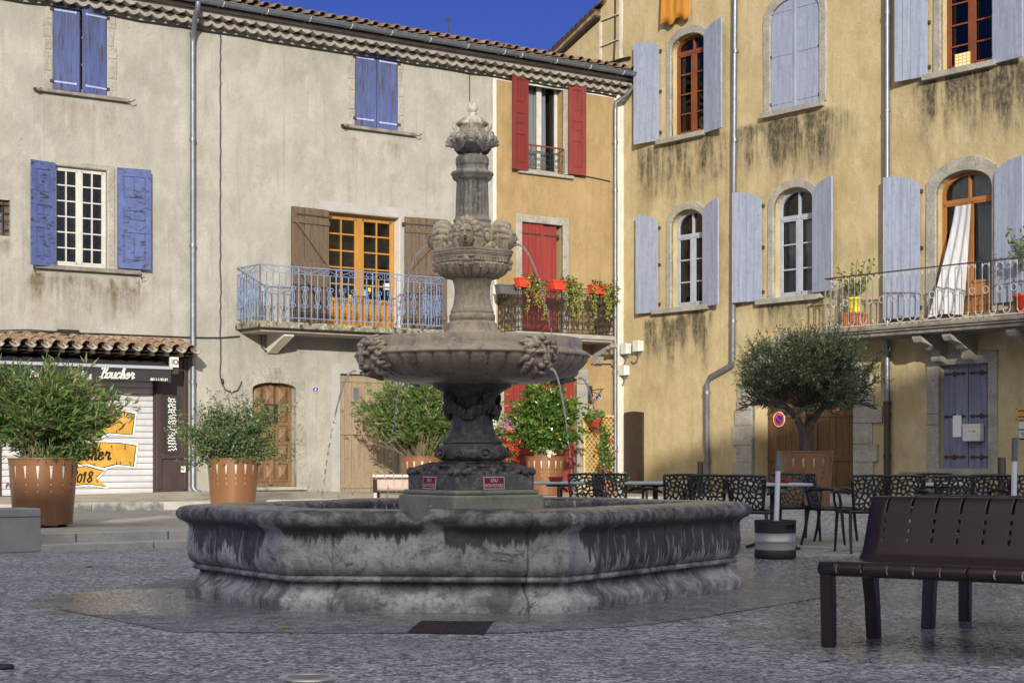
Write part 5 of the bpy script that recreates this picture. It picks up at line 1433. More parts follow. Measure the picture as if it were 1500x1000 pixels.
# lion spouts
def lion_mesh():
    """lion mask facing -Y, about .27 wide"""
    m = MB()
    def df(d):
        k = 1.0
        def g(v,sg,am): return am*math.exp(-((d-V(v).normalized()).length/sg)**2)
        k += g((0,-1,-.32),.40,.20)+g((0,-1,-.0),.26,.14)           # muzzle, bridge
        k += g((.4,-.85,.42),.25,.12)+g((-.4,-.85,.42),.25,.12)         # brows
        k -= g((.36,-.95,.12),.17,.20)+g((-.36,-.95,.12),.17,.20)       # eye sockets
        k += g((0,-.9,-.75),.24,.13)-g((0,-1,-.58),.13,.16)            # chin, mouth
        k += g((.28,-1,-.36),.2,.08)+g((-.28,-1,-.36),.2,.08)           # cheeks
        return k
    m.ball((0,0,0),(.108,.085,.125),0,40,30,df)
    m.ball((0,-.118,-.022),(.027,.013,.015),0,10,6)                        # nose
    for sg in (-1,1):
        m.ball((sg*.027,-.098,-.050),(.027,.026,.022),0,12,8); m.tube([(sg*.012,-.106,.045),(sg*.040,-.100,.052),(sg*.072,-.078,.040)],[.014,.017,.010],8)
        m.tube([(sg*.014,-.11,-.005),(sg*.014,-.10,.045),(sg*.022,-.085,.09)],[.016,.014,.010],8)
    m.ball((0,-.078,-.104),(.032,.030,.018),0,12,8)
    for sg in (-1,1):
        m.ball((sg*.040,-.080,.022),(.013,.008,.008),0,8,6)
        m.ball((sg*.085,-.03,.085),(.030,.02,.032),0,8,6)
    rr = random.Random(6)
    for ring_,(n,r0,r1,yb) in enumerate(((17,.085,.118,-.035),(21,.10,.135,-.01),(23,.105,.145,.025))):
        for k in range(n):
            a = math.pi*(-.38+1.76*k/(n-1))
            ca,sa = math.cos(a),math.sin(a)
            q = rr.uniform(.9,1.1); w = rr.uniform(-.1,.1)+(.30 if math.cos(a)<0 else -.30)*(1-.0)
            p0 = V((ca*r0,yb-.02,sa*r0*1.12+.01)); p3 = V((math.cos(a+w)*r1*q,yb+.015,math.sin(a+w)*r1*q*1.1+.01))
            mid = (p0+p3)/2+V((-sa*.02*(1 if k%2 else -1),-.03,ca*.02*(1 if k%2 else -1)))
            m.tube([p0,p0+(mid-p0)*.6+V((0,-.01,0)),mid,mid+(p3-mid)*.6,p3],[.013,.018,.019,.016,.009],7)
    m.tube([(0,-.09,-.078),(0,-.140,-.084)],[.011,.010],8,1)
    return m
lm = lion_mesh(); LI = []
for k,a in enumerate((214,305,34,124)):
    o = lm.build('lion_mask',[m_f_bowl,m_zinc],fountain) if k == 0 else LI[0].copy()
    if k: col.objects.link(o); o.parent = fountain
    ra = R(a); o.location = (.845*math.cos(ra),.845*math.sin(ra),1.735); o.rotation_euler = (R(12),0,ra+math.pi/2); o.scale = (1.05,1.0,1.02); LI.append(o)
# upper pedestal
UX = 0.0
mb = MB()
pr = [(.30,1.80),(.245,1.90),(.240,1.915),(.215,1.945),(.195,1.985),(.188,2.01),(.188,2.02),(.172,2.03),(.168,2.042),(.173,2.046),(.174,2.082),(.168,2.088),(.160,2.094),(.164,2.10),(.164,2.112),(.152,2.135),(.142,2.17),(.136,2.21),(.133,2.25),(.134,2.29),(.140,2.32),(.147,2.34),(.150,2.348),(.150,2.358),(.140,2.362),(.155,2.366),(.20,2.395),(.235,2.42),(.26,2.45),(.24,2.47)]
mb.lathe(pr,64)
mb.build('upper_pedestal', m_f_mid, fountain)
mb = MB()
for k in range(22):         # acanthus collar
    a = 2*math.pi*k/22; ca,sa = math.cos(a),math.sin(a); cb,sb_ = math.cos(a+.14),math.sin(a+.14)
    mb.tube([(.15*ca,.15*sa,2.37),(.19*ca,.19*sa,2.383),(.235*ca,.235*sa,2.412),(.268*ca,.268*sa,2.45)],[.014,.026,.028,.018],7); mb.ball((.270*ca,.270*sa,2.450),(.020,.020,.012),0,8,6)
    mb.tube([(.17*cb,.17*sb_,2.38),(.22*cb,.22*sb_,2.402),(.25*cb,.25*sb_,2.43)],[.008,.012,.010],6)
ROT = R(-8)
CR = [V((math.cos(R(270)+ROT+k*math.pi/2),math.sin(R(270)+ROT+k*math.pi/2))) for k in range(4)]
def octo(h, w): 
    out = []
    for c_ in CR:
        s_ = V((-c_.y,c_.x)); out += [c_*h-s_*w, c_*h+s_*w]
    return out
for (za,zb,h,w) in ((2.440,2.47,.262,.055),(2.47,2.50,.268,.056),(2.50,2.520,.285,.058),(2.520,2.532,.292,.06),(2.532,2.552,.298,.062),(2.552,2.566,.304,.063)):
    mb.plan([(p.x,p.y) for p in octo(h,w)],za,zb)
for k in range(4):          # dentils
    P = octo(.271,.056); a,b = P[2*k+1],P[(2*k+2)%8]
    for j in range(11):
        p = a+(b-a)*((j+.5)/11); d = (b-a).normalized(); nn_ = V((d.y,-d.x))
        mb.plan([(q.x,q.y) for q in (p-d*.011,p+d*.011,p+d*.011+nn_*.012,p-d*.011+nn_*.012)],2.474,2.497)
    c_ = CR[k]; mb.ball((c_.x*.283,c_.y*.283,2.475),(.03,.03,.026),0,8,6); mb.ball((c_.x*.28,c_.y*.28,2.44),(.022,.022,.03),0,8,6)
mb.lathe([(.20,2.56),(.185,2.60),(.165,2.66),(.16,2.70),(.15,2.72)],40)
for k in range(4):          # volutes, shells and fruit between the masks
    c_ = (CR[k]+CR[(k+1)%4]).normalized(); s_ = V((-c_.y,c_.x))
    b3 = V((c_.x,c_.y,0)); s3 = V((s_.x,s_.y,0))
    mb.tube([b3*.185+s3*.042*math.cos(q)+V((0,0,2.655+.055*math.sin(q))) for q in [i*math.pi/7 for i in range(14)]],.014,7,closed=True)
    mb.ball(b3*.188+V((0,0,2.655)),(.028,.028,.036),0,8,6)
    for j in range(-4,5):
        mb.ball(b3*(.215-.006*abs(j))+s3*.034*j+V((0,0,2.585+.012*math.sin(j*2.3))),(.027,.027,.025),0,8,6)
        if j%2==0: mb.tube([b3*.21+s3*(.034*j)+V((0,0,2.59)),b3*.225+s3*(.034*j+.02)+V((0,0,2.61)),b3*.215+s3*(.034*j+.03)+V((0,0,2.57))],[.01,.016,.006],6)
    for sg in (-1,1):
        mb.tube([b3*.175+s3*sg*.06+V((0,0,2.72)),b3*.19+s3*sg*.085+V((0,0,2.67)),b3*.20+s3*sg*.06+V((0,0,2.62)),b3*.205+s3*sg*.09+V((0,0,2.60))],[.012,.02,.018,.012],7)
mb.build('capital', m_f_mid, fountain)
def mask_mesh(hair):
    """woman's face mask facing -Y"""
    m = MB()
    def df(d):
        k = 1.0
        def g(v,sg,am): return am*math.exp(-((d-V(v).normalized()).length/sg)**2)
        k += g((0,-1,-.05),.13,.17)+g((0,-1,.12),.10,.08)               # nose
        k -= g((.34,-.95,.16),.17,.17)+g((-.34,-.95,.16),.17,.17)         # eye sockets
        k += g((.3,-.92,.32),.16,.05)+g((-.3,-.92,.32),.16,.05)           # brows
        k += g((.38,-.9,-.18),.22,.05)+g((-.38,-.9,-.18),.22,.05)         # cheeks
        k += g((0,-.85,-.62),.2,.07)-g((0,-1,-.40),.085,.10)+g((0,-1,-.30),.09,.05)+g((0,-.95,-.48),.09,.05)  # chin, open mouth, lips
        return k
    m.ball((0,0,0),(.058,.062,.080),0,36,30,df)
    for sg in (-1,1): m.ball((sg*.0185,-.052,.010),(.0095,.007,.006),0,8,6)
    m.tube([(0,-.052,-.033),(0,-.0655,-.035)],[.009,.0095],10,1)
    m.tube([(0,-.058,.026),(0,-.072,.004),(0,-.079,-.012)],[.006,.0085,.011],8)
    for sg in (-1,1):
        m.tube([(sg*.006,-.060,.028),(sg*.022,-.058,.033),(sg*.042,-.044,.024)],[.005,.0065,.004],6); m.tube([(sg*.014,-.055,-.024),(0,-.066,-.0225),(0,-.066,-.0225)],[.003,.006,.006],6)
        m.tube([(sg*.014,-.055,-.044),(0,-.064,-.047),(0,-.064,-.047)],[.003,.007,.007],6)
    rr = random.Random(3)
    if hair == 'veil' :
        pass
    n = 13
    for k in range(n):
        a = math.pi*(-.12+1.24*k/(n-1)); ca,sa = math.cos(a),math.sin(a)
        for r_,y in ((.068,-.012),(.080,.012),(.086,.035)):
            c_ = V((ca*r_,y,sa*r_*1.18+.006)); m.ball(c_,(.0145*rr.uniform(.8,1.2),.014,.0145*rr.uniform(.8,1.2)),0,8,6)
    for sg in (-1,1):        # locks falling beside the face
        for j in range(4):
            x = sg*(.060+.011*j); m.tube([(x,.0+.02*j,.03),(x+sg*.014,-.002+.02*j,-.03),(x+sg*.002,.0+.02*j,-.07),(x+sg*.018,.005+.02*j,-.105)],[.014,.017,.015,.007],7)
    for k in range(9):      # hair swept back over the crown towards the column
        a = math.pi*(.0+1.0*k/8); ca,sa = math.cos(a),math.sin(a)
        m.tube([(ca*.066,-.02,sa*.092),(ca*.092,.03,sa*.112+.004),(ca*.10,.08,sa*.11),(ca*.085,.13,sa*.075-.01)],[.014,.022,.022,.014],7)
    m.ball((0,.07,.01),(.085,.09,.095),0,14,10)
    return m
mm = mask_mesh(''); MA = []
for k in range(4):
    o = mm.build('mask_head',[m_f_mid,m_dark],fountain) if k == 0 else MA[0].copy()
    if k: col.objects.link(o); o.parent = fountain
    c_ = CR[k]; o.location = (c_.x*.268,c_.y*.268,2.655); o.rotation_euler = (0,0,math.atan2(c_.y,c_.x)+math.pi/2); o.scale = (1.0,1.0,1.12); MA.append(o)
# fluted column
mb = MB()
NF = 20
cp_ = [(.150,2.715),(.150,2.725),(.158,2.735),(.158,2.752),(.148,2.765),(.138,2.770),(.138,2.782),(.144,2.79),(.143,2.80),(.132,2.81),(.128,2.825)]
mb.lathe(cp_,48)
def flu(i,r,z,a): return r-.011*max(0,math.sin(a*NF))**.6*(1 if 1<=i<=5 else 0)
mb.lathe([(.128,2.824),(.127,2.836),(.126,2.85),(.124,2.95),(.121,3.03),(.119,3.075),(.119,3.088)],NF*10,0,None,flu)
mb.lathe([(.119,3.086),(.122,3.09),(.128,3.096),(.14,3.102),(.150,3.115),(.152,3.13),(.160,3.136),(.162,3.15),(.156,3.158),(.142,3.165),(.126,3.172),(.122,3.176),(.120,3.178),(.120,3.213),(.124,3.216),(.126,3.222),(.126,3.256),(.122,3.27),(.108,3.285),(.06,3.294),(.055,3.30)],48)
mb.build('column', m_f_top, fountain)
mb = MB()
mb.lathe([(.055,3.296),(.060,3.306),(.085,3.318),(.115,3.335),(.138,3.358),(.148,3.385),(.146,3.41),(.132,3.435),(.110,3.455),(.098,3.468),(.096,3.49),(.100,3.505),(.116,3.512),(.120,3.522),(.116,3.534),(.104,3.54),(.098,3.553),(.075,3.57),(.05,3.580),(.034,3.586),(.030,3.592),(.034,3.60),(.036,3.607),(.026,3.612)],48)
for k in range(4):          # heads and drapery on the urn
    a = R(270)+ROT+R(6)+k*math.pi/2; n_ = V((math.cos(a),math.sin(a),0)); s_ = V((-n_.y,n_.x,0))
    mb.ball(n_*.155+V((0,0,3.395)),(.038,.038,.052),0,12,9)
    for j in range(7):
        q = math.pi*j/6; mb.ball(n_*.15+s_*.042*math.cos(q)+V((0,0,3.405+.048*math.sin(q))),.017,0,8,6)
    mb.ball(n_*.19+V((0,0,3.39)),.012,0,6,5); mb.ball(n_*.185+V((0,0,3.365)),(.02,.02,.014),0,8,5)
    mb.tube([n_*.11+V((0,0,3.46)),n_*.135+V((0,0,3.50)),n_*.13+V((0,0,3.53)),n_*.105+V((0,0,3.545))],[.014,.016,.014,.01],7)
    for sg in (-1,1):
        for j in range(4):
            pts = []
            for i in range(7):
                t_ = i/6; b_ = a+sg*(.22+t_*1.15); rz = 3.425-.075*math.sin(math.pi*t_)-.016*j+.02*t_; rd = .128+.022*math.sin(math.pi*min(1,max(0,(rz-3.30)/.16)))
                pts.append((rd*math.cos(b_),rd*math.sin(b_),rz))
            mb.tube(pts,.0085,6)
    b_ = a+math.pi/4; c_ = V((math.cos(b_)*.152,math.sin(b_)*.152,3.40)); rosette(c_,V((math.cos(b_),math.sin(b_),0)),.026)
mb.build('urn', m_f_top, fountain)
mb = MB(); mb.lathe([(.02,3.608),(.030,3.616),(.040,3.635),(.041,3.655),(.034,3.675),(.022,3.690),(.010,3.702),(.002,3.708)],24); mb.build('finial', m_f_top, fountain)
# water jets
m_jet, nt = new_mat('falling_water'); t = NT(nt)
gl = t.n('ShaderNodeBsdfDiffuse'); gl.inputs[0].default_value = (.93,.92,.88,1)
tr = t.n('ShaderNodeBsdfTransparent'); df_ = t.n('ShaderNodeBsdfTranslucent'); df_.inputs[0].default_value = (.93,.91,.86,1)
mx = t.n('ShaderNodeMixShader'); mx.inputs[0].default_value = .72; t.link(gl.outputs[0],mx.inputs[1]); t.link(df_.outputs[0],mx.inputs[2])
m2_ = t.n('ShaderNodeMixShader'); m2_.inputs[0].default_value = .22; t.link(mx.outputs[0],m2_.inputs[1]); t.link(tr.outputs[0],m2_.inputs[2])
oo = t.n('ShaderNodeOutputMaterial'); t.link(m2_.outputs[0],oo.inputs[0])
def jet(p0, vout, ang, zend, r0, seed):
    mb = MB(); rr = random.Random(seed); d = V((math.cos(ang),math.sin(ang),0)); v = d*vout+V((0,0,.25*vout)); p = V(p0); pts = []; tt = 0
    while True:
        q = p+v*tt+V((0,0,-4.9*tt*tt)); pts.append(q)
        if q.z < zend: break
        tt += .018
    n = len(pts); brk = .55
    k = int(n*brk); mb.tube(pts[:k+1],[r0*(1-.35*i/k)*rr.uniform(.75,1.2) for i in range(k+1)],6)
    i = k
    while i < n-1:
        a = pts[i]; b = pts[i+1]; f = rr.uniform(.35,.8); mb.tube([a+(b-a)*.0,a+(b-a)*f],[r0*rr.uniform(.35,.75),r0*rr.uniform(.3,.6)],5)
        for _ in range(2): mb.ball(a+(b-a)*rr.random()+V((rr.uniform(-.02,.02),rr.uniform(-.02,.02),rr.uniform(-.02,.02))),rr.uniform(.0022,.005),0,5,4)
        i += 1
    mb.build('water_jet', m_jet, fountain)
for k,c_ in list(enumerate(CR))[1:]: jet((c_.x*.325,c_.y*.325,2.61),.72,math.atan2(c_.y,c_.x),1.87,.0105,k)
for k,a in enumerate((214,305,34,124)):
    ra = R(a); jet((1.0*math.cos(ra),1.0*math.sin(ra),1.635),.62,ra,.57,.0092,10+k)
mb = MB(); rr = random.Random(77)
for _ in range(110):     # splash drops above the basin
    a = rr.random()*6.28; d = rr.uniform(.9,1.6); mb.ball((d*math.cos(a),d*math.sin(a),.56+abs(rr.gauss(0,.09))),rr.uniform(.003,.007),0,5,4)
mb.build('splash', m_jet, fountain)
# two enamel warning signs on the base block
def text_faces(txt, size, font_shear=0, bold=.0):
    cu = bpy.data.curves.new('lettering','FONT'); cu.body = txt; cu.size = size; cu.shear = font_shear; cu.align_x = 'CENTER'; cu.offset = bold
    o = bpy.data.objects.new('lettering',cu); col.objects.link(o)
    dg = bpy.context.evaluated_depsgraph_get(); me = bpy.data.meshes.new_from_object(o.evaluated_get(dg))
    vs = [tuple(v.co) for v in me.vertices]; fs = [tuple(p.vertices) for p in me.polygons]
    bpy.data.objects.remove(o); bpy.data.curves.remove(cu); bpy.data.meshes.remove(me)
    return vs, fs
def add_text(mb, txt, size, x, y, z, m, bold=.0, shear=0, sx=1.0):
    vs, fs = text_faces(txt,size,shear,bold); mb.add([(x+a*sx,y,z+b) for a,b,_ in vs],fs,m)
def plate(name, label, cat, w, h, mats, lines, M, border=.006, th=.004, group=None):
    """flat sign facing -Y of M"""
    mb = MB(); mb.box(-w/2,w/2,-th,0,0,h,1)
    mb.box(-w/2+border,w/2-border,-th-.001,-th*.5,border,h-border,0)
    for (tx,sz__,zz,sx) in lines: add_text(mb,tx,sz__,0,-th-.002,zz,1,.0006,0,sx)
    o = mb.build(name,mats); o.matrix_world = M; tag(o,label,cat,group); return o
for nm,(ofs,ang,lab,ln) in {'r':((-.02,-.352,.778),34,'red EAU NON POTABLE sign on the right face of the fountain base',None),'l':((-.352,.02,.778),-56,'small red EAU NON POTABLE sign on the left face of the fountain base',None)}.items():
    M = Matrix.Translation((FX+CXo,FY+CYo,0)) @ Matrix.Rotation(R(34),4,'Z') @ Matrix.Translation(ofs) @ (Matrix.Rotation(R(-90),4,'Z') if nm=='l' else Matrix.Identity(4)) @ Matrix.Rotation(R(-4),4,'X')
    plate('warning_sign', lab, 'sign', .185, .092, [m_signdark,m_paper], [('EAU',.034,.054,1.0),('NON POTABLE',.034,.016,.70)], M)
# ================================================================ plants
def leaf_mat(name, c, rough=.45, tr=.35):
    m, nt = new_mat(name); t = NT(nt)
    geo = t.n('ShaderNodeNewGeometry'); rv = geo.outputs['Random Per Island']
    cc = t.mix(rv, tuple(k*.62 for k in c), tuple(min(1,k*1.35) for k in c))
    b = t.n('ShaderNodeBsdfPrincipled'); t.link(cc,b.inputs['Base Color']); b.inputs['Roughness'].default_value = rough
    tl = t.n('ShaderNodeBsdfTranslucent'); t.link(t.mix(.5,cc,(c[0]*1.6,c[1]*1.7,c[2]*.6)),tl.inputs[0])
    mx = t.n('ShaderNodeMixShader'); mx.inputs[0].default_value = tr; t.link(b.outputs[0],mx.inputs[1]); t.link(tl.outputs[0],mx.inputs[2])
    o = t.n('ShaderNodeOutputMaterial'); t.link(mx.outputs[0],o.inputs[0]); return m
L_ole = [leaf_mat('oleander_leaf',(.11,.205,.055)), leaf_mat('oleander_leaf_dark',(.055,.115,.038)), leaf_mat('oleander_leaf_tip',(.20,.17,.07))]
L_ole2 = [leaf_mat('bright_leaf',(.11,.20,.04)), leaf_mat('bright_leaf_dark',(.06,.12,.03)), leaf_mat('dry_leaf',(.25,.22,.13))]
L_pyr = [leaf_mat('small_leaf',(.09,.155,.06)), leaf_mat('small_leaf_dark',(.045,.09,.038)), leaf_mat('small_leaf_light',(.19,.22,.09))]
L_cam = [leaf_mat('glossy_leaf',(.055,.135,.02),.22,.25), leaf_mat('glossy_leaf_dark',(.03,.075,.014),.22,.2), leaf_mat('glossy_leaf_young',(.16,.24,.04),.3)]
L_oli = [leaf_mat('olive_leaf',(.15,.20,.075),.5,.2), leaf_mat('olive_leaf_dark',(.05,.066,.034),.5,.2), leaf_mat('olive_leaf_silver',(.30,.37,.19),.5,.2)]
L_fl = [leaf_mat('geranium_leaf',(.14,.24,.04)), leaf_mat('geranium_leaf_dark',(.08,.15,.03)), leaf_mat('geranium_leaf_light',(.22,.30,.07))]
m_pet_r = leaf_mat('red_petal',(.55,.03,.025)); m_pet_p = leaf_mat('pink_petal',(.60,.06,.13)); m_pet_v = leaf_mat('mauve_petal',(.45,.22,.55)); m_pet_w = leaf_mat('white_petal',(.75,.75,.70))
L_suc = [leaf_mat('trailing_leaf',(.26,.31,.06)), leaf_mat('bronze_leaf',(.10,.085,.03)), leaf_mat('bronze_leaf_dark',(.055,.045,.02))]
m_bark = mat('olive_bark', (.085,.075,.065), (.05,.045,.04), s=8, st=(3,3,.6), fine=(.15,.14,.12), fs=30, rough=.95, bump=.8, bs=20, bst=(2,2,.5), bd=.03)
m_stem = mat('plant_stem', (.17,.14,.08), (.10,.085,.05), s=8, rough=.9)
m_soil = mat('potting_soil', (.045,.032,.022), rough=1.0, bump=.8, bs=40)
m_corten = mat('corten_planter', (.205,.095,.041), (.155,.07,.03), s=2, st=(1,1,.4), fine=(.14,.06,.026), fs=25, ff=.3, wear=((.27,.17,.11),2.5,(5,5,.4),.56,.80), rough=.34, metal=.0, bump=.05, rvar=.15, coat=.1)
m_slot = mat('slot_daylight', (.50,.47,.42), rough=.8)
m_bench = mat('brown_steel', (.054,.035,.031), (.046,.030,.027), s=4, fine=(.028,.019,.017), fs=160, ff=.5, rough=.26, metal=.25, bump=.05, bs=220)
def leaf(mb, p, d, L, W, m, droop=.15):
    d = d.normalized(); s = d.cross(V((rnd.gauss(0,1),rnd.gauss(0,1),rnd.gauss(0,1))))
    if s.length < 1e-4: return
    s.normalize(); n = s.cross(d); mid = p+d*L*.45
    mb.add([p, mid+s*W*.5+n*W*.18, p+d*L-V((0,0,droop*L)), mid-s*W*.5+n*W*.18],[(0,1,2),(0,2,3)],m)
def rdir():
    while True:
        v = V((rnd.uniform(-1,1),rnd.uniform(-1,1),rnd.uniform(-1,1)))
        if .05 < v.length < 1: return v.normalized()
def shrub(parent, base_r, z0, cz, rx, ry, rz, nst, nl, L, W, mats, keep=None, droop=.12, clump=.35, stem_r=.006, sub=3, inner=.35, mw=(.55,.3,.15), flip=0, leafdir=.55):
    """stems fan out from a pot mouth and fill an irregular crown with leaves"""
    st = MB(); fo = MB(); ph = rnd.uniform(0,50)
    for i in range(nst):
        for _ in range(30):
            d = rdir(); d.z = d.z*.9+.15
            k = rnd.uniform(.55,1.0)**.6*(1+clump*noise.noise(d*2.2+V((ph,0,0)))*1.6)
            tip = V((d.x*rx*k, d.y*ry*k, cz+d.z*rz*k))
            if keep is None or keep(tip): break
        a = rnd.uniform(0,6.28); b = V((math.cos(a)*base_r*rnd.random(), math.sin(a)*base_r*rnd.random(), z0))
        c1 = b+V((tip.x*.25,tip.y*.25,(tip.z-z0)*.55+.1)); pts = [b, b.lerp(c1,.5)+rdir()*.02, c1, c1.lerp(tip,.5)+rdir()*.03, tip]
        st.tube(pts,[stem_r*1.5,stem_r*1.3,stem_r,stem_r*.7,stem_r*.4],4,smooth=False)
        for j in range(nl):
            t_ = inner+(1-inner)*((j+rnd.random())/nl)
            seg = min(3,int(t_*4)); f = t_*4-seg; p = pts[seg].lerp(pts[seg+1],f); ax = (pts[seg+1]-pts[seg]).normalized()
            tw = rdir()*(.03+.11*rx*rnd.random())*min(1,sub/3); 
            for q in range(sub):
                dd = (ax*leafdir+rdir()*.8+V((0,0,.28))).normalized()
                r_ = rnd.random(); m = 0 if r_ < mw[0] else (1 if r_ < mw[0]+mw[1] else 2)
                if t_ > .9 and rnd.random() < .25: m = 2
                leaf(fo, p+tw+rdir()*.02, dd, L*rnd.uniform(.5,1.25), W*rnd.uniform(.65,1.25), m, droop+rnd.uniform(-.1,.2))
    f_ = fo.build('foliage', mats, parent); s_ = st.build('stem', m_stem, parent); return f_
def planter_mesh(r1, r0, h):
    m = MB(); n = 48
    # slotted wall: real cut-outs
    zs = [0,.03,h*.50,h*.53,h*.60,h*.63,h*.70,h*.90,h-.015,h]
    def rad(z): return r0+(r1-r0)*z/h
    P = 16; per = n//P*3
    ang = []
    for k in range(P):
        a = 2*math.pi*k/P; w = .045/ r1*.5
        ang += [(a-w,0),(a-w*.45,3),(a+w*.45,0),(a+w,1),(a+math.pi/P*.7,2),(a+math.pi/P*1.3,2)]
    N = len(ang); vs = [(rad(z)*math.cos(a),rad(z)*math.sin(a),z) for z in zs for a,_ in ang]
    fs = []
    for i in range(len(zs)-1):
        for j in range(N):
            if (ang[j][1] in (0,3) and i == 6) or (ang[j][1]==3 and i in (2,4)): continue
            fs.append((i*N+j,i*N+(j+1)%N,(i+1)*N+(j+1)%N,(i+1)*N+j))
    m.add(vs,fs,0,True)
    # tapering slot: narrow toward the foot
    for k in range(P):
        a = 2*math.pi*k/P; w = .045/r1*.5; r_ = rad(h*.8)+.0
        for sg in (-1,1):
            m.add([(rad(h*.70)*math.cos(a+sg*w),rad(h*.70)*math.sin(a+sg*w),h*.70),(rad(h*.70)*math.cos(a+sg*w*.35),rad(h*.70)*math.sin(a+sg*w*.35),h*.70),(rad(h*.90)*math.cos(a+sg*w),rad(h*.90)*math.sin(a+sg*w),h*.90)],[(0,1,2)],0)
    m.tube([(rad(h)*math.cos(2*math.pi*k/48),rad(h)*math.sin(2*math.pi*k/48),h) for k in range(48)],.012,6,0,True)
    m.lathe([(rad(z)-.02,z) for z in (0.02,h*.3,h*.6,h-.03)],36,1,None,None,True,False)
    for k in range(3):
        a = 2*math.pi*k/3+.5; m.box(r0*.7*math.cos(a)-.05,r0*.7*math.cos(a)+.05,r0*.7*math.sin(a)-.05,r0*.7*math.sin(a)+.05,-.035,.005,2)
    return m
PL = planter_mesh(.415,.355,.80); PLO = None
def planter(loc, label, hh=1.0, rot=0.0):
    global PLO
    root = thing('planter', label, 'planter', loc, rot, 'corten steel planters round the square')
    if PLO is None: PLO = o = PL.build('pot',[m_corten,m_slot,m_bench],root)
    else: o = PLO.copy(); col.objects.link(o); o.parent = root
    o.location.z = .035
    s_ = MB(); s_.lathe([(.01,.775),(.39,.775)],24); s_.build('soil', m_soil, root)
    return root
def plant(name, label, cat, loc, group=None): return thing(name,label,cat,loc,0,group)
G1 = at_depth(63,21.6,.17); G2 = at_depth(341.5,28.45,.17); G3 = at_depth(617,34.6,.21); G4 = at_depth(798,37.2,.215)
G5 = at_depth(1180,26.4,0); G5.z = plat_z(V((G5.x,G5.y)))+.005
planter(G1,'tall rust brown steel planter at the left with oleander in it',rot=.1)
planter(G2,'rust brown steel planter beside the arched oak door',rot=.26)
planter(G3,'rust brown steel planter half hidden behind the fountain base',rot=.1)
planter(G4,'sunlit rust brown steel planter in front of the red street door',rot=.2)
planter(G5,'shaded brown steel planter holding the olive tree',rot=.15)
# olean­der etc.
p = plant('oleander_bush','big bushy oleander with long narrow leaves in the left planter','shrub',G1+V((0,0,.78)))
shrub(p,.25,0,.70,1.16,.9,.70,260,30,.135,.024,L_ole,droop=.0,keep=lambda t_: t_.z>.05 and abs(t_.x)<.42+1.15*t_.z and t_.z<1.26-.62*max(0,t_.x-.15),sub=3,clump=.5,leafdir=.8)
p = plant('pyracantha_bush','loose small leaved shrub with thin upright sprigs spilling over its planter','shrub',G2+V((0,0,.78)))
shrub(p,.3,0,.33,.98,.75,.58,190,34,.052,.030,L_pyr,keep=lambda t_: -.22<t_.z,sub=4,clump=.55,leafdir=.3,mw=(.5,.35,.15),stem_r=.005,inner=.25)
st = MB(); fo = MB()
for i in range(26):
    a = V((rnd.gauss(-.12,.22),rnd.gauss(0,.2),.6)); b = a+V((rnd.gauss(-.05,.17),rnd.gauss(0,.1),rnd.uniform(.25,.62)))
    if i < 6: a = V((rnd.uniform(-.8,-.3),0,.35)); b = a+V((rnd.uniform(-.25,.1),0,rnd.uniform(.2,.5)))
    st.tube([V((0,0,.1)).lerp(a,.6),a,(a+b)/2+rdir()*.03,b],.004,4)
    for j in range(30): leaf(fo,a.lerp(b,rnd.random())+rdir()*.035,rdir()+V((0,0,.3)),.042,.026,rnd.randrange(3))
fo.build('foliage',L_pyr,p); st.build('stem',m_stem,p)
p = plant('oleander_bush','bright green oleander with bare lower stems behind the fountain pedestal','shrub',G3+V((0,0,.78)))
shrub(p,.28,0,.86,1.28,1.0,.76,260,28,.14,.030,L_ole2,droop=.0,keep=lambda t_: t_.z>.15 and abs(t_.x)<.5+1.0*t_.z and t_.z<1.6,sub=3,clump=.45,inner=.5,leafdir=.8)
st = MB()
for i in range(70):
    a = rnd.uniform(0,6.28); b = V((math.cos(a)*.25,math.sin(a)*.25,0)); t_ = V((math.cos(a)*rnd.uniform(.4,1.0),math.sin(a)*.6,rnd.uniform(.3,.75))); st.tube([b,b.lerp(t_,.5)+rdir()*.05,t_],.008,4)
st.build('stem',m_stem,p)
p = plant('camellia_bush','dense glossy camellia with one white flower before the red door','shrub',G4+V((0,0,.78)))
shrub(p,.2,0,.82,.86,.6,.82,170,24,.11,.058,L_cam,keep=lambda t_: t_.z>.05,sub=3,clump=.45,leafdir=.5,mw=(.5,.33,.17))
fl = MB(); c_ = V((.10,-.42,.13))
for k in range(22): leaf(fl,c_+rdir()*.02,V((rnd.gauss(0,1),-.8,rnd.gauss(0,1))),.095,.075,0,.0)
for k in range(10): leaf(fl,V((rnd.uniform(-.6,.6),-.5,rnd.uniform(.3,1.3))),rdir(),.07,.05,1,0)
fl.build('flower',[m_pet_w,leaf_mat('orange_leaf',(.5,.2,.03))],p)
# olive tree
p = plant('olive_tree','olive tree with forked dark trunk and round grey green crown in a planter','tree',G5+V((0,0,.78)))
tk = MB(); tips = []
def limb(a,b,r0,r1,depth):
    n = 5; pts = []
    off = rdir()*(b-a).length*.12
    for i in range(n+1):
        t_ = i/n; pts.append(a.lerp(b,t_)+off*math.sin(math.pi*t_)+rdir()*.006)
    tk.tube(pts,[r0+(r1-r0)*i/n for i in range(n+1)],8 if depth<2 else 5)
    if depth >= 4: tips.append(b); return
    for k in range(3 if depth>0 else 3):
        d = (b-a).normalized()+rdir()*.75+V((0,0,.10)); d = V((d.x*1.2,d.y*1.1,d.z*.85)).normalized()
        limb(b, b+d*(b-a).length*rnd.uniform(.55,.8), r1, r1*.55, depth+1)
fork = V((-.02,0,.32)); tk.tube([(0,0,-.05),(.0,.01,.1),(-.015,0,.25),fork],[.105,.09,.085,.08],10)
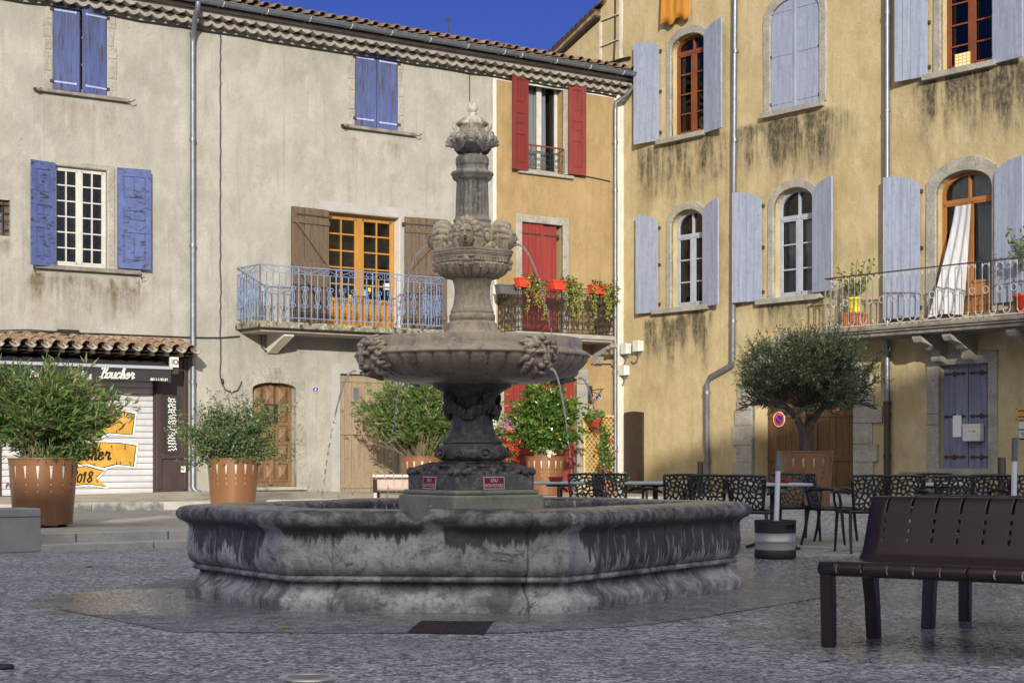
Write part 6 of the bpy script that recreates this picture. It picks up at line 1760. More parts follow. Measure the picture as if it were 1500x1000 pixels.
limb(fork,V((-.30,-.05,.72)),.062,.045,1); limb(fork,V((.30,.06,.74)),.06,.042,1); limb(fork,V((.0,.18,.84)),.045,.032,1); limb(V((-.30,-.05,.72)),V((-.62,-.1,.80)),.03,.02,2); limb(V((.30,.06,.74)),V((.68,.0,.80)),.03,.02,2)
tk.box(.10,.125,.02,.045,-.02,.62,0); tk.build('trunk',m_bark,p)
fo = MB(); st = MB()
CZ = 1.14
cl = []
for i in range(540):
    for _ in range(50):
        d = rdir(); k = rnd.random()**.38; q = V((.05+d.x*.98*k,d.y*.9*k,CZ+d.z*(.68 if d.z>0 else .52)*k))
        if noise.noise(q*1.9+V((5,0,0))) > -.14 and q.z > .62+.12*noise.noise(q*3): break
    cl.append(q)
for q in cl:
    b = min(tips,key=lambda t_: (t_-q).length) if rnd.random()<.8 else V((0,0,.7)); 
    m_ = b.lerp(q,.55)+V((0,0,.04)); st.tube([b,m_,q],[.008,.005,.003],4)
    out = (q-V((0,0,.85))).normalized(); end = q+(out+V((0,0,.35))+rdir()*.5)*.20
    for s_ in range(4):
        e2 = q+(out*.8+V((0,0,.45))+rdir()*.75)*rnd.uniform(.12,.24); st.tube([q,e2],[.003,.0015],3)
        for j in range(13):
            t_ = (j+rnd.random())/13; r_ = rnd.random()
            m = (2 if r_<.34 else 0 if r_<.75 else 1) if q.z>CZ+.18 else (1 if r_<.42 else 0 if r_<.88 else 2)  # lighter leaf mix at the crown top stands in for sunlight there
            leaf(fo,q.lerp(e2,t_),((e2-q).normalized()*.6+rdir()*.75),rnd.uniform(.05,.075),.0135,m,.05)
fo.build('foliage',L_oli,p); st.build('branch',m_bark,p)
# potted flowers by the red door, climbing rose, trellis
FRL = lambda px,py,off: (lambda a: V((C.x,C.y,0))+V((TL.x*a[0]+NL.x*off,TL.y*a[0]+NL.y*off,a[1])))(L_(px,py,off))
def spill(mb, c_, rx, rz, n, mats_n, L, W, down=0.0):
    for i in range(n):
        d = rdir(); k = rnd.random()**.4; leaf(mb, c_+V((d.x*rx*k,d.y*rx*k,d.z*rz*k-down*rnd.random())), rdir()+V((0,-.3,.2)), L, W, rnd.randrange(mats_n))
q = FRL(742,640,.75); zg_ = walk_z(V((q.x,q.y)))
p = thing('flower_stand','tall stand of red geraniums and mauve flowers left of the camellia','flowers',(q.x,q.y,zg_))
fo = MB()
for (dx,dz,r_,n) in ((0,1.45,.30,260),(.03,1.12,.30,260),(0,.82,.27,200),(-.02,.55,.25,120)): spill(fo,V((dx,0,dz)),r_,.22,n,3,.075,.065)
fo.build('foliage',L_fl,p); fo = MB()
for i in range(26):
    c_ = V((rnd.uniform(-.2,.28),-.30+rnd.uniform(-.05,.1),rnd.choice((.7,1.0,1.15,1.25))+rnd.gauss(0,.08)))
    for j in range(9): leaf(fo,c_+rdir()*.03,rdir(),.05,.045,0,0)
for i in range(22):
    c_ = V((rnd.uniform(-.15,.25),-.25,1.5+rnd.gauss(0,.09)))
    for j in range(6): leaf(fo,c_+rdir()*.02,rdir(),.04,.035,1,0)
fo.build('blossom',[m_pet_r,m_pet_v],p)
st = MB()
for k in range(4): st.tube([(.18*math.cos(k*1.57),.18*math.sin(k*1.57),0),(.16*math.cos(k*1.57),.16*math.sin(k*1.57),1.35)],.014,6)
for zz in (.45,.9,1.3): st.lathe([(.02,zz),(.19,zz),(.21,zz+.16),(.02,zz+.15)],18,1)
st.build('stand',[m_iron,m_terra],p)
q = FRL(758,700,.9); zz0 = walk_z(V((q.x,q.y))); p = thing('low_planter_box','low terracotta box with a small green sprout by the red door','planter',(q.x,q.y,zz0),AL)
st = MB(); st.ring([(-.55,0),(.55,0),(.58,.36),(-.58,.36)],[(-.5,.03),(.5,.03),(.53,.36),(-.53,.36)],-.16,.16); st.box(-.5,.5,-.16,-.13,.0,.36); st.box(-.5,.5,.13,.16,.0,.36); st.build('box',m_terra,p); st=MB(); st.box(-.5,.5,-.13,.13,.02,.33); st.build('soil',m_soil,p)
fo = MB(); spill(fo,V((.42,0,.46)),.12,.13,60,3,.07,.05); fo.build('foliage',L_fl,p)
a0,a1,b0,b1 = L_(854,700,.05)[0],L_(900,700,.05)[0],.25,L_(875,609,.05)[1]
p = thing('trellis','honey coloured diamond lattice trellis leaning on the white wall strip','trellis',(C.x+TL.x*(a0+a1)/2+NL.x*.08,C.y+TL.y*(a0+a1)/2+NL.y*.08,b0),AL)
wd,ht = (a1-a0)/2,b1-b0; la = MB(); 
for sg,yy in ((1,-.012),(-1,0.0)):
    c_ = -wd-ht
    while c_ < wd+ht:
        pts = []
        z0_,z1_ = 0.0,ht
        xa = c_; xb = c_+sg*ht
        t0,t1 = 0.0,1.0
        lo,hi = -wd,wd
        dx = xb-xa
        ta,tb = sorted(((lo-xa)/dx,(hi-xa)/dx)); t0,t1 = max(0,ta),min(1,tb)
        if t1-t0 > .01: la.bar((xa+dx*t0,yy,ht*t0),(xa+dx*t1,yy,ht*t1),.022,.010)
        c_ += .125
la.build('lattice',m_tan,p); fr = MB(); fr.ring([(-wd-.02,0),(wd+.02,0),(wd+.02,ht+.02),(-wd-.02,ht+.02)],[(-wd+.02,.03),(wd-.02,.03),(wd-.02,ht-.02),(-wd+.02,ht-.02)],-.025,.012); fr.build('trellis_frame',m_tan,p)
q = FRL(889,700,.32); p = thing('climbing_rose','green climbing plant with pink blossoms growing up the trellis','plant',(q.x,q.y,.21))
fo = MB()
for i in range(11):
    h_ = i/11*1.35; spill(fo,V((.05*math.sin(i*1.7)-.02*i/3,-.02,.25+h_)),.19*(1-.5*i/11),.16,110-5*i,3,.07,.048)
spill(fo,V((.30,-.1,.35)),.2,.2,140,3,.06,.03)
fo.build('foliage',L_fl[:2]+[L_cam[0]],p); fo = MB()
for c_ in ((-.25,-.2,1.4),(-.28,-.2,.95),(.22,-.2,.95),(.0,-.25,.52),(.1,-.25,1.2),(.3,-.25,.3),(-.15,-.2,.6)):
    for j in range(12): leaf(fo,V(c_)+rdir()*.02,rdir(),.05,.045,0,0)
fo.build('blossom',m_pet_p,p)
st = MB(); st.lathe([(.10,0),(.16,.28),(.17,.30),(.14,.30),(.13,.27)],20); st.build('pot',m_terra,p)
# hanging basket with its bracket
q = FRL(872,612,.38); p = thing('hanging_basket','terracotta hanging basket with green plant under the wall bracket','hanging basket',(q.x,q.y,q.z-.10),AL)
b = MB(); b.lathe([(.02,-.10),(.11,-.10),(.15,.06),(.17,.07),(.17,.10),(.15,.10)],24); b.build('pot',m_leafplastic,p)
b = MB()
for k in range(3): b.tube([(.15*math.cos(k*2.09),.15*math.sin(k*2.09),.09),(0,0,.52)],.006,4)
b.tube([(0,0,.50),(0,.0,.62)],.012,5); b.build('hanger',m_terra,p); fo = MB(); spill(fo,V((0,0,.16)),.24,.13,240,3,.07,.06); fo.build('foliage',L_fl,p)
a = FRL(864,578,0); p = thing('wall_bracket','ornate black iron wall bracket beside the red door','bracket',(a.x,a.y,a.z),AL)
b = MB(); b.box(-.05,.05,-.03,.0,-.20,.20); b.bar((0,-.03,.10),(.08,-.40,.12),.02,.02); b.tube([(0,-.03,-.15),(.03,-.15,-.10),(.05,-.25,.0),(.07,-.34,.10)],.012,6)
for z in (-.14,-.02,.1): b.tube([(s_[0],-.045,s_[1]) for s_ in scroll((.0,z),.06,1.4,z*9)],.010,5)
b.build('bracket_scroll',m_iron,p)
# flower troughs on the black balcony
def trough(px,py,w,label,cap,trail,soil_m,off=.86,plastic=m_leafplastic,bulk=1.0):
    q = FRL(px,py,off); p = thing('flower_trough',label,'flower pot',(q.x,q.y,q.z),AL,'flower troughs on the black balcony')
    b = MB(); b.prism([(-w/2+.03,-.10),(w/2-.03,-.10),(w/2,.07),(-w/2,.07)],-.09,.09); b.box(-w/2-.015,w/2+.015,-.105,.105,.07,.10); b.box(-w*.3,-w*.3+.02,.09,.2,.04,.07); b.box(w*.3,w*.3+.02,.09,.2,.04,.07); b.build('pot',plastic,p,mods=[('bevel',.01,2)])
    if cap:
        fo = MB()
        for cx,cz,r_,n in cap: spill(fo,V((cx,-.03,cz)),r_,r_*.7,n,3,.07,.045,.1)
        fo.build('foliage',L_suc,p)
    if trail:
        fo = MB()
        for cx,l_ in trail:
            fo = MB(); x = cx; n = int(l_/.022)
            for i in range(n):
                for k in range(2): leaf(fo,V((x+.02*math.sin(i*.35+cx*9),-.14+rnd.uniform(-.03,.03),.05-i*.022)),rdir()+V((0,-.3,-.2)),.05,.035,0)
            fo.build('trailing_stem',L_suc[:1],p)
    return p
trough(766,414,.34,'red flower pot at the left of the black balcony with trailing leaves',[(.18,.12,.22,160),(.30,.0,.22,140),(.08,-.12,.15,70)],[(.02,.75),(.22,.55),(.34,.60),(.46,.85)],0)
trough(818,418,.40,'red flower pot in the middle of the black balcony with bronze leaves',[(.20,.14,.20,140),(.36,.02,.24,160),(.42,-.15,.16,80)],[(.10,.60),(.28,.75),(.44,.80),(.52,.60)],0)
trough(875,424,.40,'red flower pot at the right of the black balcony near the downpipe',[(.0,.14,.18,120),(.36,.04,.20,120),(.42,-.18,.16,90)],[(-.22,.95),(-.17,.7),(.18,.75),(.24,.60),(.14,.5)],0)
trough(741,424,.46,'empty dark grey trough at the far left of the black balcony',None,None,0,.55,m_greyplastic)
# pots on the white balcony
def FRR(px,py,off):
    a = R_(px,py,off); return V((C.x+TR.x*a[0]+NR.x*off,C.y+TR.y*a[0]+NR.y*off,a[1]))
q = FRR(1252,478,.42); q.z = zr_(1211,484,YP)
p = thing('potted_citrus','small potted citrus shrub with a yellow pot on the white balcony','potted plant',(q.x,q.y,q.z),AR)
b = MB(); b.lathe([(.10,.34),(.14,.60),(.15,.60),(.15,.63),(.12,.63)],20); b.build('pot',mat('yellow_pot',(.75,.62,.03),rough=.5),p)
b = MB()
for i in range(7):
    for j in range(2): b.box(-.18+.055*i,-.155+.055*i,-.17+.34*j,-.155+.34*j,0,.30); b.box(-.18+.34*j,-.165+.34*j,-.17+.055*i,-.145+.055*i,0,.30)
b.box(-.19,.19,-.18,.18,.30,.34); b.box(-.19,.19,-.18,.18,.0,.03); b.build('crate',m_terra,p)
fo = MB(); st = MB()
for i in range(16):
    e = V((rnd.uniform(-.42,.40),rnd.uniform(-.2,.2),rnd.uniform(.75,1.40))); st.tube([(0,0,.6),V((e.x*.3,e.y*.3,.8)),e],.006,4)
    for j in range(10): leaf(fo,V((e.x*.5,e.y*.5,.85)).lerp(e,rnd.random())+rdir()*.05,rdir()+V((0,0,.3)),.11,.045,rnd.randrange(3))
fo.build('foliage',L_ole2[:2]+[L_fl[2]],p); st.build('stem',m_stem,p)
q = FRR(1501,452,.45); q.z = zr_(1211,484,YP); p = thing('potted_lemon','potted shrub with dark leaves at the right end of the white balcony','potted plant',(q.x,q.y,q.z),AR)
b = MB(); b.lathe([(.02,0),(.14,.0),(.19,.34),(.21,.34),(.21,.40),(.18,.40)],24); b.build('pot',m_leafplastic,p)
fo = MB(); st = MB(); st.tube([(0,0,.35),(-.01,0,.8),(0,0,1.1)],.014,6)
for i in range(26):
    e = V((rnd.uniform(-.38,.38),rnd.uniform(-.25,.25),rnd.uniform(.95,1.75))); st.tube([(0,0,.9),e],.005,4)
    for j in range(10): leaf(fo,V((0,0,.95)).lerp(e,rnd.uniform(.4,1))+rdir()*.05,rdir(),.10,.04,rnd.randrange(3))
fo.build('foliage',L_cam,p); st.build('stem',m_stem,p)
# ================================================================ street furniture
def wall_thing(name,label,cat,px,py,F_,ang,off=0.0,group=None):
    q = F_(px,py,off); return thing(name,label,cat,(q.x,q.y,q.z),ang,group)
def number_plate(px,py,txt,label,rx,rz):
    q = FRL(px,py,.0); p = thing('house_number',label,'sign',(q.x,q.y,q.z),AL)
    m = MB(); out = [(rx*math.cos(k*math.pi/12),rz*math.sin(k*math.pi/12)) for k in range(24)]
    m.prism(out,-.018,0,0); m.ring(out,[(x*.88,z*.88) for x,z in out],-.022,-.01,1); add_text(m,txt,rz*1.35,0,-.020,-rz*.48,1,.002); m.build('plate',[m_enamel,m_paper],p)
number_plate(461.5,570,'8','blue oval enamel house number 8 right of the oak door',.075,.058)
number_plate(876.5,581,'6','round blue house number 6 plate near the trellis',.070,.070)
for (px,py,w,h,lab) in ((921,511,.20,.235,'pale grey junction box left of a pair near the corner'),(939,507,.20,.235,'pale grey junction box right of a pair near the corner'),(918.5,542.5,.20,.22,'whiter junction box below the pair near the corner')):
    p = wall_thing('junction_box',lab,'junction box',px,py,FRR,AR,0,'junction boxes in the corner')
    m = MB(); m.box(-w/2,w/2,-.16,0,-h/2,h/2); m.box(-w/2-.008,w/2+.008,-.17,-.12,-h/2-.008,h/2+.008); m.build('casing',m_box,p,mods=[('bevel',.015,2)])
    m = MB(); m.tube([(0,-.06,-h/2),(.0,-.08,-h/2-.12),(-.08,-.06,-h/2-.22),(-.20,-.04,-h/2-.26),(-.32,-.02,-h/2-.22)],.016,6); m.box(-.03,.03,-.10,-.02,-h/2-.06,-h/2); m.build('conduit',m_zinc,p)
def no_parking(px,py,rx,lab,faded=False):
    p = wall_thing('no_parking_sign',lab,'sign',px,py,FRR,AR,-.37)
    r = rx; rz = rx*.80
    m = MB(); ov = lambda k: [(r*k*math.cos(q*math.pi/16),rz*k*1.18*math.sin(q*math.pi/16)) for q in range(32)]
    m.prism(ov(1),-.012,0,0); m.prism(ov(.90),-.015,-.008,1); m.prism(ov(.56),-.018,-.008,2 if not faded else 0)
    m.bar((-r*.42,-.020,rz*.48),(r*.42,-.020,-rz*.48),.035,.006,1)
    if faded: m.bar((-r*.6,-.021,.02),(r*.6,-.021,.02),.04,.006,0)
    add_text(m,'STATIONNEMENT' if not faded else '',r*.17,0,-.0165,rz*.86,0,.0) if False else None
    m.build('plate',[m_paper,m_signred,m_enamel],p)
no_parking(1141.5,614,.17,'round blue and red no parking sign on the brown gate')
no_parking(1223,593,.15,'red and white round sign half hidden by the olive crown',True)
p = wall_thing('mailbox','white metal mailbox on the grey blue plank door','mailbox',1429,646,FRR,AR,-.10)
m = MB(); m.box(-.20,.20,-.13,0,0,.31); m.build('box_body',m_box,p,mods=[('bevel',.012,2)])
m = MB(); m.box(-.205,.205,-.136,.002,.262,.318); m.build('flap',m_box,p,mods=[('bevel',.01,2)]); m = MB(); m.box(.02,.10,-.135,-.128,.165,.20); m.ball((-.04,-.132,.185),(.012,.006,.012),1,8,5); m.build('name_plate',[m_brass,m_dark],p)
p = wall_thing('brass_plaque','brass name plaque at the right edge of the yellow wall','sign',1496.5,606,FRR,AR)
m = MB(); m.box(-.12,.14,-.015,0,-.11,.11); [m.box(-.06,.10,-.018,-.014,z,z+.02,1) for z in (.045,-.06)]; [m.ball((x,-.016,z),.012,1,6,4) for x in (-.10,.12) for z in (-.09,.09)]; m.build('plate',[m_brass,m_dark],p)
p = wall_thing('notice_plaque','small white notice plaque below the brass plaque','sign',1499,629,FRR,AR)
m = MB(); m.box(-.08,.12,-.015,0,-.17,.17); [m.box(-.08,.12,-.018,-.014,z,z+.022,1) for z in (.15,-.01,-.172)]; [m.box(-.05+.02*k,.08,-.018,-.014,-.06-.03*k,-.048-.03*k,2) for k in range(3)]; m.build('plate',[m_box,m_dark,m_enamel],p)
def bollard(px,Y,h,r,lab):
    q = at_depth(px,Y); z = plat_z(V((q.x,q.y))); p = thing('bollard',lab,'bollard',(q.x,q.y,z),0,'brown steel bollards by the yellow wall')
    m = MB(); m.lathe([(r,0),(r,h-.012),(r-.012,h)],20); m.build('post',m_cast,p); m = MB(); m.lathe([(r+.02,0),(r+.02,.02),(r,.025)],20); m.build('base_ring',m_cast,p)
bollard(1026,36.0,.72,.062,'short brown bollard left of the yellow wall downpipe')
bollard(1467.5,29.5,.72,.066,'dark brown bollard right of the stone framed plank door')
# beer keg used as a parasol foot, and the other parasol pole
q = ground_at(1140,819); p = thing('keg_parasol_base','black and silver beer keg with a white parasol pole standing in it','parasol base',(q.x,q.y+.2,0))
m = MB(); r = .205
m.lathe([(.19,0),(r,.01),(r+.004,.02),(r+.004,.088),(r,.092)],40,0); m.lathe([(r-.002,.090),(r-.002,.165),(r+.006,.175),(r-.002,.185),(r-.002,.268)],40,1,None,None,True,False)
# top chime with two hand holes
n = 60; zs = [.26,.300,.345,.378]
vs = [((r+.003)*math.cos(2*math.pi*j/n),(r+.003)*math.sin(2*math.pi*j/n),z) for z in zs for j in range(n)]
hole = [int(n*(.75+.055))+k for k in range(6)]+[int(n*.30)+k for k in range(6)]
m.add(vs,[(i*n+j,i*n+(j+1)%n,(i+1)*n+(j+1)%n,(i+1)*n+j) for i in range(3) for j in range(n) if not (i==1 and j in hole)],0,True)
vs2 = [((r-.012)*math.cos(2*math.pi*j/n),(r-.012)*math.sin(2*math.pi*j/n),z) for z in zs for j in range(n)]
m.add(vs2,[(i*n+j,(i+1)*n+j,(i+1)*n+(j+1)%n,i*n+(j+1)%n) for i in range(3) for j in range(n) if not (i==1 and j in hole)],0,True)
m.tube([((r-.004)*math.cos(2*math.pi*j/48),(r-.004)*math.sin(2*math.pi*j/48),.378) for j in range(48)],.010,6,0,True); m.lathe([(.005,.27),(.18,.27),(r-.005,.26)],30,1,None,None,True,False)
m.build('keg',[mat('black_keg_rubber',(.012,.012,.013),rough=.6,bump=.2,bs=60),mat('brushed_keg_steel',(.42,.42,.43),(.33,.33,.34),s=4,st=(1,1,5),rough=.42,metal=.35,bump=.1,bs=20)],p)
m = MB(); m.tube([(.0,0,.05),(.028,0,.88)],.026,12,0); m.tube([(.028,0,.88),(.033,0,1.06)],.027,12,1); m.build('parasol_pole',[mat('white_lacquer',(.62,.64,.70),rough=.5),m_zinc],p)
q = at_depth(1486,16.5); p = thing('parasol_pole','white parasol pole with grey sleeve standing behind the bench','parasol pole',(q.x,q.y,0))
m = MB(); m.tube([(-.015,0,.02),(.0,0,.98)],.026,12,0); m.tube([(.0,0,.98),(.005,0,1.20)],.028,12,1); m.build('pole',[bpy.data.materials['white_lacquer'],m_zinc],p); m = MB(); m.lathe([(.02,0),(.24,0),(.24,.05),(.05,.07),(.04,.2),(.03,.2)],30); m.build('foot',m_iron,p)
# cafe chairs with a web of holes
m_plastic = mat('black_chair_plastic', (.012,.012,.013), rough=.38)
def voronoi_cells(n, w, h, seed):
    rr = random.Random(seed); P = []
    tries = 0
    while len(P) < n and tries < 9000:
        c_ = (rr.uniform(.0,w),rr.uniform(.0,h)); tries += 1
        if all((c_[0]-a)**2+(c_[1]-b)**2 > (.62*math.sqrt(w*h/n))**2 for a,b in P): P.append(c_)
    cells = []
    for i,(px,py) in enumerate(P):
        poly = [(0,0),(w,0),(w,h),(0,h)]
        for j,(qx,qy) in enumerate(P):
            if i == j: continue
            mx,my,nx,ny = (px+qx)/2,(py+qy)/2,qx-px,qy-py; out = []
            for k in range(len(poly)):
                a,b = poly[k],poly[(k+1)%len(poly)]; da = (a[0]-mx)*nx+(a[1]-my)*ny; db = (b[0]-mx)*nx+(b[1]-my)*ny
                if da <= 0: out.append(a)
                if (da < 0 < db) or (db < 0 < da): t_ = da/(da-db); out.append((a[0]+(b[0]-a[0])*t_,a[1]+(b[1]-a[1])*t_))
            poly = out
            if len(poly) < 3: break
        if len(poly) >= 3: cells.append(poly)
    return cells
def web(cells, fmap, strut):
    m = MB()
    for poly in cells:
        cx = sum(p[0] for p in poly)/len(poly); cy = sum(p[1] for p in poly)/len(poly)
        sub = []
        for a,b in zip(poly,poly[1:]+poly[:1]): sub += [a,((a[0]+b[0])/2,(a[1]+b[1])/2)]
        # rounded hole: pull corners in more than edge middles
        inn = []
        for k,(x,y) in enumerate(sub):
            d = math.hypot(x-cx,y-cy); kk = max(.25,1-strut/d*(1.9 if k%2==0 else 1.0)); inn.append((cx+(x-cx)*kk,cy+(y-cy)*kk))
        n = len(sub); vs = [fmap(*p) for p in sub]+[fmap(*p) for p in inn]
        m.add(vs,[(k,(k+1)%n,n+(k+1)%n,n+k) for k in range(n)],0,True)
    return m
BK = voronoi_cells(62,.50,.44,5); ST = voronoi_cells(26,.46,.42,9)
def back_map(u,v):      # chair faces -Y, so the back is at +Y
    t_ = v/.44; k = .66+.18*t_; x = (u-.25)*k; return (x, .20+.09*t_-.10*(abs(x)/.25)**2*.55, .45+.375*v/.44-.012*(abs(x)/.25)**2)
def seat_map(u,v): return (u-.23, v-.23, .445-.02*math.cos((u-.23)*6)*math.cos((v-.23)*5))
def make_chair(label):
    c_ = thing('cafe_chair',label,'chair',(0,0,0),0,'black cafe chairs on the square')
    b = web(BK,back_map,.0105); 
    for (pts,r) in (([back_map(.5*i/12,.44) for i in range(13)],.011),([back_map(0,.44*i/6) for i in range(7)],.011),([back_map(.5,.44*i/6) for i in range(7)],.011)): b.tube(pts,r,6)
    b.build('backrest',m_plastic,c_,mods=[('solid',.012)])
    s_ = web(ST,seat_map,.013); s_.tube([(-.23,-.23,.44),(.23,-.23,.44),(.23,.19,.44),(-.23,.19,.44)],.016,6,0,True); s_.build('seat',m_plastic,c_,mods=[('solid',.012)])
    for sx in (-1,1):
        m = MB(); m.tube([(sx*.225,-.205,.44),(sx*.235,-.225,.22),(sx*.24,-.25,0)],[.020,.017,.013],8); m.build('leg',m_plastic,c_)
        m = MB(); m.tube([(sx*.205,.185,.46),(sx*.215,.22,.22),(sx*.225,.275,0)],[.020,.018,.013],8); m.build('leg',m_plastic,c_)
        m = MB(); m.tube([(sx*.232,-.20,.43),(sx*.262,-.20,.55),(sx*.27,-.185,.635),(sx*.272,-.12,.665),(sx*.268,.02,.668),(sx*.25,.14,.655),(sx*.225,.215,.63)],[.018,.017,.018,.020,.019,.017,.014],8,flat=.8); m.build('armrest',m_plastic,c_)
    return c_
CH0 = None
def chair(px, Y, rz, label, z=0.0, sc_=1.0):
    global CH0
    q = at_depth(px,Y)
    if CH0 is None: CH0 = o = make_chair(label)
    else: o = copy_tree(CH0); o['label'] = label
    o.location = (q.x,q.y,z); o.rotation_euler = (0,0,R(rz)); return o
chair(1101,18.75,158,'black web backed chair seen from behind just right of the fountain basin')
chair(1265,18.9,187,'black web backed chair seen from behind just left of the metal bench top')
chair(1163,20.5,8,'black web backed chair facing us behind the red bowl table')
chair(1216,20.0,62,'black web backed armchair in side view between table and bench')
chair(1037,19.4,172,'black web backed chair showing above the right end of the basin rim')
chair(984,19.9,200,'black web backed chair turned away at the right of the low white table')
chair(906,20.2,20,'black web backed chair before the pink blossoms, right of two together')
chair(856,20.3,-8,'black web backed chair between the red dish table and the blossoms')
chair(1321,18.9,175,'black web backed chair above the left end of the bench back')
chair(1374,20.8,-5,'black web backed chair behind the table over the bench back')
chair(1389,18.3,182,'low black web backed chair right of the bench table, mostly hidden')
chair(1452,19.3,165,'black web backed chair in front of the dark bollard')
chair(1496,18.9,190,'black web backed chair at the right edge behind the parasol pole')
m_top = mat('pale_table_top', (.40,.42,.46), (.32,.34,.38), s=6, fine=(.2,.2,.22), fs=30, rough=.35)
TB = None
def table_(px,Y,w,label,rz=0):
    global TB
    q = at_depth(px,Y)
    if TB is None:
        TB = o = thing('cafe_table',label,'table',(0,0,0),0,'pale topped cafe tables')
        m = MB(); m.box(-.36,.36,-.36,.36,.70,.735); m.build('table_top',m_top,o,mods=[('bevel',.012,2)])
        m = MB(); m.tube([(0,0,.03),(0,0,.68)],.032,12); m.box(-.16,.16,-.03,.03,.675,.70); m.box(-.03,.03,-.16,.16,.672,.70); m.build('column',m_iron,o)
        m = MB()
        for k in range(4):
            a = math.pi/4+k*math.pi/2; m.tube([(0,0,.10),(.18*math.cos(a),.18*math.sin(a),.06),(.34*math.cos(a),.34*math.sin(a),.012)],[.03,.025,.018],8)
        m.build('foot',m_iron,o)
    else: o = copy_tree(TB); o['label'] = label
    o.location = (q.x,q.y,0); o.rotation_euler = (0,0,R(rz)); return V((q.x,q.y,.735))
t1 = table_(820,20.9,.8,'pale square table with red dish seen left of two cafe chairs',4); t2 = table_(960,20.7,.8,'pale square table between chairs above the middle of the basin rim',-4); t3 = table_(1132,19.6,.8,'pale square table with red bowl right of the basin',6); t4 = table_(1378,19.7,.8,'pale square table seen over the back of the metal bench',-6)
def bowl(loc,label,r):
    p = tag(None or (lambda m: (m.lathe([(.02,.0),(r*.75,0),(r,.05),(r+.008,.055),(r-.01,.05),(r*.7,.012),(.02,.01)],28), m.build('bowl',m_leafplastic))[1])(MB()),label,'bowl'); p.location = loc
bowl(t1+V((-.05,-.18,0)),'red shallow dish on the leftmost cafe table',.09); bowl(t3+V((.06,-.2,0)),'orange red bowl on the table right of the basin',.105)
# double steel bench
D_ = V((.605,.796,0)); E_ = V((.796,-.605,0))
def bench_mesh(length):
    """local x along the bench, y from the front edge to the back"""
    prof_ = [(.035,.385),(.012,.395),(0,.412),(.002,.432),(.018,.448),(.045,.454),(.12,.452),(.24,.442),(.36,.434),(.44,.436),(.49,.448),(.525,.475),(.55,.52),(.580,.60),(.605,.67),(.628,.73),(.648,.765),(.675,.785),(.705,.788),(.735,.776),(.75,.752),(.752,.735)]
    s_ = [0]
    for a,b in zip(prof_,prof_[1:]): s_.append(s_[-1]+math.hypot(b[0]-a[0],b[1]-a[1]))
    def at(s):
        for i in range(len(s_)-1):
            if s <= s_[i+1] or i == len(s_)-2:
                f = (s-s_[i])/(s_[i+1]-s_[i]); a,b = prof_[i],prof_[i+1]; return (a[0]+(b[0]-a[0])*f,a[1]+(b[1]-a[1])*f)
    Ltot = s_[-1]
    # cut lines: front lip slot, long slot over the top roll, three dashes down the back
    sb = s_[12]
    top = s_[17]
    cuts = [(.018,.11),(top-.105,top+.10),(top-.162,top-.138),(top-.217,top-.193),(top-.274,top-.246)]
    ss = sorted(set([0,Ltot]+[c_+e_ for ab in cuts for c_ in ab for e_ in (-.004,0,.004)]+[k*Ltot/70 for k in range(71)]))
    xs = [0.0]; gap = []
    x = .105; k = 0
    while x < length-.03: xs += [x-.011,x-.007,x+.007,x+.011]; gap.append(len(xs)-3); x += .145
    xs.append(length)
    P = [[(x,)+at(s) for x in xs] for s in ss]
    m = MB(); nx = len(xs); vs = [p for r_ in P for p in r_]; fs = []
    for i in range(len(ss)-1):
        mid = (ss[i]+ss[i+1])/2; cut = any(a < mid < b for a,b in cuts)
        for j in range(nx-1):
            if cut and j in gap: continue
            fs.append((i*nx+j,i*nx+j+1,(i+1)*nx+j+1,(i+1)*nx+j))
    m.add(vs,fs,0,True); return m
BL = 2.05
bm = bench_mesh(BL); B0 = None
def bench(front, rz, label, glen=BL):
    global B0
    o = thing('metal_bench',label,'bench',front,rz,'perforated brown steel benches')
    if B0 is None: B0 = s_ = bm.build('seat_shell',m_bench,o,mods=[('solid',.012)])
    else: s_ = B0.copy(); col.objects.link(s_); s_.parent = o
    for x in (.035,BL-.035):
        m = MB(); m.add([(x-.035+dx,y,z) for (y0_,y1_,z) in ((.03,.085,.0),(.022,.085,.22),(.012,.075,.40)) for (dx,y) in ((0,y0_),(.07,y0_),(.07,y1_),(0,y1_))],[(0,3,2,1),(8,9,10,11)]+[(4*i+a,4*i+(a+1)%4,4*i+4+(a+1)%4,4*i+4+a) for i in range(2) for a in range(4)]); m.build('leg',m_bench,o,mods=[('bevel',.008,2)])
        m = MB(); m.add([(x-.035+dx,y,z) for (y0_,y1_,z) in ((.57,.635,.0),(.545,.615,.22),(.50,.59,.40),(.568,.62,.52),(.632,.67,.70)) for (dx,y) in ((0,y0_),(.07,y0_),(.07,y1_),(0,y1_))],[(0,3,2,1),(16,17,18,19)]+[(4*i+a,4*i+(a+1)%4,4*i+4+(a+1)%4,4*i+4+a) for i in range(4) for a in range(4)]); m.build('leg',m_bench,o,mods=[('bevel',.008,2)])
    return o
rzb = math.atan2(E_.y,E_.x)
fb = V((1.628,9.38,0))
bench(fb,rzb,'nearest brown perforated steel bench at the right of the picture')
fb2 = fb+D_*1.93+E_*BL
bench(fb2,rzb+math.pi,'second brown steel bench standing back to back behind the nearest one')
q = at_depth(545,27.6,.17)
o = bench(q+V((1.95,.75,0)),math.pi,'sunlit pinkish steel bench seen from behind, left of the fountain base'); o.scale = (.95,1,.745); s__ = [c for c in o.children if c.name.startswith('seat_shell')][0]; s__.material_slots[0].link = 'OBJECT'; s__.material_slots[0].material = mat('glare_pink_steel',(.56,.46,.42),(.50,.40,.36),s=4,rough=.45)  # pale pink colour stands in for sun glare on the brown steel
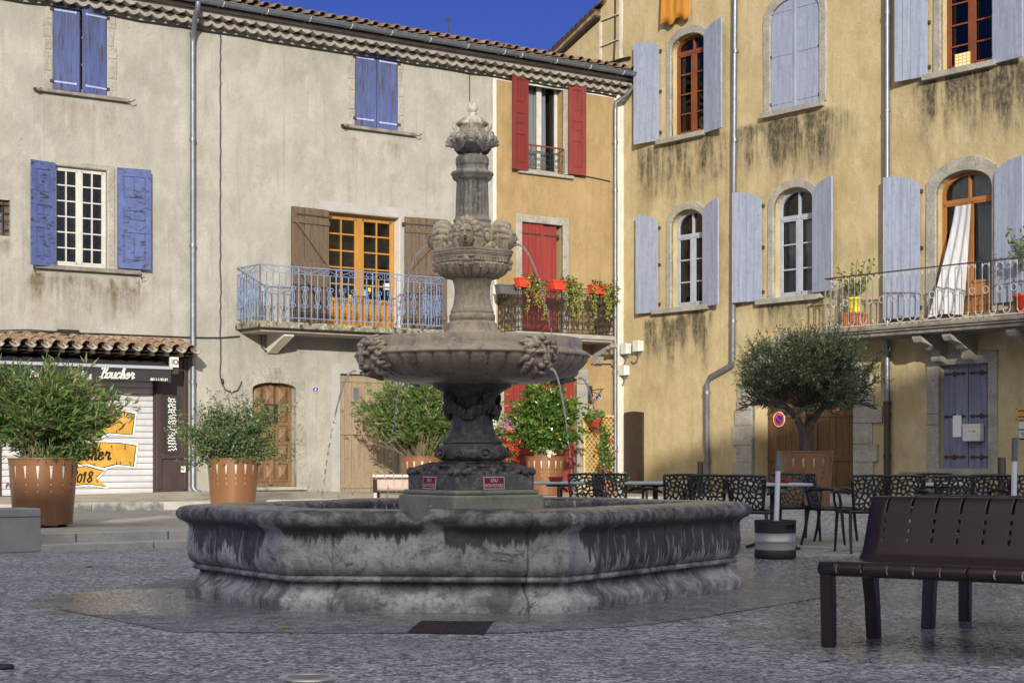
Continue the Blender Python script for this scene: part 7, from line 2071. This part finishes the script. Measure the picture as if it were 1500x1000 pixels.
# stone block seat at the left edge
q = ground_at(60,808); p = thing('stone_block','grey rectangular stone block seat at the left edge of the picture','stone seat',(q.x,q.y,0),AL)
m = MB(); m.box(-2.2,0,0,.55,0,.47); m.build('block',mat('grey_block_stone',(.30,.30,.30),(.24,.24,.24),s=3,fine=(.15,.15,.15),fs=60,rough=.85,bump=.3),p,mods=[('bevel',.012,2)]); m = MB(); m.box(-2.19,-.01,-.004,.02,.38,.385); m.build('groove',m_dark,p)
# drain grate, ground light, cap, fallen leaves
g0,g1,g2,g3 = ground_at(598,927),ground_at(708,929),ground_at(722,911.5),ground_at(618,910.5)
p = thing('drain_grate','dark cast iron drain grate in front of the basin','drain',((g0+g2)/2)); ce = (g0+g2)/2
A_ = (g1-g0); w = A_.length; dph = .62; ex = A_.normalized(); ey = V((-ex.y,ex.x,0)); mt = Matrix(((ex.x,ey.x,0,0),(ex.y,ey.y,0,0),(0,0,1,0),(0,0,0,1)))
gr = [V((v.x-ce.x,v.y-ce.y)) for v in (g0,g1,g2,g3)]
def gp_(u,v): a = gr[0].lerp(gr[1],u); b = gr[3].lerp(gr[2],u); return a.lerp(b,v)
m = MB(); nU,nV = 22,11
for i in range(nU+1):
    a,b = gp_(i/nU,0),gp_(i/nU,1); m.bar((a.x,a.y,.004),(b.x,b.y,.004),.010,.012)
for j in range(nV+1):
    a,b = gp_(0,j/nV),gp_(1,j/nV); m.bar((a.x,a.y,.003),(b.x,b.y,.003),.012 if 0<j<nV else .03,.010)
m.build('bars',mat('wet_cast_iron',(.035,.022,.026),rough=.45),p); m = MB(); m.plan([(v.x,v.y) for v in gr],.002,.0025); m.build('pit',m_dark,p)
q = ground_at(452,993); p = thing('ground_light','round recessed ground light with pale metal ring in the paving','ground light',(q.x,q.y,0))
m = MB(); m.lathe([(.096,.002),(.100,.010),(.132,.010),(.138,.002)],48,0,None,None,True,False); m.build('ring',mat('pale_brass_ring',(.72,.68,.55),rough=.3,metal=.6),p); m = MB(); m.lathe([(.002,.006),(.098,.006)],40,0,None,None,True,False); m.build('lens',mat('dusty_lens',(.17,.175,.19),(.12,.125,.14),s=8,rough=.35),p)
q = ground_at(3,979); p = tag((lambda m: (m.lathe([(.005,.002),(.055,.002),(.058,.012),(.05,.02),(.02,.022),(.005,.016)],24), m.build('stud_cap',m_iron))[1])(MB()),'small black round cap on the paving at the lower left edge','cap'); p.location = q
for (px,py,s_,lab) in ((402,922,.06,'yellowish fallen leaf on the paving left of the basin'),(123,831,.05,'dark fallen leaf on the paving near the left step')):
    q = ground_at(px,py); m = MB(); m.add([(0,0,.004),(s_,s_*.35,.016),(s_*2,0,.006),(s_,-s_*.35,.012)],[(0,1,2),(0,2,3)]); o = m.build('fallen_leaf',leaf_mat('dead_leaf' ,(.32,.24,.06) if py>900 else (.06,.04,.03)),rot=(0,0,.3)); o.location = q; tag(o,lab,'leaf')
# smooth stone apron of the basin
ap = [ground_at(*t_) for t_ in ((87,892),(255,925.5),(500,927.5),(740,928),(927,917),(1022,905))]
pl = [V((p_.x,p_.y)) for p_ in ap]+[V((FX,FY))+v for v in (V((2.6,-.5)),V((2.6,1.2)),V((-2.6,1.4)))]
sheet('basin_apron',pl,lambda v: .004,m_apron,.16,'smooth wet stone apron round the fountain basin')
# ================================================================ houses behind the camera (they throw the shade)
SA = R(3.0); SE = R(15.5)      # sun bearing (right of straight behind) and height
sd = V((math.sin(SA)*math.cos(SE),-math.cos(SA)*math.cos(SE),math.sin(SE)))
def back_house(x0,x1,y,shade_pt,label,depth=9.0):
    """house whose eaves put the edge of its shadow on shade_pt"""
    sp_ = V(shade_pt); k = (sp_.y-y)/(-sd.y); H = sp_.z+sd.z*k
    h = thing('far_house',label,'house',((x0+x1)/2,y-depth/2,0))
    w = (x1-x0)/2; d = depth/2
    m = MB(); m.box(-w,w,-d,d-.25,-.2,H-.25); m.build('wall',m_far,h)
    m = MB(); m.add([(-w-.2,d,H),(w+.2,d,H),(w+.2,0,H+.8),(-w-.2,0,H+.8),(-w-.2,-d,H-.3),(w+.2,-d,H-.3)],[(0,1,2,3),(3,2,5,4)]); m.add([(-w-.2,d,H-.25),(w+.2,d,H-.25),(w+.2,d,H),(-w-.2,d,H)],[(0,1,2,3)]); m.add([(-w-.2,d,H-.25),(w+.2,d,H-.25),(w+.2,-d,H-.4),(-w-.2,-d,H-.4)],[(3,2,1,0)]); m.build('roof',m_tile_d,h)
    wn = MB(); n = max(2,int(w*2/3))
    for i in range(n):
        for f_ in range(int(H/3)):
            x = -w+(i+.5)*2*w/n; wn.box(x-.5,x+.5,d-.24,d-.22,1.0+3*f_,2.6+3*f_)
    wn.build('window',m_dark,h)
back_house(-30,-2.6,-14,(-6.9,22.0,.45),'low plastered house behind the viewer on the left')
back_house(-2.6,6.1,-14,(-2,25.0,.2),'plastered house behind the viewer in the middle')
back_house(6.1,34,-14,(7.86,33.2,2.7),'tall plastered house behind the viewer on the right')
# ================================================================ light, sky, camera
w = bpy.data.worlds.new('World'); sc.world = w; w.use_nodes = True; nt = w.node_tree; nt.nodes.clear(); t = NT(nt)
sky = t.n('ShaderNodeTexSky'); sky.sky_type = 'NISHITA'; sky.sun_disc = False
sky.sun_elevation = SE; sky.sun_rotation = math.pi-SA
sky.altitude = 2500; sky.air_density = 1.0; sky.dust_density = .15; sky.ozone_density = 4.0
gm_ = t.n('ShaderNodeGamma'); gm_.inputs[1].default_value = 1.0; t.link(sky.outputs[0],gm_.inputs[0])
deep = t.mix(1.0, gm_.outputs[0], (.20,.19,.40), 'MULTIPLY')
# unseen cloud veil added high behind the camera as fill light, clear deep blue sky to the north
dv = t.n('ShaderNodeTexCoord').outputs['Generated']
dt = t.n('ShaderNodeVectorMath',operation='DOT_PRODUCT'); t.link(dv,dt.inputs[0]); dt.inputs[1].default_value = (.10,-.76,.64)
veil = t.math('ADD', dt.outputs['Value'], t.math('MULTIPLY',t.math('SUBTRACT',t.noise(dv,2.2,6,.6),.5),.5))
veil = t.step(veil,.40,.82)
skc = t.mix(veil, deep, (8.3,8.1,8.0))
bg = t.n('ShaderNodeBackground'); bg.inputs[1].default_value = .15; t.link(skc,bg.inputs[0])
o = t.n('ShaderNodeOutputWorld'); t.link(bg.outputs[0],o.inputs[0])
ld = bpy.data.lights.new('sun','SUN'); ld.energy = 4.3; ld.angle = R(.55); ld.color = (1.0,.91,.77)
lo = bpy.data.objects.new('sun',ld); col.objects.link(lo); lo.rotation_euler = sd.to_track_quat('Z','Y').to_euler(); lo.location = (0,-40,30)
cd = bpy.data.cameras.new('camera'); cam = bpy.data.objects.new('camera',cd); col.objects.link(cam); sc.camera = cam
cam.location = (0,0,EYE); cam.rotation_euler = (R(90),0,0)
cd.sensor_width = 36; cd.lens = F/1500*36; cd.shift_y = (HY-500)/1500; cd.clip_start = .1; cd.clip_end = 1000
cd.dof.use_dof = False
sc.view_settings.view_transform = 'Standard'; sc.view_settings.look = 'None'; sc.view_settings.exposure = .38; sc.view_settings.gamma = 1
sc.render.film_transparent = False
sc.cycles.max_bounces = 8; sc.cycles.transparent_max_bounces = 12
bpy.context.view_layer.update()
